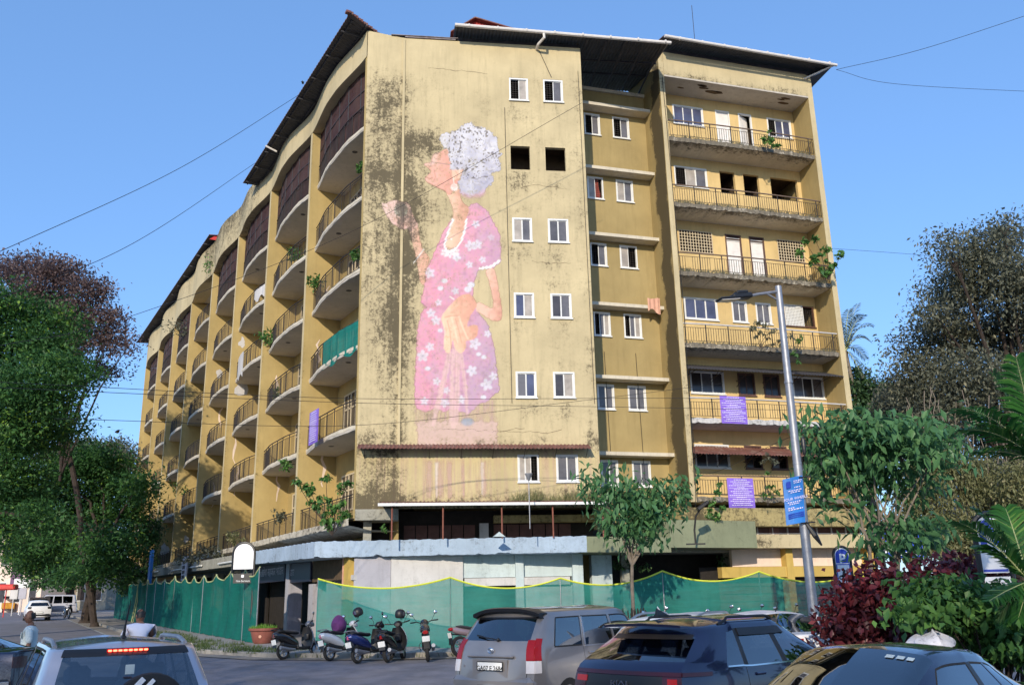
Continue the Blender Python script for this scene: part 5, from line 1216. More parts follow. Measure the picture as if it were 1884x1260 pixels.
# ------------------------------------------------------------------ vehicles
def paint(name, col, rough=.28, metal=.55, flake=.06):
    m_ = basic(name, col, rough, metal, flake, 2, 0, .5, 1.0); return m_
ROWSUB = [2, 3, 3, 5, 3, 6]          # divisions between the seven section rows
def catmull(P, subs):
    P = np.asarray(P, float); out = []; n = len(P)
    for i in range(n-1):
        a, b, c, d = P[max(i-1, 0)], P[i], P[i+1], P[min(i+2, n-1)]
        for k in range(subs[i]):
            t = k/subs[i]; out.append(.5*((2*b)+(-a+c)*t+(2*a-5*b+4*c-d)*t*t+(-a+3*b-3*c+d)*t**3) if SMOOTH[0] else b+(c-b)*t)
    out.append(P[-1]); return np.array(out)
SMOOTH = [True]
class CarShape:
    """stations (rear to front) of (xlow, xbelt, xcant, xtop, ys, y1, yw, yb, yc, yr, zs, z1, zw, zb, zc, zr, zt)"""
    def __init__(s, st, ssub, bulge=.10, fbulge=.16):
        S = []
        for q in st:
            xl, xb, xc, xt, ys, y1, yw, yb, yc, yr, zs, z1, zw, zb, zc, zr, zt = q
            S.append([(xl, ys, zs), (xl, y1, z1), (xl*.7+xb*.3, yw, zw), (xb, yb, zb), (xc, yc, zc), (xt, yr, zr), (xt, 0, zt)])
        S = np.array(S, float); s.key = S
        A = np.stack([np.array([catmullrow(S[:, r], ssub) for r in range(7)])], 0)[0]           # 7 x NS x 3
        A = A.transpose(1, 0, 2); G = []
        for row in A:
            Q = [];
            for r in range(6):
                a, b, c, d = row[max(r-1, 0)], row[r], row[r+1], row[min(r+2, 6)]
                if r == 5: d = row[5]*np.array([1, -1, 1])
                for k in range(ROWSUB[r]):
                    t = k/ROWSUB[r]; lin_ = b+(c-b)*t; cm = .5*((2*b)+(-a+c)*t+(2*a-5*b+4*c-d)*t*t+(-a+3*b-3*c+d)*t**3)
                    Q.append(lin_*.3+cm*.7 if r != 3 else lin_*.55+cm*.45)
            Q.append(row[6]); G.append(Q)
        s.G = np.array(G); s.rs = [0]+list(np.cumsum(ROWSUB)); s.ss = [0]+list(np.cumsum(ssub)); s.bulge, s.fb = bulge, fbulge; s.NC = 16
    def side(s, i, r, sg=1, off=0):                      # i, r in fine indices (float)
        G = s.G; i = min(max(i, 0), len(G)-1.001); r = min(max(r, 0), G.shape[1]-1.001); a, b = int(i), int(r); f, g = i-a, r-b
        P = (G[a, b]*(1-f)+G[a+1, b]*f)*(1-g)+(G[a, b+1]*(1-f)+G[a+1, b+1]*f)*g
        if off:
            u = G[a+1, b]-G[a, b]; v = G[a, b+1]-G[a, b]; n = np.cross(u, v); n = n/(np.linalg.norm(n)+1e-9); n = n if n[1] > -.2 else -n
            if n[1] < .15 and n[2] < 0: n = -n
            P = P+n*off
        return np.array([P[0], P[1]*sg, P[2]])
    def cap(s, r, c, front=False, off=0):                # c in -1..1 across
        G = s.G[-1 if front else 0]; r = min(max(r, 0), len(G)-1.001); b = int(r); g = r-b; P = G[b]*(1-g)+G[b+1]*g
        bl = (s.fb if front else -s.bulge)*(1-abs(c)**2.4)*min(1, P[1]/.5); return np.array([P[0]+bl+(off if front else -off), P[1]*c, P[2]])
def catmullrow(P, subs):
    out = []; n = len(P)
    for i in range(n-1):
        a, b, c, d = P[max(i-1, 0)], P[i], P[i+1], P[min(i+2, n-1)]
        for k in range(subs[i]):
            t = k/subs[i]; l = b+(c-b)*t; cm = .5*((2*b)+(-a+c)*t+(2*a-5*b+4*c-d)*t*t+(-a+3*b-3*c+d)*t**3); out.append(l*.35+cm*.65)
    out.append(P[-1]); return np.array(out)
def shell(P, th, b):                                     # thick patch from a grid of points
    P = np.asarray(P); n = np.cross(P[-1, 0]-P[0, 0], P[0, -1]-P[0, 0]); n = n/(np.linalg.norm(n)+1e-9); Q = P-n*th
    b.grid(P); b.grid(Q)
    for e in ((0, slice(None)), (-1, slice(None)), (slice(None), 0), (slice(None), -1)): b.grid(np.array([P[e], Q[e]]))
def build_car(root, sh, body, glass, side_win, rear_glass=None, top_glass=(), roof_mat=None, lower_mat=None, lower_row=0):
    """side_win: list of (station a, station b, name); rear_glass: (row a, row b, half width) on the rear cap; top_glass: (station a, station b, name) over rows 5-6 and part of the cantrail"""
    G = sh.G; NS, NRr = G.shape[:2]; rs, ss = sh.rs, sh.ss; b = MB(); glassb = {}
    def quad(bb, a, c, d, e): bb.add([tuple(a), tuple(c), tuple(d), tuple(e)], [(0, 1, 2, 3)])
    def cls(i, r):
        for a, c, nm in side_win:
            if ss[a] <= i < ss[c] and rs[3]+(0) <= r < rs[4]: return nm
        for a, c, nm in top_glass:
            if ss[a] <= i < ss[c] and r >= rs[4]+1: return nm
        return None
    idx = {}
    V = []; F = []; MI = []
    for sg in (1, -1):
        base = len(V); V += [(p[0], p[1]*sg, p[2]) for row in G for p in row]
        for i in range(NS-1):
            for r in range(NRr-1):
                k = (base+i*NRr+r, base+(i+1)*NRr+r, base+(i+1)*NRr+r+1, base+i*NRr+r+1); nm = cls(i, r)
                if nm is None:
                    F.append(k if sg < 0 else k[::-1]); MI.append(2 if r < lower_row else (1 if (roof_mat and r >= rs[4]+1) else 0))
                else:
                    key = nm if nm in ('windshield', 'rear_window') else nm+('L' if sg > 0 else 'R'); glassb.setdefault(key, []).append([V[q] for q in k])
    cols = np.linspace(-1, 1, sh.NC+1)
    for front in (False, True):
        base = len(V); V += [tuple(sh.cap(r, c, front)) for r in range(NRr) for c in cols]; K = sh.NC+1
        for r in range(NRr-1):
            for c in range(sh.NC):
                k = (base+r*K+c, base+r*K+c+1, base+(r+1)*K+c+1, base+(r+1)*K+c)
                if not front and rear_glass and rear_glass[0] <= r < rear_glass[1] and abs((cols[c]+cols[c+1])/2) < rear_glass[2]:
                    glassb.setdefault('rear_window', []).append([V[q] for q in k]); continue
                F.append(k if front else k[::-1]); MI.append(2 if r < lower_row else 0)
    bb = MB(); bb.v = V; bb.f = F; bb.m = MI
    # weld coincident vertices so that the shading is continuous
    mp = {}; nv = []; rem = []
    for v in V:
        k = (round(v[0], 4), round(v[1], 4), round(v[2], 4))
        if k not in mp: mp[k] = len(nv); nv.append(v)
        rem.append(mp[k])
    F2 = []; M2 = []
    for f, m_ in zip(F, MI):
        q = [];
        for j in f:
            if rem[j] not in q: q.append(rem[j])
        if len(q) > 2: F2.append(tuple(q)); M2.append(m_)
    bb.v, bb.f, bb.m = nv, F2, M2
    bb.build('body', [body, roof_mat or body, lower_mat or M_['black']], root, True, angle=50)
    for key, qs in glassb.items():
        g = MB(); mp = {}
        for q in qs:
            ids = []
            for v in q:
                k = (round(v[0], 4), round(v[1], 4), round(v[2], 4))
                if k not in mp: mp[k] = len(g.v); g.v.append(v)
                if mp[k] not in ids: ids.append(mp[k])
            if len(ids) > 2: g.f.append(tuple(ids)); g.m.append(0)
        g.build('windshield' if key == 'windshield' else ('rear_window' if key == 'rear_window' else 'side_window'), glass, root, True, angle=80)
    return rs, ss
def sidepatch(root, sh, name, mat, i0, i1, r0, r1, off=.006, sides=(1, -1), n=6, m=6, th=.02):
    for sg in sides:
        P = [[sh.side(i, r, sg, off) for r in np.linspace(r0, r1, m)] for i in np.linspace(i0, i1, n)]
        b = MB(); P = np.array(P); b.grid(P)
        for e in ((0, slice(None)), (-1, slice(None)), (slice(None), 0), (slice(None), -1)):
            Q = P[e].copy(); Q[:, 1] -= sg*th; b.grid(np.array([P[e], Q]))
        b.build(name, mat, root, True, angle=35)
def cappatch(root, sh, name, mat, r0, r1, c0, c1, off=.008, n=5, m=9, front=False, th=.03, smooth=True):
    P = np.array([[sh.cap(r, c, front, off) for c in np.linspace(c0, c1, m)] for r in np.linspace(r0, r1, n)]); b = MB(); b.grid(P)
    for e in ((0, slice(None)), (-1, slice(None)), (slice(None), 0), (slice(None), -1)):
        Q = P[e].copy(); Q[:, 0] += (-th if front else th); b.grid(np.array([P[e], Q]))
    return b.build(name, mat, root, smooth, angle=35)
def wheel(root, x, y, r=.33, wd=.2, rim='alloy'):
    M = T(x, y, r) @ RX(pi/2); b = MB(); h = wd/2
    b.lathe([(r*.62, -h), (r*.93, -h), (r, -h*.7), (r, h*.7), (r*.93, h), (r*.62, h)], 24, M); t = b.build('tyre', M_['rubber'], root, True)
    b = MB(); b.lathe([(.001, h*.5), (r*.12, h*.55), (r*.14, h*.3)], 12, M); b.lathe([(.001, -h*.5), (r*.12, -h*.55), (r*.14, -h*.3)], 12, M); b.lathe([(r*.64, -h*.9), (r*.56, -h*.5), (r*.56, h*.5), (r*.64, h*.9)], 24, M)
    for k in range(5):
        for sg in (-1, 1):
            b.T = M @ RZ(2*pi*k/5); b.box(r*.08, r*.6, -r*.09, r*.09, sg*h*.45-.012, sg*h*.45+.012)
    b.T = Matrix.Identity(4); b.lathe([(.001, -.01), (r*.58, -.01), (r*.58, .01), (.001, .01)], 20, M); b.build('rim', M_[rim], t)
def cabin(root, x0, x1, z, yw, rows, mat='seat', dash=None):
    b = MB(); b.box(x0, x1, -yw, yw, .3, .34); b.build('cabin_floor', M_['seatd'], root)
    for x in rows:
        for y in (-.38, .38):
            b = MB(); b.cbox((x, y, z-.42), (.5, .5, .16), .05); b.cbox((x-.24, y, z-.12), (.15, .48, .58), .06, RY(-.15)); b.cbox((x-.31, y, z+.27), (.10, .26, .2), .045); b.build('seat', M_[mat], root)
    if dash: b = MB(); b.cbox((dash, 0, z-.25), (.45, yw*1.8, .3), .08); b.lathe([(.17, -.015), (.19, 0), (.17, .015), (.16, 0), (.17, -.015)], 16, T(dash-.35, -.38, z-.12) @ RY(-1.1)); b.build('dashboard', M_['seatd'], root)
def plate(root, M, text, w_=.5, h=.11, front=False):
    b = MB(M); b.cbox((0, 0, 0), (w_, .012, h), .005); p = b.build('number_plate', M_['platew'], root)
    b = MB(M)
    for x0, x1, z0, z1 in ((-w_/2, w_/2, h/2-.004, h/2+.008), (-w_/2, w_/2, -h/2-.008, -h/2+.004), (-w_/2-.008, -w_/2+.004, -h/2, h/2), (w_/2-.004, w_/2+.008, -h/2, h/2)): b.box(x0, x1, -.010, .004, z0, z1)
    b.build('plate_frame', M_['black'], p)
    if text: text_part(text, h*.80, M_['ink'], p, M @ T(0, -.0085, -h*.28) @ UPRIGHT, bold=.001)
REAR = RZ(-pi/2)                                          # a plate facing -Y becomes one facing -X
def tailM(x, y, z, tilt=0): return T(x, y, z) @ RZ(-pi/2) @ RX(tilt)
def rails(root, sh, i0, i1, mat, h=.06, y=.55, r=.018):
    for sg in (1, -1):
        pts = []
        for i in np.linspace(i0, i1, 9):
            P = sh.side(i, sh.rs[5]-.5, sg); e = min(i-i0, i1-i)/(i1-i0); pts.append((P[0], P[1], P[2]+h*min(1, e*6)))
        b = MB(); b.tube(pts, r, 7); b.build('roof_rail', mat, root, True)
def mirrors(root, x, y, z, mat, s=1):
    for sg in (1, -1):
        b = MB(T(x, sg*(y+.13), z)); b.cbox((0, 0, 0), (.13*s, .22*s, .15*s), .04); m_ = b.build('mirror', mat, root)
        b = MB(T(x-.068*s, sg*(y+.13), z)); b.cbox((0, 0, 0), (.006, .17*s, .11*s), .002); b.build('mirror_glass', M_['chrome'], m_)
        b = MB(); b.tube([(x+.03, sg*(y-.06), z-.07), (x, sg*(y+.05), z-.03)], .022, 5); b.build('mirror_arm', M_['black'], m_)
def handle(root, x, y, z, mat):
    for sg in (1, -1):
        b = MB(); b.cbox((x, sg*y, z), (.2, .035, .035), .012); b.build('door_handle', mat, root)
def wiper(root, a, c, mat='black'):
    b = MB(); b.tube([a, ((a[0]+c[0])/2-.03, (a[1]+c[1])/2, (a[2]+c[2])/2), c], .011, 5); b.tube([(a[0]*.3+c[0]*.7-.015, a[1]*.3+c[1]*.7, a[2]*.3+c[2]*.7), c], .016, 4); b.ell(a, (.03, .03, .03), 8, 6); b.build('wiper', M_[mat], root)
def seams(root, sh, idx, r0=0, rear=None):
    for i in idx: sidepatch(root, sh, 'door_seam', M_['black'], i-.045, i+.045, r0, sh.rs[3]-.2, .003, (1, -1), 2, 8, .006)
    if rear:
        for c in rear[0]: cappatch(root, sh, 'hatch_seam', M_['black'], rear[1], rear[2], c-.006, c+.006, .004, 8, 2, th=.006)
        cappatch(root, sh, 'hatch_seam', M_['black'], rear[1]-.06, rear[1]+.06, -.84, .84, .004, 2, 13, th=.006)
def window_seals(root, sh, wins):
    rs, ss = sh.rs, sh.ss
    for a, c in wins:
        for (i0, i1, r0, r1) in ((ss[a]-.02, ss[c]+.02, rs[3]-.12, rs[3]+.10), (ss[a]-.02, ss[c]+.02, rs[4]-.18, rs[4]+.10), (ss[a]-.08, ss[a]+.12, rs[3]+.1, rs[4]-.18), (ss[c]-.12, ss[c]+.08, rs[3]+.1, rs[4]-.18)):
            sidepatch(root, sh, 'window_seal', M_['rubber'], i0, i1, r0, r1, .003, (1, -1), 12 if i1-i0 > .5 else 2, 5, .006)
def place(px, py, Y, dz=0): return None
def car_thing(name, label, cat, x, y, az, group=None, dz=0):
    return thing(name, label, cat, (x, y, gz(y)+dz), pi/2-radians(az), group)
# station order of values: xl xb xc xt  ys y1 yw yb yc yr  zs z1 zw zb zc zr zt
def suv_shape(L, W, H, zb, rear_in=.45, tum=.20, glass_x=(.45, 1.28, 1.36, 2.2, 2.3), cowl=3.35, wtop=2.55, bon=1.0, taper=.06, roofdrop=.05, zcant=None, rk=1.0):
    w2 = W/2; zc = zcant or H-.16; zr = H-.05
    def S(xl, xb, xc, xt, k=1., drop=0., bel=0.): return (xl, xb, xc, xt, w2*.88*k, w2*.97*k, w2*k, (w2-.045)*k, (w2-tum)*k, (w2-tum-.10)*k, .30, .45, .78, zb+bel, zc-drop, zr-drop, H-drop)
    a, q0, q1, d0, d1 = glass_x
    st = [S(0, .10, .10+rear_in*.8, .10+rear_in, .93, roofdrop, .03*rk), S(a*.5, a*.6, a*.6+rear_in*.62, a*.6+rear_in*.8, .99, roofdrop*.6, .02*rk), S(a, a+.12, a+rear_in*.55+.05, a+rear_in*.6+.1, 1, roofdrop*.4, .015*rk),
          S(q0, q0, q0+.06, q0+.05, 1, .0, .01), S(q1, q1, q1+.04, q1+.04), S(d0, d0, d0-.05, d0-.05), S(d1, d1, d1-.06, d1-.06), S(wtop+.5, wtop+.42, wtop+.02, wtop, 1, .02)]
    zB = zb+.03
    st.append((cowl, cowl, cowl+.02, cowl+.03, w2*.88, w2*.97, w2, w2-.06, w2-.14, w2*.62, .30, .45, .76, zb-.03, zB, zB+.03, zB+.06))
    st.append((L-.45, L-.5, L-.5, L-.5, w2*.85, w2*.94, w2*.96, w2-.12, w2-.22, w2*.55, .30, .42, .62, bon-.14, bon-.05, bon-.02, bon))
    st.append((L, L-.05, L-.08, L-.1, w2*.72, w2*.8, w2*.82, w2*.78, w2*.7, w2*.45, .30, .40, .55, bon-.25, bon-.18, bon-.15, bon-.13))
    return CarShape(st, [2, 2, 6, 2, 6, 2, 6, 6, 4, 3])
SW = [(2, 3, 'q'), (4, 5, 'd'), (6, 7, 'f')]              # quarter, rear door, front door windows
# ---- grey people carrier
body = paint('grey_beige_car_paint', (.255, .238, .235), .3, .35)
C1 = car_thing('people_carrier', 'grey people carrier with black roof spoiler seen from behind', 'car', -.42, 15.1, 39, dz=.07)
sh = suv_shape(4.55, 1.77, 1.72, 1.10, rear_in=.42, tum=.14, glass_x=(.42, 1.30, 1.36, 2.24, 2.32), cowl=3.5, wtop=2.75, bon=1.05, roofdrop=.02)
rs, ss = build_car(C1, sh, body, M_['glassc'], SW, (rs_ := sum(ROWSUB[:3])+1, sum(ROWSUB[:4])+0, .87), [(7, 8, 'windshield')])
cabin(C1, .6, 3.4, 1.1, .7, (1.2, 1.95, 2.75), 'seatd', 3.3)
cappatch(C1, sh, 'window_seal', M_['black'], rs[4]-.05, rs[4]+.5, -.9, .9, .006)
b = MB(); P = []
for y in np.linspace(-.70, .70, 15): dz_ = -.09*abs(y/.7)**3; P.append([(.62, y, 1.712+dz_), (.40, y, 1.722+dz_), (.30+.06*y*y, y, 1.705+dz_), (.31+.06*y*y, y, 1.655+dz_), (.48, y, 1.645+dz_)])
b.grid(np.array(P)); b.grid(np.array([P[0], [(p[0]*.5+.25, p[1]-.01, p[2]-.02) for p in P[0]]])); b.grid(np.array([P[-1], [(p[0]*.5+.25, p[1]+.01, p[2]-.02) for p in P[-1]]])); b.build('spoiler', M_['black'], C1, True)
sidepatch(C1, sh, 'tail_lamp', M_['redlens'], .05, 1.5, rs[2]+1.3, rs[4]-3.6, .012); cappatch(C1, sh, 'tail_lamp', M_['redlens'], rs[2]+1.3, rs[3]+1.2, .84, 1.0, .012); cappatch(C1, sh, 'tail_lamp', M_['redlens'], rs[2]+1.3, rs[3]+1.2, -1, -.84, .012)
for c0_, c1_ in ((.84, 1.0), (-1, -.84)): cappatch(C1, sh, 'reversing_lamp', M_['whitelens'], rs[2]-.3, rs[2]+1.25, c0_, c1_, .012)
sidepatch(C1, sh, 'reversing_lamp', M_['whitelens'], .05, 1.4, rs[2]-.3, rs[2]+1.25, .012)
zp = sh.cap(rs[2]+.2, 0); plate(C1, tailM(zp[0]-.02, -.02, .84), 'GA07 E 2684', .52, .125)
b = MB(tailM(zp[0]-.0, 0, .84)); b.box(-.36, .36, -.004, .012, -.16, .10); b.build('plate_recess', body, C1)
x9 = sh.cap(rs[3]-.6, 0)[0]; b = MB(); b.cbox((x9-.03, 0, .985), (.07, .95, .045), .018); b.build('garnish_bar', body, C1)
b = MB(tailM(x9-.02, 0, 1.07)); b.lathe([(.055, -.006), (.065, 0), (.055, .006), (.048, 0), (.055, -.006)], 18, RX(pi/2) @ Matrix.Diagonal((1, .72, 1, 1))); b.lathe([(.018, -.006), (.026, 0), (.018, .006), (.014, 0), (.018, -.006)], 14, RX(pi/2) @ Matrix.Diagonal((1, 1.5, 1, 1))); b.lathe([(.03, -.006), (.038, 0), (.03, .006), (.026, 0), (.03, -.006)], 14, T(0, 0, .016) @ RX(pi/2) @ Matrix.Diagonal((1.1, .5, 1, 1))); b.build('emblem', M_['chrome'], C1)
p0 = sh.cap(rs[3]+1.2, -.12, off=.03); p1 = sh.cap(rs[3]+1.9, .55, off=.03); wiper(C1, tuple(p0), tuple(p1))
text_part('innova', .06, M_['chrome'], C1, tailM(x9+.0, .52, .83) @ UPRIGHT, extrude=.004)
b = MB(); b.cbox((.02, 0, .52), (.22, 1.66, .34), .07); b.build('bumper', body, C1)
for sg in (1, -1): sidepatch(C1, sh, 'window_trim', M_['alloy'], ss[4]+.0, ss[4]+.35, rs[3]+.1, rs[4]-.1, .006, (sg,)); sidepatch(C1, sh, 'window_trim', M_['alloy'], ss[6]-.6, ss[6]-.2, rs[3]+.1, rs[4]-.1, .006, (sg,)); sidepatch(C1, sh, 'belt_trim', M_['alloy'], ss[4], ss[7], rs[3]-.15, rs[3]+.05, .008, (sg,), 12, 2)
window_seals(C1, sh, ((2, 3), (4, 5), (6, 7))); seams(C1, sh, (ss[3]+1, ss[5]+1, ss[7]+2), 2, ((-.85, .85), rs[1]+1, rs[3]+1)); handle(C1, 1.55, .87, .98, body); handle(C1, 2.4, .88, .98, body); mirrors(C1, 3.05, .86, 1.1, body)
for x in (.85, 3.6):
    for y in (-.78, .78): wheel(C1, x, y, .33)
dkr0 = flat('dark_maroon_lens', (.035, .003, .006), .25, coat=.2)
# ---- dark navy crossover
navy = paint('navy_car_paint', (.008, .011, .045), .2, .35)
C2 = car_thing('crossover_car', 'glossy navy crossover car with shark fin and black rear spoiler', 'car', 1.22, 11.2, 48, dz=.07)
sh = suv_shape(4.36, 1.80, 1.645, 1.08, rear_in=.62, tum=.22, glass_x=(.75, 1.22, 1.30, 2.05, 2.15), cowl=3.25, wtop=2.3, bon=1.02, roofdrop=.06)
rs, ss = build_car(C2, sh, navy, M_['glassc'], SW, (sum(ROWSUB[:3])+1, sum(ROWSUB[:4])-0, .95), [(7, 8, 'windshield')])
cabin(C2, .8, 3.2, 1.05, .7, (1.35, 2.2), 'seatd', 3.05)
b = MB(); P = []
for y in np.linspace(-.60, .60, 11): P.append([(.58+.10*abs(y), y, 1.615-.06*abs(y)**2), (.40+.10*y*y, y, 1.605-.06*y*y), (.30+.16*y*y, y, 1.585-.06*y*y), (.31+.16*y*y, y, 1.555-.06*y*y), (.50+.1*abs(y), y, 1.545-.06*y*y)])
b.grid(np.array(P)); b.build('spoiler', navy, C2, True)
cappatch(C2, sh, 'window_shade_band', M_['black'], rs[4]-.4, rs[4]+.6, -.96, .96, .005)
b = MB(T(.78, 0, 1.645)); b.prism([(-.12, -.03), (.12, -.012), (.12, .012), (-.12, .03)], 0, .03); b.add([(-.11, -.025, .03), (.1, -.01, .03), (.1, .01, .03), (-.11, .025, .03), (-.10, -.006, .11), (-.10, .006, .11)], [(0, 1, 4), (1, 2, 5, 4), (2, 3, 5), (3, 0, 4, 5)]); b.build('shark_fin', M_['black'], C2)
rails(C2, sh, ss[1]+1, ss[6]+5, M_['black'], .05)
cappatch(C2, sh, 'light_bar', dkr0, rs[3]-.75, rs[3]-.35, -1, 1, .012, 3, 17); sidepatch(C2, sh, 'tail_lamp', dkr0, .02, 2.6, rs[3]-.8, rs[3]-.4, .012); cappatch(C2, sh, 'tailgate_panel', M_['black'], rs[2]+.2, rs[3]-.8, -.8, .8, .006, 5, 13)
for c0_, c1_ in ((.72, 1.0), (-1, -.72)): cappatch(C2, sh, 'tail_lamp', dkr0, rs[3]-2.6, rs[3]-.8, c0_, c1_, .010); cappatch(C2, sh, 'lamp_core', M_['redlens'], rs[3]-1.6, rs[3]-1.0, c0_*.96 if c0_ > 0 else -.94, c1_*.94 if c1_ > 0 else -.8, .014)
xk = sh.cap(rs[3]-1.9, 0)[0]-.016; tk = MB(tailM(xk-.012, .0, .935))
for pl in ([(-.105, -.03), (-.105, .03), (-.09, .03), (-.09, -.03)], [(-.088, .0), (-.052, .03), (-.034, .03), (-.07, .0), (-.034, -.03), (-.052, -.03)], [(-.03, -.03), (-.03, .03), (-.015, .03), (-.015, -.03)], [(-.01, -.03), (.028, .03), (.046, .03), (.092, -.03), (.074, -.03), (.037, .018), (.008, -.03)], [(.096, -.03), (.096, .03), (.111, .03), (.111, -.03)]):
    n_ = len(pl); tk.add([(x*1.15, -.006, z) for x, z in pl]+[(x*1.15, .006, z) for x, z in pl], [tuple(range(n_)), tuple(range(2*n_-1, n_-1, -1))]+[(i, (i+1) % n_, n_+(i+1) % n_, n_+i) for i in range(n_)])
tk.build('badge_letters', M_['chrome'], C2)
b = MB(); b.cbox((.0, 0, .48), (.24, 1.7, .36), .07); b.build('bumper', M_['black'], C2); plate(C2, tailM(-.06, 0, .72), 'GA', .5, .11) if False else None
for sg in (1, -1):
    sidepatch(C2, sh, 'belt_trim', M_['chrome'], ss[2]+.2, ss[7], rs[3]-.12, rs[3]+.04, .008, (sg,), 14, 2); sidepatch(C2, sh, 'door_pillar', M_['black'], ss[3], ss[4], rs[3], rs[4]+.3, .004, (sg,)); sidepatch(C2, sh, 'door_pillar', M_['black'], ss[5], ss[6], rs[3], rs[4]+.3, .004, (sg,)); sidepatch(C2, sh, 'rain_visor', M_['black'], ss[4], ss[7]-1, rs[4]-1.0, rs[4]+.25, .018, (sg,), 14, 3)
seams(C2, sh, (ss[3]+1, ss[5]+1, ss[7]+2), 2); handle(C2, 1.5, .885, .98, navy); handle(C2, 2.35, .89, .98, navy); mirrors(C2, 2.95, .88, 1.08, navy)
for x in (.85, 3.45):
    for y in (-.8, .8): wheel(C2, x, y, .34)
# ---- silver wagon near the left edge, seen from behind
silver = paint('silver_car_paint', (.46, .45, .50), .3, .5)
C3 = car_thing('silver_estate_car', 'silver estate car with lit red high brake light and aerial', 'car', -3.76, 9.25, -31, dz=.02)
sh = suv_shape(4.3, 1.82, 1.63, 1.02, rear_in=.50, tum=.20, glass_x=(.55, 1.28, 1.36, 2.15, 2.25), cowl=3.3, wtop=2.4, bon=1.02, roofdrop=.02, zcant=1.545)
rs, ss = build_car(C3, sh, silver, M_['glassl'], SW, (sum(ROWSUB[:3])+0, sum(ROWSUB[:4]), .87), [(7, 8, 'windshield')])
cabin(C3, .5, 3.3, 1.0, .72, (1.35, 2.3), 'seat', 3.1)
cappatch(C3, sh, 'window_shade_band', M_['black'], rs[4]-.45, rs[4]+.9, -.9, .9, .006)
xx = sh.cap(rs[4]+.25, 0)
M_['brake'] = emissive('lit_brake_light', (1.0, .10, .05), 4.0)
bl = MB(T(xx[0]-.015, 0, xx[2]-.0)); bl.cbox((0, 0, 0), (.02, .40, .04), .006); br = bl.build('brake_lamp', M_['redlens'], C3)
for k in range(8): b = MB(T(xx[0]-.03, -.17+k*.0486, xx[2])); b.cbox((0, 0, 0), (.012, .036, .018), .004); b.build('lamp_diode', M_['brake'], br)
rails(C3, sh, ss[1]+1, ss[6]+3, M_['steel'], .045, r=.024)
b = MB(); b.cbox((.78, 0, 1.65), (.10, .05, .04), .015); b.tube([(.78, 0, 1.65), (.70, 0, 1.78), (.50, 0, 2.02)], [.02, .010, .004], 6); b.build('aerial', M_['black'], C3)
for c0_, c1_ in ((.86, 1.0), (-1, -.86)): cappatch(C3, sh, 'tail_lamp', M_['redlens'], rs[2]-.4, rs[3]-.2, c0_, c1_, .012)
b = MB(T(sh.cap(rs[3]+2.3, .0)[0]-.012, -.0, 1.36)); b.cbox((0, 0, 0), (.004, .085, .09), .004); b.build('sticker', M_['wallblue'], C3)
window_seals(C3, sh, ((2, 3), (4, 5), (6, 7))); seams(C3, sh, (ss[3]+1, ss[5]+1), 2, ((-.88, .88), rs[1]+1, rs[3]+1)); mirrors(C3, 2.9, .88, 1.08, M_['black'], 1.1)
b = MB(); b.cbox((.02, 0, .5), (.22, 1.7, .34), .07); b.build('bumper', silver, C3)
for x in (.85, 3.45):
    for y in (-.8, .8): wheel(C3, x, y, .33)
b = MB(); xs_ = sh.cap(rs[3]-.4, 0)[0]; b.lathe([(.001, -.10), (.30, -.10), (.35, -.06), (.36, 0), (.35, .06), (.30, .1), (.001, .1)], 28, T(xs_-.12, -.15, .98) @ RY(pi/2)); sp = b.build('spare_wheel_cover', M_['rubber'], C3, True)
b = MB(); b.cbox((xs_-.24, .02, 1.20), (.01, .05, .26), .003, RX(.75)); b.cbox((xs_-.24, -.06, 1.17), (.01, .04, .3), .003, RX(.75)); b.build('cover_reflection', M_['whitep'], sp)  # white strips painted as reflections on the dark cover
# ---- dark blue saloon lower right, front three quarter view
dk = paint('dark_blue_car_paint', (.012, .016, .045), .2, .35)
def saloon_shape(L, W, H, zb, r=1.0, boot=1.02, tum=.24, bon=.98, bglass=(1.0, .45), cowl=3.35, wtop=2.45):
    w2 = W/2; zc = H-.15; zr = H-.045
    def S(xl, xb, xc, xt, k=1., d=0.): return (xl, xb, xc, xt, w2*.88*k, w2*.97*k, w2*k, (w2-.05)*k, (w2-tum)*k, (w2-tum-.10)*k, .28, .42, .72, zb, zc-d, zr-d, H-d)
    B = lambda xl, x, k, z: (xl, x, x, x, w2*.86*k, w2*.95*k, w2*.97*k, (w2-.07)*k, (w2-.15)*k, w2*.6*k, .28, .42, .7, z-.06, z-.02, z+.0, z+.015)
    x1 = bglass[0]
    st = [B(0, .06, .93, boot), B(.35, .35, .99, boot), B(x1-.25, x1-.30, 1., boot+.0), S(x1+.1, x1+.15, x1+.42, x1+.45, 1, .05), S(x1+.42, x1+.42, x1+.58, x1+.62, 1, .02), S(1.85, 1.85, 1.83, 1.83), S(1.93, 1.93, 1.90, 1.90), S(wtop+.55, wtop+.5, wtop+.02, wtop, 1, .02)]
    zB = zb+.0
    st.append((cowl, cowl, cowl+.02, cowl+.03, w2*.88, w2*.97, w2, w2-.07, w2-.16, w2*.62, .28, .42, .72, zb-.04, zB, zB+.02, zB+.05))
    st.append((L-.45, L-.5, L-.5, L-.5, w2*.85, w2*.94, w2*.95, w2-.14, w2-.24, w2*.5, .28, .4, .6, bon-.14, bon-.06, bon-.03, bon-.01))
    st.append((L, L-.05, L-.08, L-.1, w2*.7, w2*.78, w2*.8, w2*.76, w2*.66, w2*.4, .28, .38, .5, bon-.27, bon-.21, bon-.18, bon-.16))
    return CarShape(st, [2, 3, 6, 4, 6, 2, 7, 6, 4, 3])
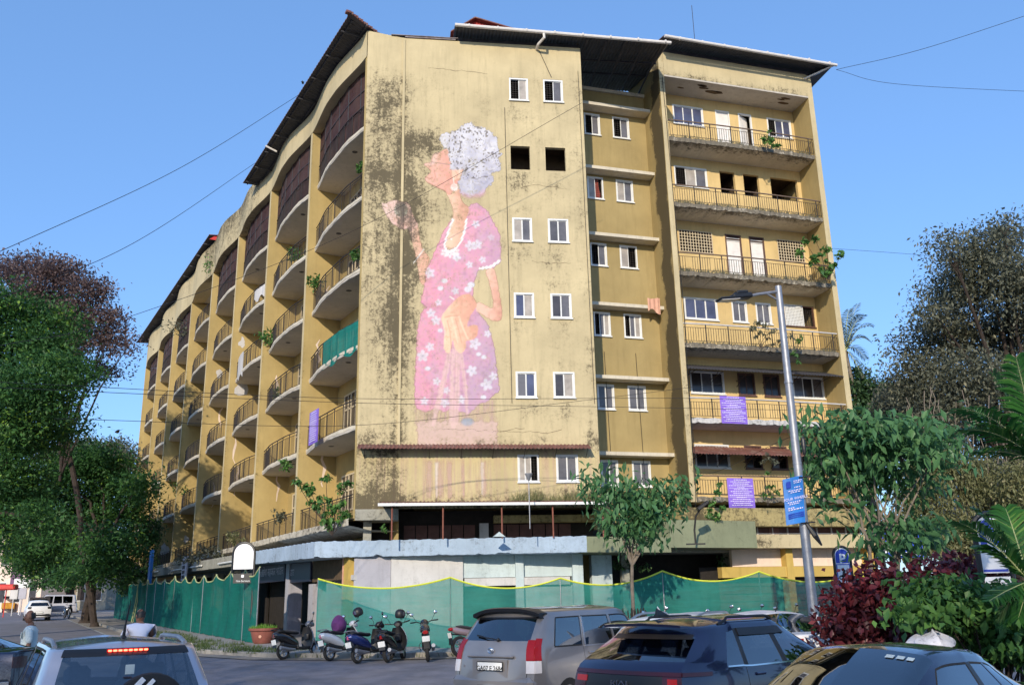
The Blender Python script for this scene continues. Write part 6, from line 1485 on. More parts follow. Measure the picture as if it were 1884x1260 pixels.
def saloon(root, sh, mat, glass, seats='seatd', roof=None):
    rs, ss = build_car(root, sh, mat, glass, [(3, 4, 'q'), (4, 5, 'd'), (6, 7, 'f')], None, [(7, 8, 'windshield'), (2, 3, 'rear_window')], roof)
    cabin(root, 1.0, 3.2, .98, .68, (1.5, 2.3), seats, 3.1)
    for sg in (1, -1):
        sidepatch(root, sh, 'door_pillar', M_['black'], ss[5], ss[6], rs[3], rs[4], .004, (sg,)); sidepatch(root, sh, 'belt_trim', M_['chrome'], ss[3]+1, ss[7], rs[3]-.1, rs[3]+.06, .008, (sg,), 14, 2)
        sidepatch(root, sh, 'quarter_bar', mat, ss[4]-.5, ss[4]+.25, rs[3], rs[4], .004, (sg,))
    return rs, ss
C4 = car_thing('blue_saloon_car', 'dark blue saloon car with building reflected in its windscreen', 'car', 4.78, 9.85, 228, dz=.05)
sh = saloon_shape(4.45, 1.75, 1.47, .98); rs, ss = saloon(C4, sh, dk, M_['glassc'])
for k in range(3):
    P = np.array([[sh.side(ss[7]+.55+.35*u, rs[5]+(.4+1.0*k)+.75*v, 1, .008) for v in (0, .5, 1)] for u in (0, .5, 1)]); b = MB(); b.grid(P); b.build('sticker', M_['wallblue'], C4)
window_seals(C4, sh, ((3, 4), (4, 5), (6, 7))); seams(C4, sh, (ss[4], ss[5]+1, ss[7]+2), 2); mirrors(C4, 2.98, .86, 1.02, dk); handle(C4, 1.55, .86, .88, dk); handle(C4, 2.35, .86, .88, dk)
for sg in (1, -1): sidepatch(C4, sh, 'headlamp', M_['whitelens'], ss[9]-.5, ss[10]-.3, rs[3]-1.8, rs[3]-.2, .01, (sg,))
for x in (.85, 3.5):
    for y in (-.76, .76): wheel(C4, x, y, .31)
# ---- white saloon in the middle row, seen from behind
wht = basic('white_car_paint', (.72, .72, .74), .35, 0, .04, 2, 0, .4, .25)
C5 = car_thing('white_saloon_car', 'white saloon car parked behind the lamp post', 'car', 5.55, 17.0, -16, dz=.08)
sh = saloon_shape(4.3, 1.72, 1.47, 1.0, boot=1.08); rs, ss = saloon(C5, sh, wht, M_['glassc'])
for sg in (1, -1): sidepatch(C5, sh, 'rain_visor', M_['black'], ss[4], ss[7]-1, rs[4]-.8, rs[4]+.2, .02, (sg,), 14, 3)
for c0_, c1_ in ((.66, 1.0), (-1, -.66)): cappatch(C5, sh, 'tail_lamp', M_['redlens'], rs[2]+.5, rs[3]-.1, c0_, c1_, .012)
sidepatch(C5, sh, 'tail_lamp', M_['redlens'], .02, 1.8, rs[2]+.5, rs[3]-.1, .012)
text_part('GLX', .05, M_['chrome'], C5, tailM(-.08, .45, .93) @ UPRIGHT, extrude=.003) if False else None
b = MB(tailM(-.07, .42, .93)); b.box(-.09, .09, -.004, .004, -.02, .02); b.build('badge', M_['chrome'], C5)
b = MB(T(1.65, 0, 1.42)); b.tube([(0, 0, 0), (-.15, 0, .22)], [.012, .004], 5); b.build('aerial', M_['black'], C5); mirrors(C5, 2.95, .84, 1.02, wht)
for x in (.8, 3.4):
    for y in (-.74, .74): wheel(C5, x, y, .3)
# ---- white wagon of which the roof shows
C6 = car_thing('white_estate_car', 'white estate car with roof rails between the grey and navy cars', 'car', 1.98, 15.3, 37)
sh = suv_shape(3.95, 1.74, 1.62, 1.02, rear_in=.45, tum=.2, cowl=3.1, wtop=2.3, bon=1.0, glass_x=(.5, 1.2, 1.28, 2.0, 2.1))
rs, ss = build_car(C6, sh, wht, M_['glassc'], SW, (sum(ROWSUB[:3])+1, sum(ROWSUB[:4]), .86), [(7, 8, 'windshield')]); cabin(C6, .6, 3.1, 1.0, .66, (1.3, 2.1), 'seatd', 2.95)
rails(C6, sh, ss[1]+1, ss[6]+3, M_['alloy'], .07, r=.02); b = MB(T(.75, 0, 1.62)); b.tube([(0, 0, 0), (-.12, 0, .12)], [.03, .008], 6); b.build('aerial', wht, C6); mirrors(C6, 2.75, .84, 1.02, wht)
for x in (.75, 3.2):
    for y in (-.76, .76): wheel(C6, x, y, .32)
# ---- dark car cut by the left edge
C7 = car_thing('dark_hatchback', 'dark blue car cut by the left picture edge, boot lid up to the standing man', 'car', -7.75, 15.5, -84)
sh = saloon_shape(4.4, 1.78, 1.62, 1.12, boot=1.30, bon=1.08); rs, ss = saloon(C7, sh, dk, M_['glassd'])
cappatch(C7, sh, 'spoiler_lip', M_['black'], rs[4]-.2, rs[5]-.2, -.95, .95, .03)
for c0_, c1_ in ((.66, 1.0), (-1, -.66)): cappatch(C7, sh, 'tail_lamp', dkr0, rs[3]-1.2, rs[3]-.2, c0_, c1_, .012)
for x in (.85, 3.5):
    for y in (-.78, .78): wheel(C7, x, y, .32)
# ---- far vehicles in the side street
def gpt(px, py):
    d = ray(px, py)
    for Y in np.arange(8, 200, .05):
        P = CO+d*(Y/d[1])
        if P[2] <= gz(Y): return P
    return CO+d*(200/d[1])
q = gpt(70, 1142); C8 = car_thing('white_hatchback', 'white hatchback driving away down the tree lined side street', 'car', q[0], q[1], -31)
sh = suv_shape(4.0, 1.75, 1.55, 1.0, rear_in=.5, tum=.22, cowl=3.1, wtop=2.3, bon=1.0, glass_x=(.5, 1.2, 1.28, 2.0, 2.1))
rs, ss = build_car(C8, sh, wht, M_['glassd'], SW, (sum(ROWSUB[:3])+1, sum(ROWSUB[:4]), .86), [(7, 8, 'windshield')])
for c0_, c1_ in ((.70, 1.0), (-1, -.70)): cappatch(C8, sh, 'tail_lamp', M_['black'], rs[2]+1.2, rs[3]+.2, c0_, c1_, .015)
plate(C8, tailM(-.12, 0, .62), '', .5, .12); b = MB(); b.cbox((-.0, 0, .42), (.24, 1.5, .2), .06); b.build('bumper', M_['black'], C8)
for x in (.8, 3.2):
    for y in (-.76, .76): wheel(C8, x, y, .32)
q = gpt(118, 1131); C9 = car_thing('white_minivan', 'boxy white minivan parked under the trees by the net', 'van', q[0]+.8, q[1]+.5, 200+40)
sh = suv_shape(3.7, 1.5, 1.85, 1.05, rear_in=.15, tum=.10, cowl=3.35, wtop=2.75, bon=1.02, glass_x=(.3, 1.2, 1.28, 2.0, 2.1))
rs, ss = build_car(C9, sh, paint('dull_white_van_paint', (.5, .5, .56), .4, 0), M_['glassd'], SW, (sum(ROWSUB[:3])+1, sum(ROWSUB[:4]), .86), [(7, 8, 'windshield')])
for x in (.7, 3.0):
    for y in (-.66, .66): wheel(C9, x, y, .3)
q = gpt(40, 1137); C10 = car_thing('pickup_truck', 'dark grey pickup truck far down the side street', 'truck', q[0]+.5, q[1]+2, -31)
b = MB(); b.cbox((1.1, 0, .85), (2.3, 1.7, .5), .05); b.build('cargo_bed', paint('dark_grey_truck_paint', (.035, .038, .05), .4, .2), C10)
sh = suv_shape(2.9, 1.7, 1.72, 1.05, rear_in=.1, tum=.2, cowl=2.0, wtop=1.35, bon=1.0, glass_x=(.15, .3, .35, .6, .66))
b = MB(); P_ = [(2.3, .95), (2.3, 1.7), (3.3, 1.72), (3.9, 1.1), (4.7, 1.0), (4.8, .5), (2.3, .5)]; b.T = RX(pi/2); b.prism([(x, z) for x, z in P_], -.82, .82); b.build('cab', M_['paned'], C10)
b = MB(); b.box(2.28, 2.30, -.6, .6, 1.15, 1.55); b.build('rear_window', M_['glassd'], C10)
for x in (.8, 3.9):
    for y in (-.76, .76): wheel(C10, x, y, .36)
q = gpt(8, 1140)
q = at(14, 1125, 104); AR = car_thing('auto_rickshaw', 'yellow and black three wheeler at the far left of the street', 'rickshaw', q[0], 104, -31)
b = MB(RX(pi/2)); b.prism([(0, .4), (0, 1.0), (.3, 1.05), (1.6, 1.0), (2.3, .9), (2.5, .4)], -.6, .6); b.build('body', basic('taxi_yellow', (.6, .28, .03), .5), AR)
b = MB(RX(pi/2)); b.prism([(-.05, 1.62), (.1, 1.75), (1.5, 1.72), (1.9, 1.55), (1.5, 1.6), (.0, 1.5)], -.62, .62); b.build('hood', M_['black'], AR)
for x in (0, 1.7):
    for y in (-.58, .58): b = MB(); b.tube([(x+.03, y, .95), (x+.12, y, 1.62)], .025, 5); b.build('hood_post', M_['black'], AR)
wheel(AR, .3, .5, .22, .12); wheel(AR, .3, -.5, .22, .12); wheel(AR, 2.3, 0, .22, .12)
# ------------------------------------------------------------------ scooters and motorcycle
def sweep(b, secs, n=14, mi=None):
    """secs: (x, y, z, ry, rz) elliptical sections along x"""
    P = []
    for x, y, z, ry, rz in secs: P.append([(x, y+ry*cos(a), z+rz*sin(a)) for a in np.linspace(0, 2*pi, n+1)])
    b.grid(np.array(P), mi); b.add([P[0][i] for i in range(n)], [tuple(range(n))], mi); b.add([P[-1][i] for i in range(n)], [tuple(range(n-1, -1, -1))], mi)
def spokewheel(root, x, r, wd):
    M = T(x, 0, r) @ RX(pi/2); b = MB(); h = wd/2
    b.lathe([(r*.68, -h*.7), (r*.9, -h), (r, -h*.45), (r, h*.45), (r*.9, h), (r*.68, h*.7), (r*.68, -h*.7)], 22, M); t = b.build('tyre', M_['rubber'], root, True)
    b = MB(); b.lathe([(r*.62, -h*.6), (r*.7, -h*.6), (r*.7, h*.6), (r*.62, h*.6), (r*.62, -h*.6)], 20, M); b.lathe([(.001, -h*.8), (r*.2, -h*.7), (r*.2, h*.7), (.001, h*.8)], 12, M)
    for k in range(5): b.T = M @ RZ(2*pi*k/5); b.box(r*.15, r*.66, -.018, .018, -.012, .012)
    b.build('rim', M_['alloy'], t)
def bike_plate(root, x, z, tilt=-.25):
    b = MB(tailM(x, 0, z, tilt)); b.cbox((0, 0, 0), (.21, .008, .15), .01); b.build('number_plate', M_['platew'], root)
def scooter(name, label, x, y, az, cols, lean=8, steer=0, extras=(), z=None):
    rz = pi/2-radians(az); z = gz(y) if z is None else z
    R = thing(name, label, 'scooter', M=T(x, y, z) @ RZ(rz) @ RX(radians(-lean)), group='scooters parked along the kerb')
    c1, c2, lens = cols
    spokewheel(R, -.60, .225, .10)
    b = MB(); sweep(b, [(-.92, 0, .70, .05, .05), (-.88, 0, .70, .12, .085), (-.70, 0, .66, .17, .14), (-.45, 0, .58, .175, .17), (-.22, 0, .50, .16, .17), (-.10, 0, .42, .14, .13)]); b.build('rear_body', c1, R, True)
    b = MB(); sweep(b, [(-.62, 0, .42, .11, .10), (-.40, 0, .36, .13, .10), (-.1, 0, .34, .13, .07)]); b.build('engine_cover', M_['black'], R, True)
    b = MB(); sweep(b, [(-.80, 0, .80, .10, .03), (-.72, 0, .81, .14, .045), (-.45, 0, .79, .15, .05), (-.28, 0, .765, .14, .045), (-.05, 0, .75, .10, .05), (.0, 0, .74, .06, .03)]); b.build('seat', M_['seatd'], R, True)
    b = MB(); b.cbox((.12, 0, .30), (.52, .30, .06), .02); b.cbox((-.12, 0, .38), (.10, .27, .2), .03); b.build('floorboard', M_['black'], R)
    b = MB(); P = []
    for u in np.linspace(0, 1, 8):
        w_ = .20*(.55+.75*sin(pi*min(1, u*.85+.12))); xx, zz = .34+.20*u-.16*u*u, .26+.66*u; P.append([(xx+.09*(1-abs(v)**2), w_*v, zz) for v in np.linspace(-1, 1, 9)])
    b.grid(np.array(P)); b.grid(np.array(P)-np.array([.045, 0, 0])); P = np.array(P)
    for e in ((slice(None), 0), (slice(None), -1), (0, slice(None)), (-1, slice(None))): b.grid(np.array([P[e], P[e]-np.array([.045, 0, 0])]))
    b.build('front_apron', c2, R, True)
    b = MB(); b.grid(np.array(P)-np.array([.065, 0, 0])); b.cbox((.33, 0, .62), (.10, .20, .22), .04); b.build('leg_shield', M_['black'], R, True)
    F = thing_sub = None
    # steering group: parts stay direct children of the scooter
    S = T(.44, 0, .9) @ RZ(radians(steer)) @ T(-.44, 0, -.9)
    b = MB(S); b.tube([(.66, .07, .22), (.58, .06, .5), (.50, .0, .72)], .022, 6); b.tube([(.66, -.07, .22), (.58, -.06, .5), (.50, 0, .72)], .022, 6); b.build('fork', M_['steel'], R)
    b = MB(S); M2 = S @ T(.66, 0, .225) @ RX(pi/2); b.T = Matrix.Identity(4); r = .225
    b.lathe([(r*.68, -.03), (r*.9, -.048), (r, -.02), (r, .02), (r*.9, .048), (r*.68, .03), (r*.68, -.03)], 22, M2); t = b.build('tyre', M_['rubber'], R, True)
    b = MB(); b.lathe([(.001, -.03), (.06, -.03), (r*.7, -.015), (r*.7, .015), (.06, .03), (.001, .03)], 18, M2); b.build('rim', M_['alloy'], t)
    b = MB(S); b.lathe([(.235, -.07), (.25, -.05), (.255, 0), (.25, .05), (.235, .07)], 12, T(.66, 0, .235) @ RX(pi/2), a0=radians(10), a1=radians(190)); b.build('front_fender', c2, R, True)
    b = MB(S); sweep(b, [(.36, 0, .99, .07, .05), (.42, 0, 1.01, .12, .085), (.52, 0, 1.0, .12, .10), (.60, 0, .97, .07, .06)]); b.build('handlebar_cowl', c2 if len(extras) == 0 or 'darkcowl' not in extras else M_['black'], R, True)
    b = MB(S); b.tube([(.36, -.36, 1.05), (.40, -.18, 1.02), (.43, 0, 1.0), (.40, .18, 1.02), (.36, .36, 1.05)], .014, 6)
    for s in (-1, 1): b.tube([(.385, s*.24, 1.03), (.355, s*.37, 1.055)], .021, 7); b.tube([(.44, s*.22, 1.03), (.42, s*.36, 1.045)], .006, 4)
    b.build('handlebar', M_['black'], R, True)
    for s in (-1, 1):
        if s == 1 and 'onemirror' in extras: continue
        b = MB(S); b.tube([(.40, s*.20, 1.03), (.44, s*.27, 1.16), (.42, s*.33, 1.24)], .007, 5); m_ = b.build('mirror_stalk', M_['black'], R)
        b = MB(S @ T(.42, s*.34, 1.27) @ RZ(s*.25)); b.ell((0, 0, 0), (.022, .065, .048), 12, 8); b.build('mirror', M_['black'], m_, True)
        b = MB(S @ T(.398, s*.34, 1.27) @ RZ(s*.25)); b.ell((0, 0, 0), (.004, .056, .040), 12, 8); b.build('mirror_glass', M_['chrome'], m_, True)
    b = MB(); P = np.array([[(-.935+.13*abs(v)**1.5, .125*v, zz) for v in np.linspace(-1, 1, 9)] for zz in (.64, .685, .73)]); b.grid(P); b.grid(P+np.array([.04, 0, 0])); b.build('tail_lamp', lens, R, True)
    b = MB(); b.tube([(-.62, .15, .80), (-.80, .15, .86), (-.93, .09, .865), (-.95, 0, .865), (-.93, -.09, .865), (-.80, -.15, .86), (-.62, -.15, .80)], .014, 6); b.build('grab_rail', M_['steel'] if 'darkrail' not in extras else M_['black'], R, True)
    b = MB(); P = np.array([[(-.86-.05*u, .09*v, .58-.24*u) for v in (-1, 0, 1)] for u in (0, .5, 1)]); b.grid(P); b.grid(P+np.array([.012, 0, 0])); b.build('rear_mudflap', M_['black'], R); bike_plate(R, -.915, .50, .2)
    b = MB(); b.tube([(-.25, -.15, .26), (-.5, -.17, .27), (-.82, -.18, .33)], [.03, .05, .055], 9); b.build('exhaust', M_['steel'], R, True)
    b = MB(); b.tube([(-.28, .10, .2), (-.30, .22+.0, .0)], .012, 5); b.build('side_stand', M_['black'], R); b = MB(); b.tube([(-.2, 0, .3), (-.6, 0, .24)], .06, 8); b.build('swing_arm', M_['alloy'], R); return R
sw = paint('scooter_white_paint', (.62, .64, .68), .3, .1); sg_ = paint('scooter_grey_paint', (.10, .11, .14), .3, .3); sb = paint('scooter_blue_paint', (.02, .035, .16), .25, .3); sk = paint('scooter_black_paint', (.012, .012, .014), .25, .2); pk = flat('magenta_red_lens', (.42, .02, .10), .15, coat=1); dkr = flat('dark_red_lens', (.14, .01, .014), .15, coat=1)
XY = lambda px, py: gpt(px, py)
q = XY(524, 1213); S1 = scooter('scooter', 'black and white scooter leftmost of the parked two wheelers beside the ochre column', q[0]+.35, q[1]+.35, 38, (sk, sg_, dkr), 9, -8, ('onemirror', 'darkrail'))
q = XY(606, 1216); S2 = scooter('scooter', 'white scooter with violet cloth on its seat and helmet on its mirror', q[0]+.35, q[1]+.5, 34, (sw, sw, pk), 9, -5, ())
q = XY(653, 1221); S3 = scooter('scooter', 'blue scooter with magenta tail lamp between two helmeted scooters', q[0]+.4, q[1]+.5, 32, (sb, sb, pk), 10, -20, ('darkcowl',))
q = XY(708, 1219); S4 = scooter('scooter', 'black scooter with red tail lamp and a dark helmet on top', q[0]+.25, q[1]+.5, 15, (sk, sw, M_['redlens']), 8, 10, ('darkcowl', 'darkrail'))
b = MB(); sweep(b, [(-.05, 0, .0, .10, .12), (.04, 0, .06, .19, .22), (.18, .01, .10, .22, .26), (.32, .0, .06, .18, .22), (.42, 0, .0, .09, .12)], 16)
vb = tag(b.build('cloth_bundle', M_['violet'], None, True), 'crumpled violet jacket bundled on the white scooter seat', 'jacket'); vb.matrix_local = WM[S2.name] @ T(-.22, .02, .93) @ RZ(.3)
def helmet(M, label, vis):
    h = thing('helmet', label, 'helmet', M=M); b = MB(); prof = [(.001, .13), (.06, .122), (.10, .095), (.128, .05), (.138, .0), (.134, -.05), (.122, -.10), (.11, -.125), (.095, -.12)]
    b.lathe(prof, 20, Matrix.Diagonal((1.12, 1, 1, 1))); b.build('shell', M_['black'], h, True)
    b = MB(); P = np.array([[(1.13*.142*cos(a), .142*sin(a), zz) for a in np.linspace(-1.2, 1.2, 13)] for zz in (-.055, -.01, .045)]); b.grid(P); b.grid(P*np.array([.97, .97, 1])); b.build('visor', vis, h, True)
    b = MB(); b.tube([(.02, .11, -.11), (.06, .06, -.17), (.06, -.06, -.17), (.02, -.11, -.11)], .008, 4); b.build('strap', M_['black'], h); return h
helmet(WM[S2.name] @ T(.36, -.34, 1.30) @ RZ(2.3) @ RY(.3), 'black helmet with a shiny visor hung on the white scooter mirror', M_['chrome'])
helmet(WM[S4.name] @ T(.40, -.12, 1.28) @ RZ(-1.0) @ RY(.2), 'dark helmet resting on the black scooter handlebar', M_['paned'])
def motorcycle(label, x, y, az, col, lean=6, full=True):
    R = thing('motorcycle', label, 'motorcycle', M=T(x, y, gz(y)) @ RZ(pi/2-radians(az)) @ RX(radians(-lean)), group='scooters parked along the kerb')
    spokewheel(R, -.66, .30, .11); spokewheel(R, .66, .30, .09)
    b = MB(); sweep(b, [(-.02, 0, .80, .10, .09), (.10, 0, .84, .15, .13), (.30, 0, .87, .15, .14), (.45, 0, .86, .08, .09)]); b.build('fuel_tank', col, R, True)
    b = MB(); sweep(b, [(-.75, 0, .86, .07, .03), (-.6, 0, .85, .13, .05), (-.3, 0, .80, .14, .05), (.0, 0, .80, .11, .05)]); b.build('seat', M_['seatd'], R, True)
    b = MB(); sweep(b, [(-.98, 0, .80, .04, .04), (-.8, 0, .76, .11, .10), (-.5, 0, .70, .12, .11), (-.2, 0, .66, .11, .1)]); b.build('tail_cowl', col, R, True)
    b = MB(); b.cbox((.08, 0, .42), (.44, .26, .34), .06); b.cbox((.18, 0, .62), (.22, .2, .22), .04); b.build('engine', M_['black'], R)
    b = MB(); b.tube([(.66, .08, .3), (.50, .07, .95)], .026, 6); b.tube([(.66, -.08, .3), (.50, -.07, .95)], .026, 6); b.tube([(-.66, .07, .3), (-.1, .06, .4)], .025, 5); b.tube([(-.66, -.07, .3), (-.1, -.06, .4)], .025, 5); b.tube([(.45, 0, .8), (.25, 0, .35)], .03, 6); b.tube([(.50, .07, .9), (.46, 0, .82), (.50, -.07, .9)], .03, 6); b.tube([(-.1, .06, .4), (.25, 0, .38), (-.1, -.06, .4)], .03, 6); b.build('frame', M_['black'], R)
    b = MB(); b.tube([(.30, .38, 1.06), (.42, .22, 1.06), (.46, 0, .98), (.42, -.22, 1.06), (.30, -.38, 1.06)], .015, 6)
    for s in (-1, 1): b.tube([(.36, s*.27, 1.06), (.28, s*.40, 1.06)], .02, 7)
    b.build('handlebar', M_['black'], R, True)
    b = MB(); sweep(b, [(.44, 0, .98, .08, .08), (.54, 0, .98, .13, .14), (.64, 0, .95, .09, .1)]); b.build('headlamp_cowl', col, R, True)
    for s in (-1, 1):
        b = MB(); b.tube([(.38, s*.22, 1.06), (.42, s*.30, 1.2), (.40, s*.34, 1.26)], .007, 5); m_ = b.build('mirror_stalk', M_['black'], R)
        b = MB(T(.40, s*.35, 1.28)); b.ell((0, 0, 0), (.022, .06, .045), 12, 8); b.ell((-.02, 0, 0), (.006, .052, .038), 12, 8); b.build('mirror', M_['chrome'], m_, True)
    b = MB(); sweep(b, [(-1.0, 0, .79, .07, .04), (-.97, 0, .79, .09, .055), (-.92, 0, .79, .09, .055)]); b.build('tail_lamp', M_['redlens'], R, True)
    bike_plate(R, -.99, .62, .2); b = MB(); b.box(-.98, -.94, -.08, .08, .36, .70); b.tube([(-.6, 0, .62), (-.95, 0, .66)], .02, 5); b.build('rear_mudflap', M_['black'], R)
    b = MB(); b.tube([(.1, -.16, .26), (-.4, -.18, .30), (-.8, -.19, .42)], [.03, .05, .055], 9); b.build('exhaust', M_['steel'], R, True); b = MB(); b.tube([(-.3, .15, .5), (-.7, .2, .46), (-.7, .2, .40), (-.3, .17, .3)], .010, 4); b.build('saree_guard', M_['black'], R)
    b = MB(); b.lathe([(.31, -.06), (.335, -.05), (.34, 0), (.335, .05), (.31, .06)], 10, T(.66, 0, .31) @ RX(pi/2), a0=radians(20), a1=radians(170)); b.build('front_fender', col, R, True); return R
q = XY(787, 1217); motorcycle('black motorcycle seen from behind with red tail lamp and round exhaust', q[0]-.05, q[1]+.55, -6, sk)
q = XY(846, 1212); motorcycle('pale pinkish motorcycle half hidden behind the grey people carrier', q[0]+.55, q[1]+.9, 58, paint('pale_pink_paint', (.30, .22, .24), .3, .2))
for k, (px, lb, c) in enumerate(((1205, 'black scooter hidden behind the white estate car', sk), (1322, 'grey scooter whose mirror shows between the two white cars', sg_), (1376, 'blue scooter whose mirror rises above the white saloon roof', sb), (1438, 'white scooter showing only mirrors above the white saloon boot', sw), (1512, 'black scooter showing one mirror beside the lamp post', sk))):
    Y = 26.2+.25*k; scooter('scooter', lb, (px-942)/1717*Y*1.005, Y, 5+7*k, (c, c, M_['redlens']), 8, 10-9*k, ('darkcowl',))
q = gpt(122, 1137); scooter('scooter', 'black scooter standing by the white minivan down the street', q[0], q[1], 140, (sk, sk, dkr), 6)

# ------------------------------------------------------------------ people
def skinmesh(name, nodes, edges, mat, root, lvl=2, world=None):
    """nodes: list of (x, y, z, rx, ry)"""
    me = bpy.data.meshes.new(name); me.from_pydata([n[:3] for n in nodes], edges, []); o = bpy.data.objects.new(name, me); link(o, root)
    md = o.modifiers.new('skin', 'SKIN'); md.use_smooth_shade = True
    for i, n in enumerate(nodes): me.skin_vertices[0].data[i].radius = (n[3], n[4])
    me.skin_vertices[0].data[0].use_root = True
    sd = o.modifiers.new('sub', 'SUBSURF'); sd.levels = lvl; sd.render_levels = lvl
    dg = bpy.context.evaluated_depsgraph_get(); m2 = bpy.data.meshes.new_from_object(o.evaluated_get(dg)); o.modifiers.clear(); o.data = m2; bpy.data.meshes.remove(me)
    m2.materials.clear(); m2.materials.append(mat); m2.polygons.foreach_set('use_smooth', [True]*len(m2.polygons)); o.name = name; return o
def head_parts(root, hx, hy, hz, yaw, hairstyle='bald_top', tilt=0):
    """head centre; facing local +X rotated by yaw"""
    M = T(hx, hy, hz) @ RZ(yaw) @ RY(tilt)
    b = MB(M)
    secs = []
    for k, t in enumerate(np.linspace(0, 1, 15)):                # chin to crown
        z = -.125+.25*t; fx = .098*sin(pi*min(1, .18+.80*t))**.55*(1.0 if t > .4 else .86+.35*t); bx_ = .10*sin(pi*min(1, .22+.74*t))**.6*(1 if t > .35 else .45+1.5*t); wy = .078*sin(pi*min(1, .2+.77*t))**.55
        ring = []
        for a in np.linspace(0, 2*pi, 21)[:-1]:
            c, s = cos(a), sin(a); x = (fx if c > 0 else bx_)*c; y = wy*s; 
            if c > .8: x += .022*math.exp(-((z+.012)/.022)**2)*(c-.8)*5 + .006*math.exp(-((z+.062)/.012)**2) - .010*math.exp(-((z-.022)/.014)**2)*(1 if abs(y) > .012 else 0)
            ring.append((x, y, z))
        secs.append(ring)
    V = [p for r in secs for p in r]; n = 20; F = [(i*n+k, i*n+(k+1) % n, (i+1)*n+(k+1) % n, (i+1)*n+k) for i in range(14) for k in range(n)]+[tuple(range(n-1, -1, -1)), tuple(14*n+k for k in range(n))]
    b.add(V, F)
    for s in (-1, 1): b.ell((-.012, s*.082, -.005), (.026, .012, .036), 10, 6)
    return b, M
def person(label, loc, rz, nodes, edges, shirt, sh_nodes, sh_edges, trouser_nodes, tr_edges, head, extras=None):
    R = thing('person', label, 'person', loc, rz)
    body = skinmesh('body', nodes, edges, M_['skin'], R)
    hb, M = head_parts(R, *head)
    me = hb.mesh('head', M_['skin']); 
    # weld the head into the body mesh: one continuous figure object
    import bmesh
    bm = bmesh.new(); bm.from_mesh(body.data); bm.from_mesh(me); bm.to_mesh(body.data); bm.free(); body.data.polygons.foreach_set('use_smooth', [True]*len(body.data.polygons))
    skinmesh('shirt', sh_nodes, sh_edges, shirt, R)
    if trouser_nodes: skinmesh('trousers', trouser_nodes, tr_edges, M_['trouser'], R)
    b = MB(M); P = []
    for k, t in enumerate(np.linspace(0, 1, 8)):
        z = -.05+.120*t
        P.append([((.102*cos(a)-.010)*(1 if t < .6 else 1-.35*(t-.6)), .084*sin(a)*(1 if t < .6 else 1-.35*(t-.6)), z+.012*(1-abs(sin(a)))) for a in np.linspace(radians(98), radians(262), 15)])
    b.grid(np.array(P)); b.build('hair', M_['hair'], R, True)
    for s in (-1, 1): b = MB(M); b.ell((.085, s*.032, .022), (.008, .010, .005), 8, 6); b.build('eye', M_['ink'], R, True)
    b = MB(M); b.cbox((.096, 0, -.040), (.014, .042, .009), .003); b.build('moustache', M_['hair'], R)
    b = MB(M)
    for s in (-1, 1): b.cbox((.086, s*.034, .042), (.016, .036, .008), .003)
    b.build('eyebrow', M_['hair'], R); return R, M
def hand(nodes, edges, start, w, d, curl, s=1):
    pass
def fingers(R, M, curl=.5):
    b = MB(M); b.cbox((.045, 0, 0), (.09, .03, .08), .012)
    for k, (z, l) in enumerate(((.033, .065), (.011, .075), (-.011, .07), (-.033, .055))):
        b.tube([(.085, 0, z), (.085+l*.5, -.01*curl, z), (.085+l*.95*cos(curl), -l*.9*sin(curl), z)], [.0095, .009, .007], 6)
    b.tube([(.02, 0, .035), (.05, -.015, .062), (.085, -.03, .066)], [.011, .010, .008], 6); b.build('hand', M_['skin'], R, True)
# man standing in the road (local +X is where he faces)
def stand_nodes(h=1.0):
    N = [(0, 0, .92, .13, .15), (0, 0, 1.08, .115, .145), (0, 0, 1.28, .12, .165), (-.01, 0, 1.42, .085, .15), (.01, 0, 1.49, .066, .07), (.02, 0, 1.57, .062, .062),
         (0, .19, 1.40, .06, .06), (-.03, .235, 1.12, .045, .045), (.04, .23, .88, .032, .034), (0, -.19, 1.40, .06, .06), (-.03, -.235, 1.12, .045, .045), (.05, -.23, .88, .032, .034),
         (0, .10, .86, .085, .09), (.02, .105, .48, .06, .06), (-.02, .11, .09, .04, .04), (.12, .12, .04, .04, .035), (0, -.10, .86, .085, .09), (.02, -.105, .48, .06, .06), (-.02, -.11, .09, .04, .04), (.12, -.12, .04, .04, .035)]
    E = [(0, 1), (1, 2), (2, 3), (3, 4), (4, 5), (3, 6), (6, 7), (7, 8), (3, 9), (9, 10), (10, 11), (0, 12), (12, 13), (13, 14), (14, 15), (0, 16), (16, 17), (17, 18), (18, 19)]
    return N, E
N, E = stand_nodes()
SH = [(0, 0, .90, .15, .175), (.01, 0, 1.06, .145, .165), (.005, 0, 1.28, .14, .185), (-.01, 0, 1.425, .095, .16), (0, .195, 1.405, .08, .08), (-.02, .235, 1.24, .075, .075), (-.03, .245, 1.12, .07, .07), (0, -.195, 1.405, .08, .08), (-.02, -.235, 1.24, .075, .075), (-.03, -.245, 1.12, .07, .07), (.01, 0, 1.50, .078, .085)]
SE = [(0, 1), (1, 2), (2, 3), (3, 4), (4, 5), (5, 6), (3, 7), (7, 8), (8, 9), (3, 10)]
TR = [(0, 0, .93, .14, .16), (0, .10, .84, .095, .10), (.02, .105, .48, .08, .08), (-.02, .11, .10, .07, .07), (0, -.10, .84, .095, .10), (.02, -.105, .48, .08, .08), (-.02, -.11, .10, .07, .07)]
TE = [(0, 1), (1, 2), (2, 3), (0, 4), (4, 5), (5, 6)]
q = at(54, 1180, 19.6)
P1, Mh = person('man in a pale mint short sleeved shirt standing in the road', (q[0], 19.6, gz(19.6)), radians(200), N, E, M_['shirtg'], SH, SE, TR, TE, (.045, 0, 1.665, .12, '', .05))
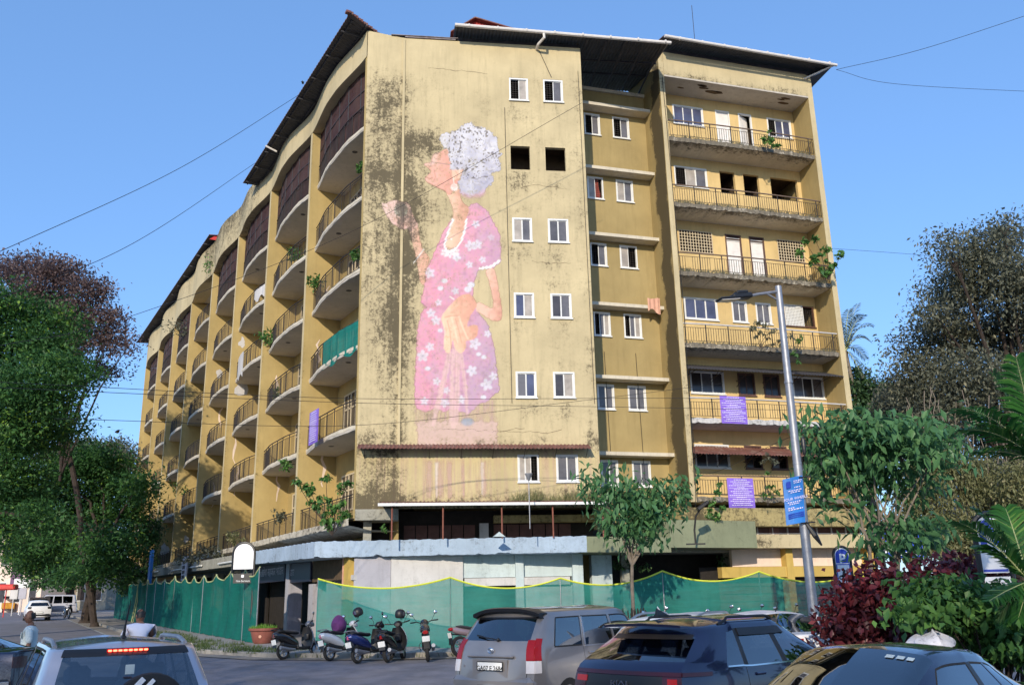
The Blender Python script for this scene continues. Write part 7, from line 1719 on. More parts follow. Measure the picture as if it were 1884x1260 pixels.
b = MB(); b.box(.145, .158, .05, .15, 1.24, 1.36); b.build('pocket', M_['shirtg'], P1); b = MB(); b.cbox((.156, .09, 1.35), (.012, .06, .012), .004); b.build('pen', M_['ink'], P1)
for s in (-1, 1): fingers(P1, T(.045, s*.23, .86) @ RY(radians(80)) @ RX(pi/2 if s > 0 else -pi/2), .5)
for s in (-1, 1):
    b = MB(); b.cbox((.06, s*.115, .035), (.27, .1, .07), .03); b.build('shoe', M_['black'], P1)
b = MB(); b.lathe([(.148, .90), (.155, .92), (.148, .94)], 18, Matrix.Diagonal((1, 1.15, 1, 1))); b.build('belt', M_['black'], P1)
# rider seen from behind, on a scooter heading down the street
q = at(254, 1160, 18.4); rx_, ry_ = float(q[0]), 18.4; raz = -31
SR = scooter('scooter', 'grey scooter being ridden away by a man in white', rx_, ry_, raz, (sg_, sg_, M_['redlens']), 0); SR['group'] = 'scooters parked along the kerb'; del SR['group']
N = [(-.28, 0, .86, .14, .16), (-.24, 0, 1.02, .12, .15), (-.18, 0, 1.22, .125, .17), (-.15, 0, 1.36, .085, .15), (-.13, 0, 1.42, .068, .072), (-.11, 0, 1.49, .062, .062),
     (-.14, .20, 1.34, .06, .06), (.02, .28, 1.12, .045, .045), (.32, .34, 1.07, .032, .032), (-.14, -.20, 1.34, .06, .06), (.02, -.28, 1.12, .045, .045), (.32, -.34, 1.07, .032, .032),
     (-.16, .12, .84, .09, .09), (.22, .17, .74, .065, .065), (.16, .15, .38, .045, .045), (.28, .15, .35, .04, .035), (-.16, -.12, .84, .09, .09), (.22, -.17, .74, .065, .065), (.16, -.15, .38, .045, .045), (.28, -.15, .35, .04, .035)]
SH = [(-.28, 0, .84, .16, .185), (-.24, 0, 1.02, .15, .18), (-.18, 0, 1.22, .145, .20), (-.15, 0, 1.37, .10, .17), (-.14, .205, 1.35, .085, .085), (-.07, .25, 1.23, .08, .08), (.0, .275, 1.14, .07, .07), (-.14, -.205, 1.35, .085, .085), (-.07, -.25, 1.23, .08, .08), (.0, -.275, 1.14, .07, .07), (-.13, 0, 1.45, .08, .088)]
TR = [(-.28, 0, .86, .15, .17), (-.16, .12, .84, .10, .10), (.22, .17, .74, .08, .08), (.16, .15, .42, .065, .065), (-.16, -.12, .84, .10, .10), (.22, -.17, .74, .08, .08), (.16, -.15, .42, .065, .065)]
P2, Mh = person('man in a white shirt riding a scooter away with ear buds', (rx_, ry_, gz(ry_)+.10), pi/2-radians(raz), N, E, M_['shirtw'], SH, SE, TR, TE, (-.09, 0, 1.575, .25, '', .1))
for s in (-1, 1): fingers(P2, T(.30, s*.345, 1.075) @ RZ(s*.2), 1.3); b = MB(); b.cbox((.24, s*.15, .345), (.26, .1, .07), .03); b.build('shoe', M_['black'], P2)
b = MB(Mh); b.tube([(-.0, .088, .0), (-.04, .09, .05), (-.06, .0, .125), (-.04, -.09, .05), (0, -.088, 0)], .006, 5); b.build('headset_band', M_['black'], P2)
# ------------------------------------------------------------------ trees and plants
def leafcloud(name, blobs, mat, parent, n, size, seed, aspect=.45, flat_=.0, shell_=.55, clump=0, drop=0, inv=None, pw=1., cf=1., cz=.30, cw=.5):
    """blobs: (cx, cy, cz, rx, ry, rz); n leaves spread over them, more of them towards the outside; leaves are folded two-face blades"""
    R = np.random.RandomState(seed); B = np.array(blobs, float); vol = B[:, 3]*B[:, 4]+B[:, 4]*B[:, 5]+B[:, 3]*B[:, 5]; pr = vol/vol.sum()
    if clump:
        nc = max(1, n//clump); k = R.choice(len(B), nc, p=pr); d = R.normal(size=(nc, 3)); d /= np.linalg.norm(d, axis=1)[:, None]; r = (shell_+(1-shell_)*R.uniform(size=nc))**.8
        cc = B[k, :3]+d*B[k, 3:]*r[:, None]; cs = cf*size*(2.0+1.6*R.uniform(size=nc)); j = R.randint(0, nc, n); off = np.clip(R.normal(size=(n, 3)), -1.5, 1.5)*cs[j][:, None]*np.array([.55, .55, cz]); c = cc[j]+off; rn = np.clip(cw*R.uniform(size=nc)[j]+(1-cw)*R.uniform(size=n), 0, 1)
        out = d[j]
    else:
        k = R.choice(len(B), n, p=pr); d = R.normal(size=(n, 3)); d /= np.linalg.norm(d, axis=1)[:, None]; r = (shell_+(1-shell_)*R.uniform(size=n)**pw); c = B[k, :3]+d*B[k, 3:]*r[:, None]; rn = R.uniform(size=n); out = d
    ax = R.normal(size=(n, 3))+out*.7; ax[:, 2] = ax[:, 2]*(1-flat_)-drop; ax /= np.linalg.norm(ax, axis=1)[:, None]
    up = R.normal(size=(n, 3))*.6+np.array([0, 0, 1.0]); sd = np.cross(ax, up); sd /= (np.linalg.norm(sd, axis=1)[:, None]+1e-9); nn = np.cross(sd, ax)
    L = size*R.uniform(.6, 1.25, n)[:, None]; Wd = L*aspect
    base = c-ax*L*.5; tip = c+ax*L*.5-np.array([0, 0, 1])*L*.12*drop; lft = c+sd*Wd*.5+nn*Wd*.16; rgt = c-sd*Wd*.5+nn*Wd*.16
    V = np.stack([base, lft, tip, rgt], 1).reshape(-1, 3); I = np.arange(n)[:, None]*4
    F = np.concatenate([I+np.array([[0, 1, 2]]), I+np.array([[0, 2, 3]])], 1).reshape(-1, 3)
    if parent is not None and inv is None: V = V-np.array(WM[parent.name])[:3, 3]
    me = fast_mesh(name, V, F, mat, np.repeat(rn, 2)); o = bpy.data.objects.new(name, me); link(o, parent); return o
def limb(b, p, q, r0, r1, wob_, seed, n=6):
    R = random.Random(seed); p, q = Vector(p), Vector(q); pts = []; rs = []
    for i in range(n+1):
        u = i/n; w_ = wob_*sin(pi*u) if n > 1 else 0; pts.append(p.lerp(q, u)+Vector((R.uniform(-1, 1), R.uniform(-1, 1), R.uniform(-.5, .5)))*w_); rs.append(r0+(r1-r0)*u)
    b.tube(pts, rs, 8); return pts
def tree(name, label, base, fork, blobs, leaf, n, size, bark, r0, seed, cat='tree', group=None, lean=.25, clump=14, twigs=26, **kw):
    t_ = thing(name, label, cat, base, 0, group); o = Vector(base); b = MB(T(*(-o))); f = Vector(fork)
    limb(b, base, fork, r0, r0*.7, lean, seed, 7); R = random.Random(seed)
    b.tube([o-Vector((0, 0, .1)), o+Vector((0, 0, .25))], [r0*1.5, r0], 9)
    for k, q in enumerate(blobs):
        c = Vector(q[:3]); mid = f.lerp(c, .55)+Vector((R.uniform(-1, 1), R.uniform(-1, 1), R.uniform(.0, .8)))*q[3]*.25; s = f-Vector((0, 0, R.uniform(0, .25)*(f.z-o.z)))
        a = limb(b, s, mid, r0*.42, r0*.22, q[3]*.08, seed+k, 5); limb(b, mid, c, r0*.22, r0*.07, q[3]*.06, seed+k+50, 4)
        for j in range(max(2, twigs//len(blobs))):
            d = Vector((R.gauss(0, 1), R.gauss(0, 1), R.gauss(.2, .8))).normalized(); e = c+Vector((d.x*q[3], d.y*q[4], d.z*q[5]))*R.uniform(.6, .95); limb(b, mid.lerp(c, R.uniform(.3, 1)), e, r0*.09, r0*.02, q[3]*.05, seed+k*7+j, 3)
    b.build('trunk', M_[bark], t_, True); cr_ = leafcloud('crown', blobs, L_[leaf], t_, n, size, seed, clump=clump, **kw); return t_
def blobs_from_px(lst, Y, depth=.8, jit=0, seed=1):
    R = random.Random(seed); o = []
    for (px, py, rpx, rpy, *dy) in lst:
        y = Y+(dy[0] if dy else R.uniform(-jit, jit)); q = at(px, py, y); k = y/1650*1.04; o.append((q[0], y, q[2], rpx*k, rpx*k*depth, rpy*k))
    return o
# left: the big rain trees along the side street
bl = blobs_from_px([(10, 640, 90, 70), (75, 600, 75, 55), (30, 740, 85, 70), (105, 680, 55, 40), (-70, 700, 100, 90), (60, 800, 60, 40), (-30, 560, 80, 50), (15, 850, 60, 60), (-60, 880, 90, 70), (40, 900, 50, 50), (0, 960, 60, 50), (80, 960, 40, 40), (60, 720, 60, 50), (110, 740, 30, 30), (90, 640, 50, 40), (130, 690, 40, 26), (110, 790, 40, 26), (20, 800, 60, 50)], 41, .8, 3, 2)
tree('rain_tree', 'tall feathery dark green rain tree at the left picture edge', (at(-120, 1130, 43)[0], 43, gz(43)), tuple(at(-60, 930, 43)), bl, 'rain', 66000, .22, 'bark', .42, 21, aspect=.5, flat_=.2, shell_=.2, clump=70, cf=1.9, cz=.22, cw=.72)  # cw puts light and dark clumps into the leaf colours
bl = blobs_from_px([(110, 505, 60, 30), (175, 535, 45, 30), (60, 490, 50, 25), (205, 585, 36, 24), (235, 640, 18, 20), (160, 620, 60, 32), (190, 680, 40, 20), (110, 570, 70, 40), (10, 500, 40, 30), (150, 580, 60, 40), (60, 540, 70, 50), (205, 625, 36, 30), (120, 640, 50, 30)], 55, .7, 3, 4)
tree('sparse_tree', 'thin brownish purple crown rising above the rain tree', (at(178, 1110, 57)[0], 57, gz(57)), tuple(at(120, 800, 56)), bl, 'purplish', 26000, .24, 'bark', .22, 22, aspect=.45, shell_=.05, clump=34, cf=1.5, cz=.3, cw=.6, twigs=110)
bl = blobs_from_px([(110, 880, 60, 40), (180, 850, 60, 40), (60, 930, 70, 45), (170, 930, 80, 50), (230, 920, 40, 50), (110, 990, 80, 40), (200, 1000, 55, 45), (40, 1000, 60, 30), (240, 990, 30, 45), (150, 1020, 60, 36), (60, 1030, 40, 26), (190, 1050, 50, 26), (250, 900, 24, 40), (130, 1060, 40, 20)], 60, .7, 5, 5)
tree('rain_tree', 'low spreading green rain tree shading the far pavement', (at(160, 1118, 64)[0], 64, gz(64)), tuple(at(190, 1000, 62)), bl, 'rain', 52000, .28, 'bark', .36, 23, aspect=.5, flat_=.2, shell_=.2, clump=70, cf=1.9, cz=.20, cw=.72)
bl = blobs_from_px([(150, 830, 60, 24), (210, 830, 40, 26), (90, 840, 40, 24), (180, 860, 70, 26), (235, 860, 26, 40)], 82, .7, 4, 6)
tree('far_tree', 'dull olive tree crown just above the green street trees', (at(170, 1108, 85)[0], 85, gz(85)), tuple(at(165, 930, 84)), bl, 'dull', 16000, .3, 'bark', .4, 24, shell_=.2)
bl = blobs_from_px([(120, 1030, 50, 30), (90, 1060, 40, 20), (60, 1020, 50, 30), (150, 1050, 40, 22)], 92, .7, 3, 7)
tree('far_tree', 'dark shadowy tree at the far end of the street', (at(135, 1108, 95)[0], 95, gz(95)), tuple(at(130, 1060, 94)), bl, 'dark', 14000, .3, 'bark', .5, 25)
bl = blobs_from_px([(15, 1010, 30, 34), (-20, 960, 60, 60), (20, 950, 30, 30)], 120, .7, 3, 8)
tree('far_tree', 'hazy dark tree behind the tan building at the left edge', (at(0, 1105, 122)[0], 122, gz(122)), tuple(at(0, 1040, 121)), bl, 'dark', 7000, .45, 'bark', .5, 26)
bl = blobs_from_px([(255, 1040, 28, 34), (270, 1000, 16, 22), (240, 1075, 22, 18), (280, 975, 14, 20)], 66, .7, 2, 9)
tree('street_bush', 'dark leafy bush between the blue board and the far shops', (at(252, 1112, 66)[0], 66, gz(66)), tuple(at(255, 1070, 66)), bl, 'dark', 8000, .2, 'bark', .12, 27, cat='bush')
# right: big hanging tree with sunlit creepers, darker trees behind the wing, coconut palm
bl = blobs_from_px([(1850, 440, 40, 30), (1800, 470, 60, 40), (1780, 530, 70, 40), (1860, 520, 60, 60), (1750, 620, 75, 50), (1850, 620, 70, 60), (1700, 690, 60, 36), (1790, 710, 80, 50), (1880, 720, 70, 60), (1930, 560, 80, 80), (1720, 790, 50, 40), (1830, 800, 60, 50), (1730, 545, 30, 20), (1745, 455, 26, 16), (1665, 640, 26, 16), (1690, 735, 40, 24), (1720, 580, 34, 18), (1850, 425, 20, 14), (1640, 700, 20, 14)], 44, .8, 3, 10)
tree('hanging_tree', 'huge airy dark leaved tree filling the right picture edge', (at(1885, 1110, 45)[0], 45, gz(45)), tuple(at(1875, 800, 45)), bl, 'dull', 58000, .23, 'bark', .42, 31, shell_=.1, clump=38, cf=1.9, cz=.42, cw=.55, twigs=150, drop=.4)
bl = blobs_from_px([(1690, 900, 55, 60), (1760, 880, 60, 60), (1830, 900, 60, 60), (1700, 980, 70, 50), (1780, 990, 70, 50), (1850, 990, 60, 50), (1890, 900, 50, 60), (1720, 850, 40, 40)], 38.5, .5, 1.5, 11)
vt = tree('creeper_thicket', 'sunlit tangle of hanging creepers under the huge right tree', (at(1790, 1100, 39)[0], 39, gz(39)), tuple(at(1790, 1000, 39)), bl, 'vine', 34000, .18, 'barkg', .15, 32, cat='creeper', shell_=.3, drop=.9, clump=9, twigs=60)
b = MB(); R = random.Random(4)
for k in range(46):
    x = R.uniform(1660, 1890); y0 = R.uniform(700, 880); q = at(x, y0, R.uniform(38, 43)); l = R.uniform(1.5, 4.5); b.tube([(q[0]+.1*sin(i*1.3+k), q[1], q[2]-l*i/6) for i in range(7)], .018, 4)
part('hanging_stem', M_['barkg'], b, vt)
bl = blobs_from_px([(1590, 730, 26, 36), (1575, 700, 18, 24), (1620, 750, 30, 28), (1640, 720, 20, 16), (1600, 790, 40, 40)], 62, .8, 2, 12)
tree('dark_tree', 'dark tree just behind the right edge of the wing', (at(1600, 1105, 63)[0], 63, gz(63)), tuple(at(1600, 850, 63)), bl, 'dark', 12000, .34, 'bark', .4, 33)
bl = blobs_from_px([(1660, 740, 45, 26), (1700, 740, 40, 24), (1640, 790, 40, 36), (1690, 800, 50, 40), (1740, 760, 40, 24)], 54, .8, 2, 13)
tree('olive_tree', 'olive brown tree between the wing and the huge tree', (at(1680, 1105, 55)[0], 55, gz(55)), tuple(at(1680, 880, 55)), bl, 'dull', 14000, .3, 'bark', .35, 34)
def frond(b, root, tip, droop, nl, ll, wd, R, rn, twist=0., vshape=.5):
    """adds one feather frond to vertex/face lists"""
    V, F, C = b; p, q = Vector(root), Vector(tip); ax = (q-p); L = ax.length; pts = []
    for i in range(nl+1):
        u = i/nl; s = p.lerp(q, u)+Vector((0, 0, droop*4*u*(1-u)*.5-droop*u*u*.0)); pts.append(s)
    for i in range(1, nl+1):
        t = (pts[i]-pts[i-1]).normalized(); side = t.cross(Vector((0, 0, 1)));
        side = side.normalized() if side.length > .05 else Vector((1, 0, 0)); up = side.cross(t)
        l = ll*(.35+.65*sin(pi*min(1, .12+i/nl*.86)))
        for s in (-1, 1):
            d = (side*s*.85+t*.75+up*vshape*.55+Vector((R.uniform(-.12, .12), R.uniform(-.12, .12), R.uniform(-.2, .05)))).normalized(); a = pts[i]; m_ = a+d*l*.5+Vector((0, 0, -.02*l)); e = a+d*l+Vector((0, 0, -.28*l)); w_ = t*wd*.5
            n = len(V); V += [tuple(a-w_*.4), tuple(a+w_*.4), tuple(m_+w_), tuple(m_-w_), tuple(e)]; F += [(n, n+1, n+2), (n, n+2, n+3), (n+3, n+2, n+4)]; c = R.uniform(0, 1); C += [c]*3
    return pts
def palm(name, label, base, crown, fronds, leaf, ll, wd, nl, stem_r, seed, cat='palm', trunk=True):
    t_ = thing(name, label, cat, base); o = Vector(base); R = random.Random(seed); inv = T(*(-o))
    if trunk:
        b = MB(inv)
        for sx in ((0, 0),) if trunk is True else trunk: limb(b, o+Vector((sx[0], sx[1], 0)), Vector(crown), stem_r, stem_r*.7, .15, seed, 8)
        b.build('trunk', M_['barkg'], t_, True)
    for (r, tp, dr) in fronds:
        V, F, C = [], [], []; pts = frond((V, F, C), r, tp, dr, nl, ll, wd, R, 0); V = [tuple(Vector(v)-o) for v in V]
        me = fast_mesh('frond', V, F, L_[leaf], C); fo = bpy.data.objects.new('frond', me); link(fo, t_)
        b = MB(inv); b.tube(pts, [stem_r*.22*(1-.8*i/len(pts)) for i in range(len(pts))], 5); b.build('stem', M_['paleedge'], fo)
    return t_
cc = at(1556, 645, 62); fr = []
for (px, py, d, Y) in ((1605, 600, 1.3, 0), (1600, 628, 1.2, -1), (1592, 660, 1.0, 1), (1585, 690, .7, -1), (1520, 610, 1.3, 1), (1530, 590, 1.2, -2), (1562, 570, .9, 2), (1588, 580, 1.0, -2), (1510, 660, .9, 1), (1578, 560, .8, 2)): fr.append((tuple(cc), tuple(at(px, py, 62+Y*.8)), d))
palm('coconut_palm', 'coconut palm peeping out behind the right edge of the wing', (cc[0]+.8, 62, gz(62)), tuple(cc), fr, 'coco', .85, .07, 30, .17, 41)
# areca palm close by at the right edge
Yp = 11.5; c1 = at(1893, 1070, Yp); c2 = at(1915, 850, Yp+.3); fr = []
for (rt_, px, py, d, dy) in ((c2, 1770, 752, .9, -.3), (c2, 1778, 790, .7, .1), (c2, 1828, 690, .5, .4), (c2, 1870, 660, .4, -.2), (c2, 1806, 830, .3, .3), (c1, 1768, 962, .6, -.2), (c1, 1795, 940, .6, .2), (c1, 1800, 1010, .3, .3), (c1, 1820, 1105, .1, -.3), (c1, 1846, 1125, .0, .1), (c1, 1874, 1135, .0, .25), (c1, 1850, 935, .5, .5), (c2, 1990, 740, .8, .2), (c1, 1990, 960, .6, .1), (c2, 1940, 650, .4, .3)): fr.append((tuple(rt_), tuple(at(px, py, Yp+dy)), d*.35))
palm('areca_palm', 'bright green areca palm with feathery fronds at the right edge', (float(at(1905, 1200, Yp)[0])+.25, Yp, gz(Yp)), tuple(c2), fr, 'palm', .44, .046, 40, .05, 42, trunk=((0, 0), (.12, .1), (-.1, .05)))
# the two young street trees in front
def street_tree(label, base, fork, blobs, n, size, seed, stems=((0, 0),), leaf='big', r=.07):
    t_ = thing('street_tree', label, 'tree', base); o = Vector(base); b = MB(T(*(-o))); f = Vector(fork); R = random.Random(seed)
    for s in stems: limb(b, o+Vector((s[0]*.5, 0, 0)), f+Vector((s[0], s[1], 0)), r, r*.75, .03, seed, 7)
    for k, q in enumerate(blobs):
        c = Vector(q[:3]); s = f+Vector(stems[k % len(stems)]+(0,)); limb(b, s, s.lerp(c, .6)+Vector((0, 0, .1)), r*.6, r*.3, .05, seed+k, 4); limb(b, s.lerp(c, .6)+Vector((0, 0, .1)), c, r*.3, r*.08, .05, seed+k+9, 4)
    b.build('trunk', M_['barkg'], t_, True); leafcloud('crown', blobs, L_[leaf], t_, n, size, seed, aspect=.42, shell_=.45, clump=9, drop=1.0); return t_
bl = blobs_from_px([(1115, 895, 20, 14), (1140, 920, 28, 20), (1190, 925, 34, 22), (1228, 908, 18, 16), (1165, 955, 36, 20), (1205, 955, 28, 20), (1096, 880, 10, 8), (1243, 896, 10, 10), (1180, 985, 28, 14)], 28, .9, .35, 14)
q = at(1165, 1190, 28); street_tree('slim young street tree with drooping leaves in front of the canopy', (q[0], 28, gz(28)), tuple(at(1163, 1040, 28)), bl, 1700, .30, 51, ((0, 0),), r=.065)
b = MB(T(*at(1168, 1128, 27.8))); R = random.Random(3)
for k in range(26): x = R.uniform(-.35, .35); b.tube([(x, R.uniform(-.1, .1), -.5), (x+R.uniform(-.08, .08), 0, R.uniform(.0, .16))], .02, 4)
tag(b.build('twig_bundle', M_['bark']), 'bundle of dark cut twigs leaning at the slim young tree', 'twigs')
bl = blobs_from_px([(1530, 805, 28, 14), (1600, 795, 40, 18), (1565, 845, 40, 20), (1640, 830, 42, 22), (1690, 800, 30, 18), (1720, 840, 22, 26), (1600, 880, 36, 14), (1520, 865, 20, 16), (1680, 890, 26, 12), (1655, 970, 26, 18), (1690, 990, 22, 18), (1625, 1000, 18, 14), (1550, 925, 18, 10), (1512, 784, 16, 8), (1738, 805, 12, 18)], 22.5, .8, .6, 15)
q = at(1625, 1150, 22.5); street_tree('bushy young street tree with broad leaves in front of the right wing', (q[0], 22.5, gz(22.5)), tuple(at(1625, 1000, 22.5)), bl, 3300, .32, 52, ((-.35, 0), (.0, .1), (.25, -.1), (.42, .1)), r=.06)
# red leaved shrubs, green hedge, low wall, cloth
def shrub(label, pxs, Y, leaf, n, size, seed, base_px, name='shrub', cat='shrub', **kw):
    bl = blobs_from_px(pxs, Y, .9, .5, seed); q = at(base_px, 1150, Y); t_ = thing(name, label, cat, (q[0], Y, gz(Y))); o = Vector(t_.location); b = MB(T(*(-o))); R = random.Random(seed)
    for k, c in enumerate(bl):
        for j in range(3): limb(b, o+Vector((R.uniform(-.3, .3), R.uniform(-.3, .3), 0)), Vector(c[:3])+Vector((R.uniform(-1, 1)*c[3]*.6, R.uniform(-1, 1)*c[4]*.6, R.uniform(0, 1)*c[5]*.7)), .022, .008, .08, seed+k*3+j, 4)
    b.build('stems', M_['bark'], t_, True); leafcloud('crown', bl, L_[leaf], t_, n, size, seed, **kw); return t_
rk = dict(aspect=.55, shell_=.35, clump=12, drop=.35)
shrub('big maroon leaved shrub right of the lamp post', [(1582, 1120, 40, 34), (1560, 1160, 30, 28), (1620, 1110, 34, 46), (1635, 1150, 56, 34), (1680, 1140, 46, 36), (1590, 1080, 22, 20), (1566, 1188, 26, 14), (1630, 1180, 56, 20), (1562, 1092, 12, 14), (1620, 1065, 20, 16), (1690, 1100, 30, 24)], 15.5, 'red', 5200, .17, 61, 1590, **rk)
shrub('smaller maroon leaved shrub behind the green creeper hedge', [(1720, 1070, 40, 34), (1760, 1070, 36, 28), (1700, 1100, 40, 30), (1750, 1050, 16, 16), (1730, 1110, 50, 24)], 17.2, 'red', 2600, .17, 62, 1725, **rk)
shrub('topmost maroon leaved shrub next to the Panaji board', [(1800, 1065, 28, 26), (1790, 1090, 36, 24), (1815, 1085, 24, 24), (1770, 1095, 26, 20)], 16.4, 'red', 1900, .17, 63, 1795, **rk)
shrub('leafy green creeper hedge along the low wall at the right', [(1740, 1090, 46, 12), (1700, 1090, 30, 9), (1780, 1110, 40, 14), (1760, 1130, 60, 14), (1700, 1130, 40, 9), (1830, 1120, 50, 28), (1870, 1130, 50, 40), (1800, 1160, 50, 26), (1850, 1175, 60, 26), (1880, 1180, 40, 30), (1820, 1195, 40, 18), (1740, 1150, 30, 14)], 13.2, 'mid', 7500, .15, 64, 1820, 'hedge', 'hedge', aspect=.62, shell_=.4, clump=10, drop=.8)
q = at(1800, 1225, 11.6); b = MB(T(q[0], 11.6, gz(11.6)) @ RZ(radians(-14)))
R = random.Random(8)
wl = thing('low_wall', 'low rough pale stone wall behind the dark blue saloon', 'wall', (q[0], 11.6, gz(11.6)), radians(-14))
for r in range(4):
    x = -.2+(.15 if r % 2 else 0)
    while x < 5: l = R.uniform(.3, .55); b = MB(); b.cbox((x+l/2, R.uniform(-.02, .02), .11+r*.225), (l-.02, .35, .21), .03); b.build('stone', M_['concrete' if R.random() < .4 else 'wallwhite'], wl); x += l
b = MB(); P = np.array([[((.36*(1-t**2.2*.8)+.05*sin(5*a+3*t))*cos(a), (.30*(1-t**2.2*.8)+.05*cos(4*a+t))*sin(a), .34*t+.05*sin(3*a)*t+.02*sin(7*a)) for a in np.linspace(0, 2*pi, 25)] for t in np.linspace(0, 1, 7)]); b.T = T(*at(1715, 1188, 12.6)) @ Matrix.Diagonal((.85, .8, .55, 1)); b.grid(P)
tag(b.build('cloth_cover', plaster('printed_white_cloth', (.66, .66, .74), .35, mould_col=(.12, .12, .16)), None, True), 'white printed cloth cover heaped among the hedge leaves', 'cloth')
q = at(1655, 1010, 34); b = MB(T(*q)); b.box(-.9, .9, 0, .08, -.25, .55); hb_ = thing('street_board', 'blue and white printed board behind the bushy street tree', 'sign', tuple(q)); b = MB(); b.cbox((0, 0, .15), (1.7, .08, .9), .01); b.build('board', M_['signblue'], hb_)
b = MB(); b.add([(-.8, -.05, -.2), (-.1, -.05, .0), (.5, -.05, .55), (-.8, -.05, .2)], [(0, 1, 2, 3)]); b.box(-.1, .8, -.052, -.046, -.22, -.1); b.build('print', M_['whitep'], hb_)
q = at(1722, 905, 47); b = MB(T(*q)); b.cbox((0, 0, 0), (2.2, .4, 1.6), .1); tag(b.build('blue_tarpaulin', M_['skyblue']), 'bright blue tarpaulin patch behind the sunlit creepers', 'tarpaulin')
q = at(1872, 880, 47); b = MB(T(*q)); b.cbox((0, 0, 0), (1.8, .4, 1.4), .1); tag(b.build('blue_tarpaulin', M_['skyblue']), 'blue tarpaulin patch low behind the areca palm', 'tarpaulin')
# plants rooted in the building
PLN = 0
def plant(label, base, pts, n, size, leaf='mid', seed=1, stem=.012, spread=.25, drop=.4, aspect=.5, name='wall_plant', cat='plant'):
    t_ = thing(name, label, cat, tuple(base)); o = Vector(base); b = MB(); bl = []; R = random.Random(seed)
    for p in pts:
        v = Vector(p)-o; limb(b, (0, 0, 0), v, stem, stem*.4, .06, seed, 4); bl.append((p[0], p[1], p[2], spread*R.uniform(.7, 1.2), spread*R.uniform(.6, 1), spread*R.uniform(.6, 1)))
        m_ = o.lerp(Vector(p), .6); bl.append((m_.x, m_.y, m_.z, spread*.6, spread*.6, spread*.5))
    b.build('stems', M_['bark'], t_, True); leafcloud('foliage', bl, L_[leaf], t_, n, size, seed, aspect=aspect, shell_=.2, clump=0, drop=drop); return t_
def ppx(l, Y): return [tuple(at(x, y, Y)) for x, y in l]
def wpos(px, py, Y): return tuple(at(px, py, Y))
plant('large leafy sapling growing on the blue canopy below the mural corner', wpos(610, 985, 34), ppx([(545, 885), (570, 900), (600, 880), (625, 900), (590, 920), (610, 940), (640, 890), (600, 960), (635, 950), (560, 895)], 34), 560, .24, 'mid', 71, .02, .28, .6)
plant('wild fig bush sprouting from the third balcony of the right wing', wpos(1525, 515, 38.3), ppx([(1480, 445), (1500, 440), (1470, 465), (1520, 460), (1545, 470), (1500, 480), (1515, 500), (1530, 490)], 38.2), 420, .24, 'mid', 72, .02, .26)
plant('small green plant on the top balcony of the right wing', wpos(1412, 272, 38), ppx([(1405, 255), (1420, 258), (1430, 268), (1415, 242)], 38), 130, .22, 'mid', 73, .012, .18)
plant('thin shrub on the fourth balcony behind the lamp arm', wpos(1400, 640, 37.7), ppx([(1395, 595), (1410, 600), (1420, 610), (1385, 605), (1455, 620), (1440, 630)], 37.6), 190, .20, 'dull', 74, .014, .24)
plant('hanging creeper right of the lamp pole on the fourth balcony', wpos(1465, 640, 38), ppx([(1470, 625), (1460, 650), (1468, 665), (1475, 620)], 37.9), 120, .16, 'mid', 75, .01, .16)
plant('ivy climbing to the lowest purple notice', wpos(1300, 960, 36.0), ppx([(1320, 905), (1310, 925), (1325, 890), (1330, 935), (1305, 945), (1322, 950)], 35.9), 230, .20, 'mid', 76, .012, .2)
plant('spindly plant behind the lowest purple notice railing', wpos(1412, 930, 37.3), ppx([(1405, 910), (1420, 895), (1412, 870), (1430, 905)], 37.2), 90, .18, 'mid', 77, .008, .16)
plant('tuft of leaves hanging under the first floor awning', wpos(1412, 838, 37.0), ppx([(1405, 850), (1418, 845), (1412, 835), (1425, 852)], 37.0), 90, .16, 'dull', 78, .008, .15)
for k, (px, py, Y, s, lb, lf) in enumerate(((652, 470, 34.6, .2, 'plant on the third balcony beside the mural corner', 'mid'), (578, 520, 39.5, .36, 'bushy plant at the first curved balcony left end', 'mid'), (540, 470, 44, .34, 'plant spilling from the second bay upper balcony', 'mid'), (490, 620, 46, .45, 'dark bush between the second and third bays', 'mid'), (505, 725, 46.5, .22, 'little plant on the lower second bay balcony', 'mid'), (525, 855, 42, .25, 'low weeds on the second bay balcony above the sapling', 'mid'), (515, 950, 42.5, .35, 'creeper on the lowest second bay railing', 'dull'), (400, 490, 60, .9, 'bush growing from the parapet of the left side', 'mid'), (330, 605, 68, .9, 'bush growing from the far parapet of the left side', 'dull'), (430, 990, 48, .4, 'yellow green weeds on the fourth bay lowest slab', 'vine'), (330, 900, 66, .5, 'plant on a far balcony near the street trees', 'mid'), (660, 310, 34.2, .12, 'single sprig on the second highest balcony', 'mid'))):
    plant(lb, wpos(px, py+8, Y), ppx([(px-6*s*3, py-5), (px+5, py-8), (px, py+6), (px+8*s*3, py+2)], Y), int(90+160*s), .16+.10*s, lf, 80+k, .012, s*1.0, .5)
plant('weeds growing along the shop canopy of the left side', wpos(385, 1028, 51), ppx([(360, 1020), (375, 1012), (395, 1010), (345, 1028), (330, 1030), (405, 1020)], 51), 420, .22, 'dull', 95, .01, .5)
plant('fern clump in the broken wall by the dark entrance', wpos(1170, 1048, 36), ppx([(1130, 1040), (1160, 1036), (1185, 1044), (1110, 1042)], 36), 260, .16, 'dark', 96, .01, .3)
plant('green bush at the right side of the dark entrance', wpos(1330, 1062, 38.3), ppx([(1325, 1040), (1335, 1050), (1345, 1055), (1328, 1030)], 38.3), 200, .18, 'dark', 97, .012, .28)
plant('small sprout on the blue canopy by the first awning post', wpos(706, 980, 33.4), ppx([(704, 972), (707, 966), (710, 976)], 33.4), 46, .16, 'mid', 98, .008, .1)
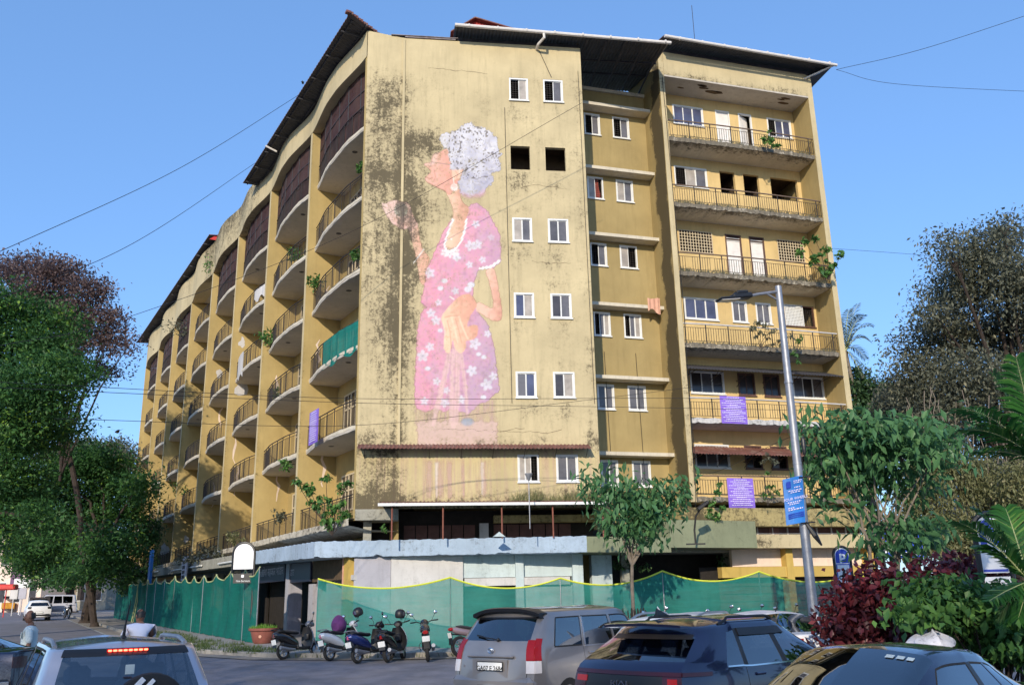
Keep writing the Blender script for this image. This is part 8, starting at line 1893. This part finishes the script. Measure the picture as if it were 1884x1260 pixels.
def fringe(label, fr, x0, x1, y, zf, h, n, seed, mat):
    R = np.random.RandomState(seed); V = []; F = []
    for i in range(n):
        x = R.uniform(x0, x1); yy = y(x)+R.uniform(-.04, .12); z = zf+.0; hh = h*R.uniform(.3, 1)*(.5+.5*abs(sin(x*1.7+seed))); t = R.uniform(0, 6.28); k = len(V)
        V += [tuple(fr @ Vector((x-.012, yy, z))), tuple(fr @ Vector((x+.012, yy, z))), tuple(fr @ Vector((x+hh*.5*cos(t), yy-.04+hh*.4*sin(t), z+hh)))]; F.append((k, k+1, k+2))
    o = bpy.data.objects.new('weed_fringe', fast_mesh('weed_fringe', V, F, mat, R.uniform(size=len(F)))); link(o); tag(o, label, 'weeds', None, 'stuff')
for k in range(4): fringe(('dry brown', 'yellow green', 'rusty dry', 'sparse brown')[k]+' weeds along the '+('top', 'second', 'third', 'fourth')[k]+' balcony edge of the right wing', FW, .1, 7.6, lambda x: -.12*4*(x/7.8)*(1-x/7.8), WF0[k]+.19, (.2, .22, .26, .2)[k], (500, 650, 700, 450)[k], 40+k, L_['dull'])
fringe('yellow green weeds on the white guttered awning below the mural', FA, 5.8, 9.2, lambda x: -.35, 5.18, .55, 420, 50, L_['vine'])
# ------------------------------------------------------------------ the rest of the place
def box_building(label, x, y, rz, W, D, H, mat, floors, bays, wmat='paned'):
    t_ = thing('building', label, 'building', (x, y, gz(y)), rz); b = MB(); b.box(-W/2, W/2, 0, D, 0, H); b.box(-W/2-.2, W/2+.2, -.2, D+.2, H+.005, H+.3); b.build('wall', M_[mat], t_)
    for f in range(floors):
        for k in range(bays):
            cx = -W/2+(k+.5)*W/bays; z = 1+f*(H-1.2)/floors; ww = W/bays*.5; hh = (H-1.2)/floors*.55
            b = MB(); b.box(cx-ww/2, cx+ww/2, -.06, -.004, z, z+hh); wf = b.build('window', M_['white'], t_); b = MB(); b.box(cx-ww/2+.08, cx+ww/2-.08, -.075, -.061, z+.08, z+hh-.08); b.build('pane', M_[wmat], wf)
    return t_
# buildings, signs and boards beyond the apartment block
q = at(52, 1060, 105); box_building('tan street building with purple shop panels at the far left', q[0]-1, 105, radians(-20), 7, 10, 9.5, 'pinkw', 2, 3)
q = at(28, 1080, 97); b = MB(T(q[0], 97, gz(97))); b.box(-.5, .5, -.2, .2, 2.5, 8.5); tag(b.build('shop_banner', basic('plum_panel', (.13, .05, .13), .6)), 'tall plum coloured vertical shop panel at the left edge', 'sign')
q = at(40, 1080, 92); b = MB(T(q[0], 92, gz(92))); b.cbox((0, 0, 3.0), (1.6, .15, .9), .02); b.tube([(0, 0, 0), (0, 0, 2.6)], .05, 5); tag(b.build('street_sign', M_['whitep']), 'small white sign with dark dot over the far street', 'sign')
for k, (px, c, l) in enumerate(((26, 'wallwhite', 'left one of two pale rounded boards on the far pavement'), (42, 'walllilac', 'right one of two pale rounded boards on the far pavement'))): q = at(px, 1090, 88); b = MB(T(q[0], 88, gz(88))); b.cbox((0, 0, 2.0), (.75, .1, 1.0), .04); b.tube([(0, 0, 0), (0, 0, 1.5)], .05, 5); tag(b.build('street_sign', M_[c]), l, 'sign', 'pale boards on the far pavement')
q = at(11, 1092, 84); b = MB(T(q[0], 84, gz(84))); b.cbox((0, 0, 2.6), (1.8, .8, .5), .1); b.tube([(0, 0, 0), (0, 0, 2.4)], .05, 5); tag(b.build('shop_awning', M_['redtin']), 'small red shop awning at the far left', 'awning')
box_building('low pale house behind the minivan and the net', float(at(150, 1090, 108)[0]), 108, radians(-30), 9, 8, 4.4, 'concrete', 1, 3)
box_building('cream building hidden behind the creepers on the right', 46, 58, radians(16), 26, 12, 9, 'wallwhite', 3, 7)

# unseen row of airy trees, added to filter the sun over the street
for k in range(15):
    x = -66+k*8.2+rng.uniform(-.8, .8); y = -31+rng.uniform(-2, 2); zt_ = rng.uniform(24.5, 27)
    bl = [(x+rng.uniform(-2, 2), y+rng.uniform(-1.5, 1.5), z, 5.4, 3.2, 3.6) for z in (4.6, 8.5, 12.5, 16.5, zt_-4.2)]
    tree('added_shade_tree', 'tree %s of the row across the square behind the photographer' % ['one', 'two', 'three', 'four', 'five', 'six', 'seven', 'eight', 'nine', 'ten', 'eleven', 'twelve', 'thirteen', 'fourteen', 'fifteen'][k], (x, y, gz(y)), (x, y, 9), bl, 'dull', 5200, .46, 'bark', .28, 200+k, group='trees behind the photographer', twigs=4, clump=0, shell_=0, pw=.4)
for o in COL.objects:
    nm = o.name.split('.')[0]
    if nm in ('small_print', 'lettering', 'symbol_frame') and o.parent is not None: o['kind'] = 'stuff'
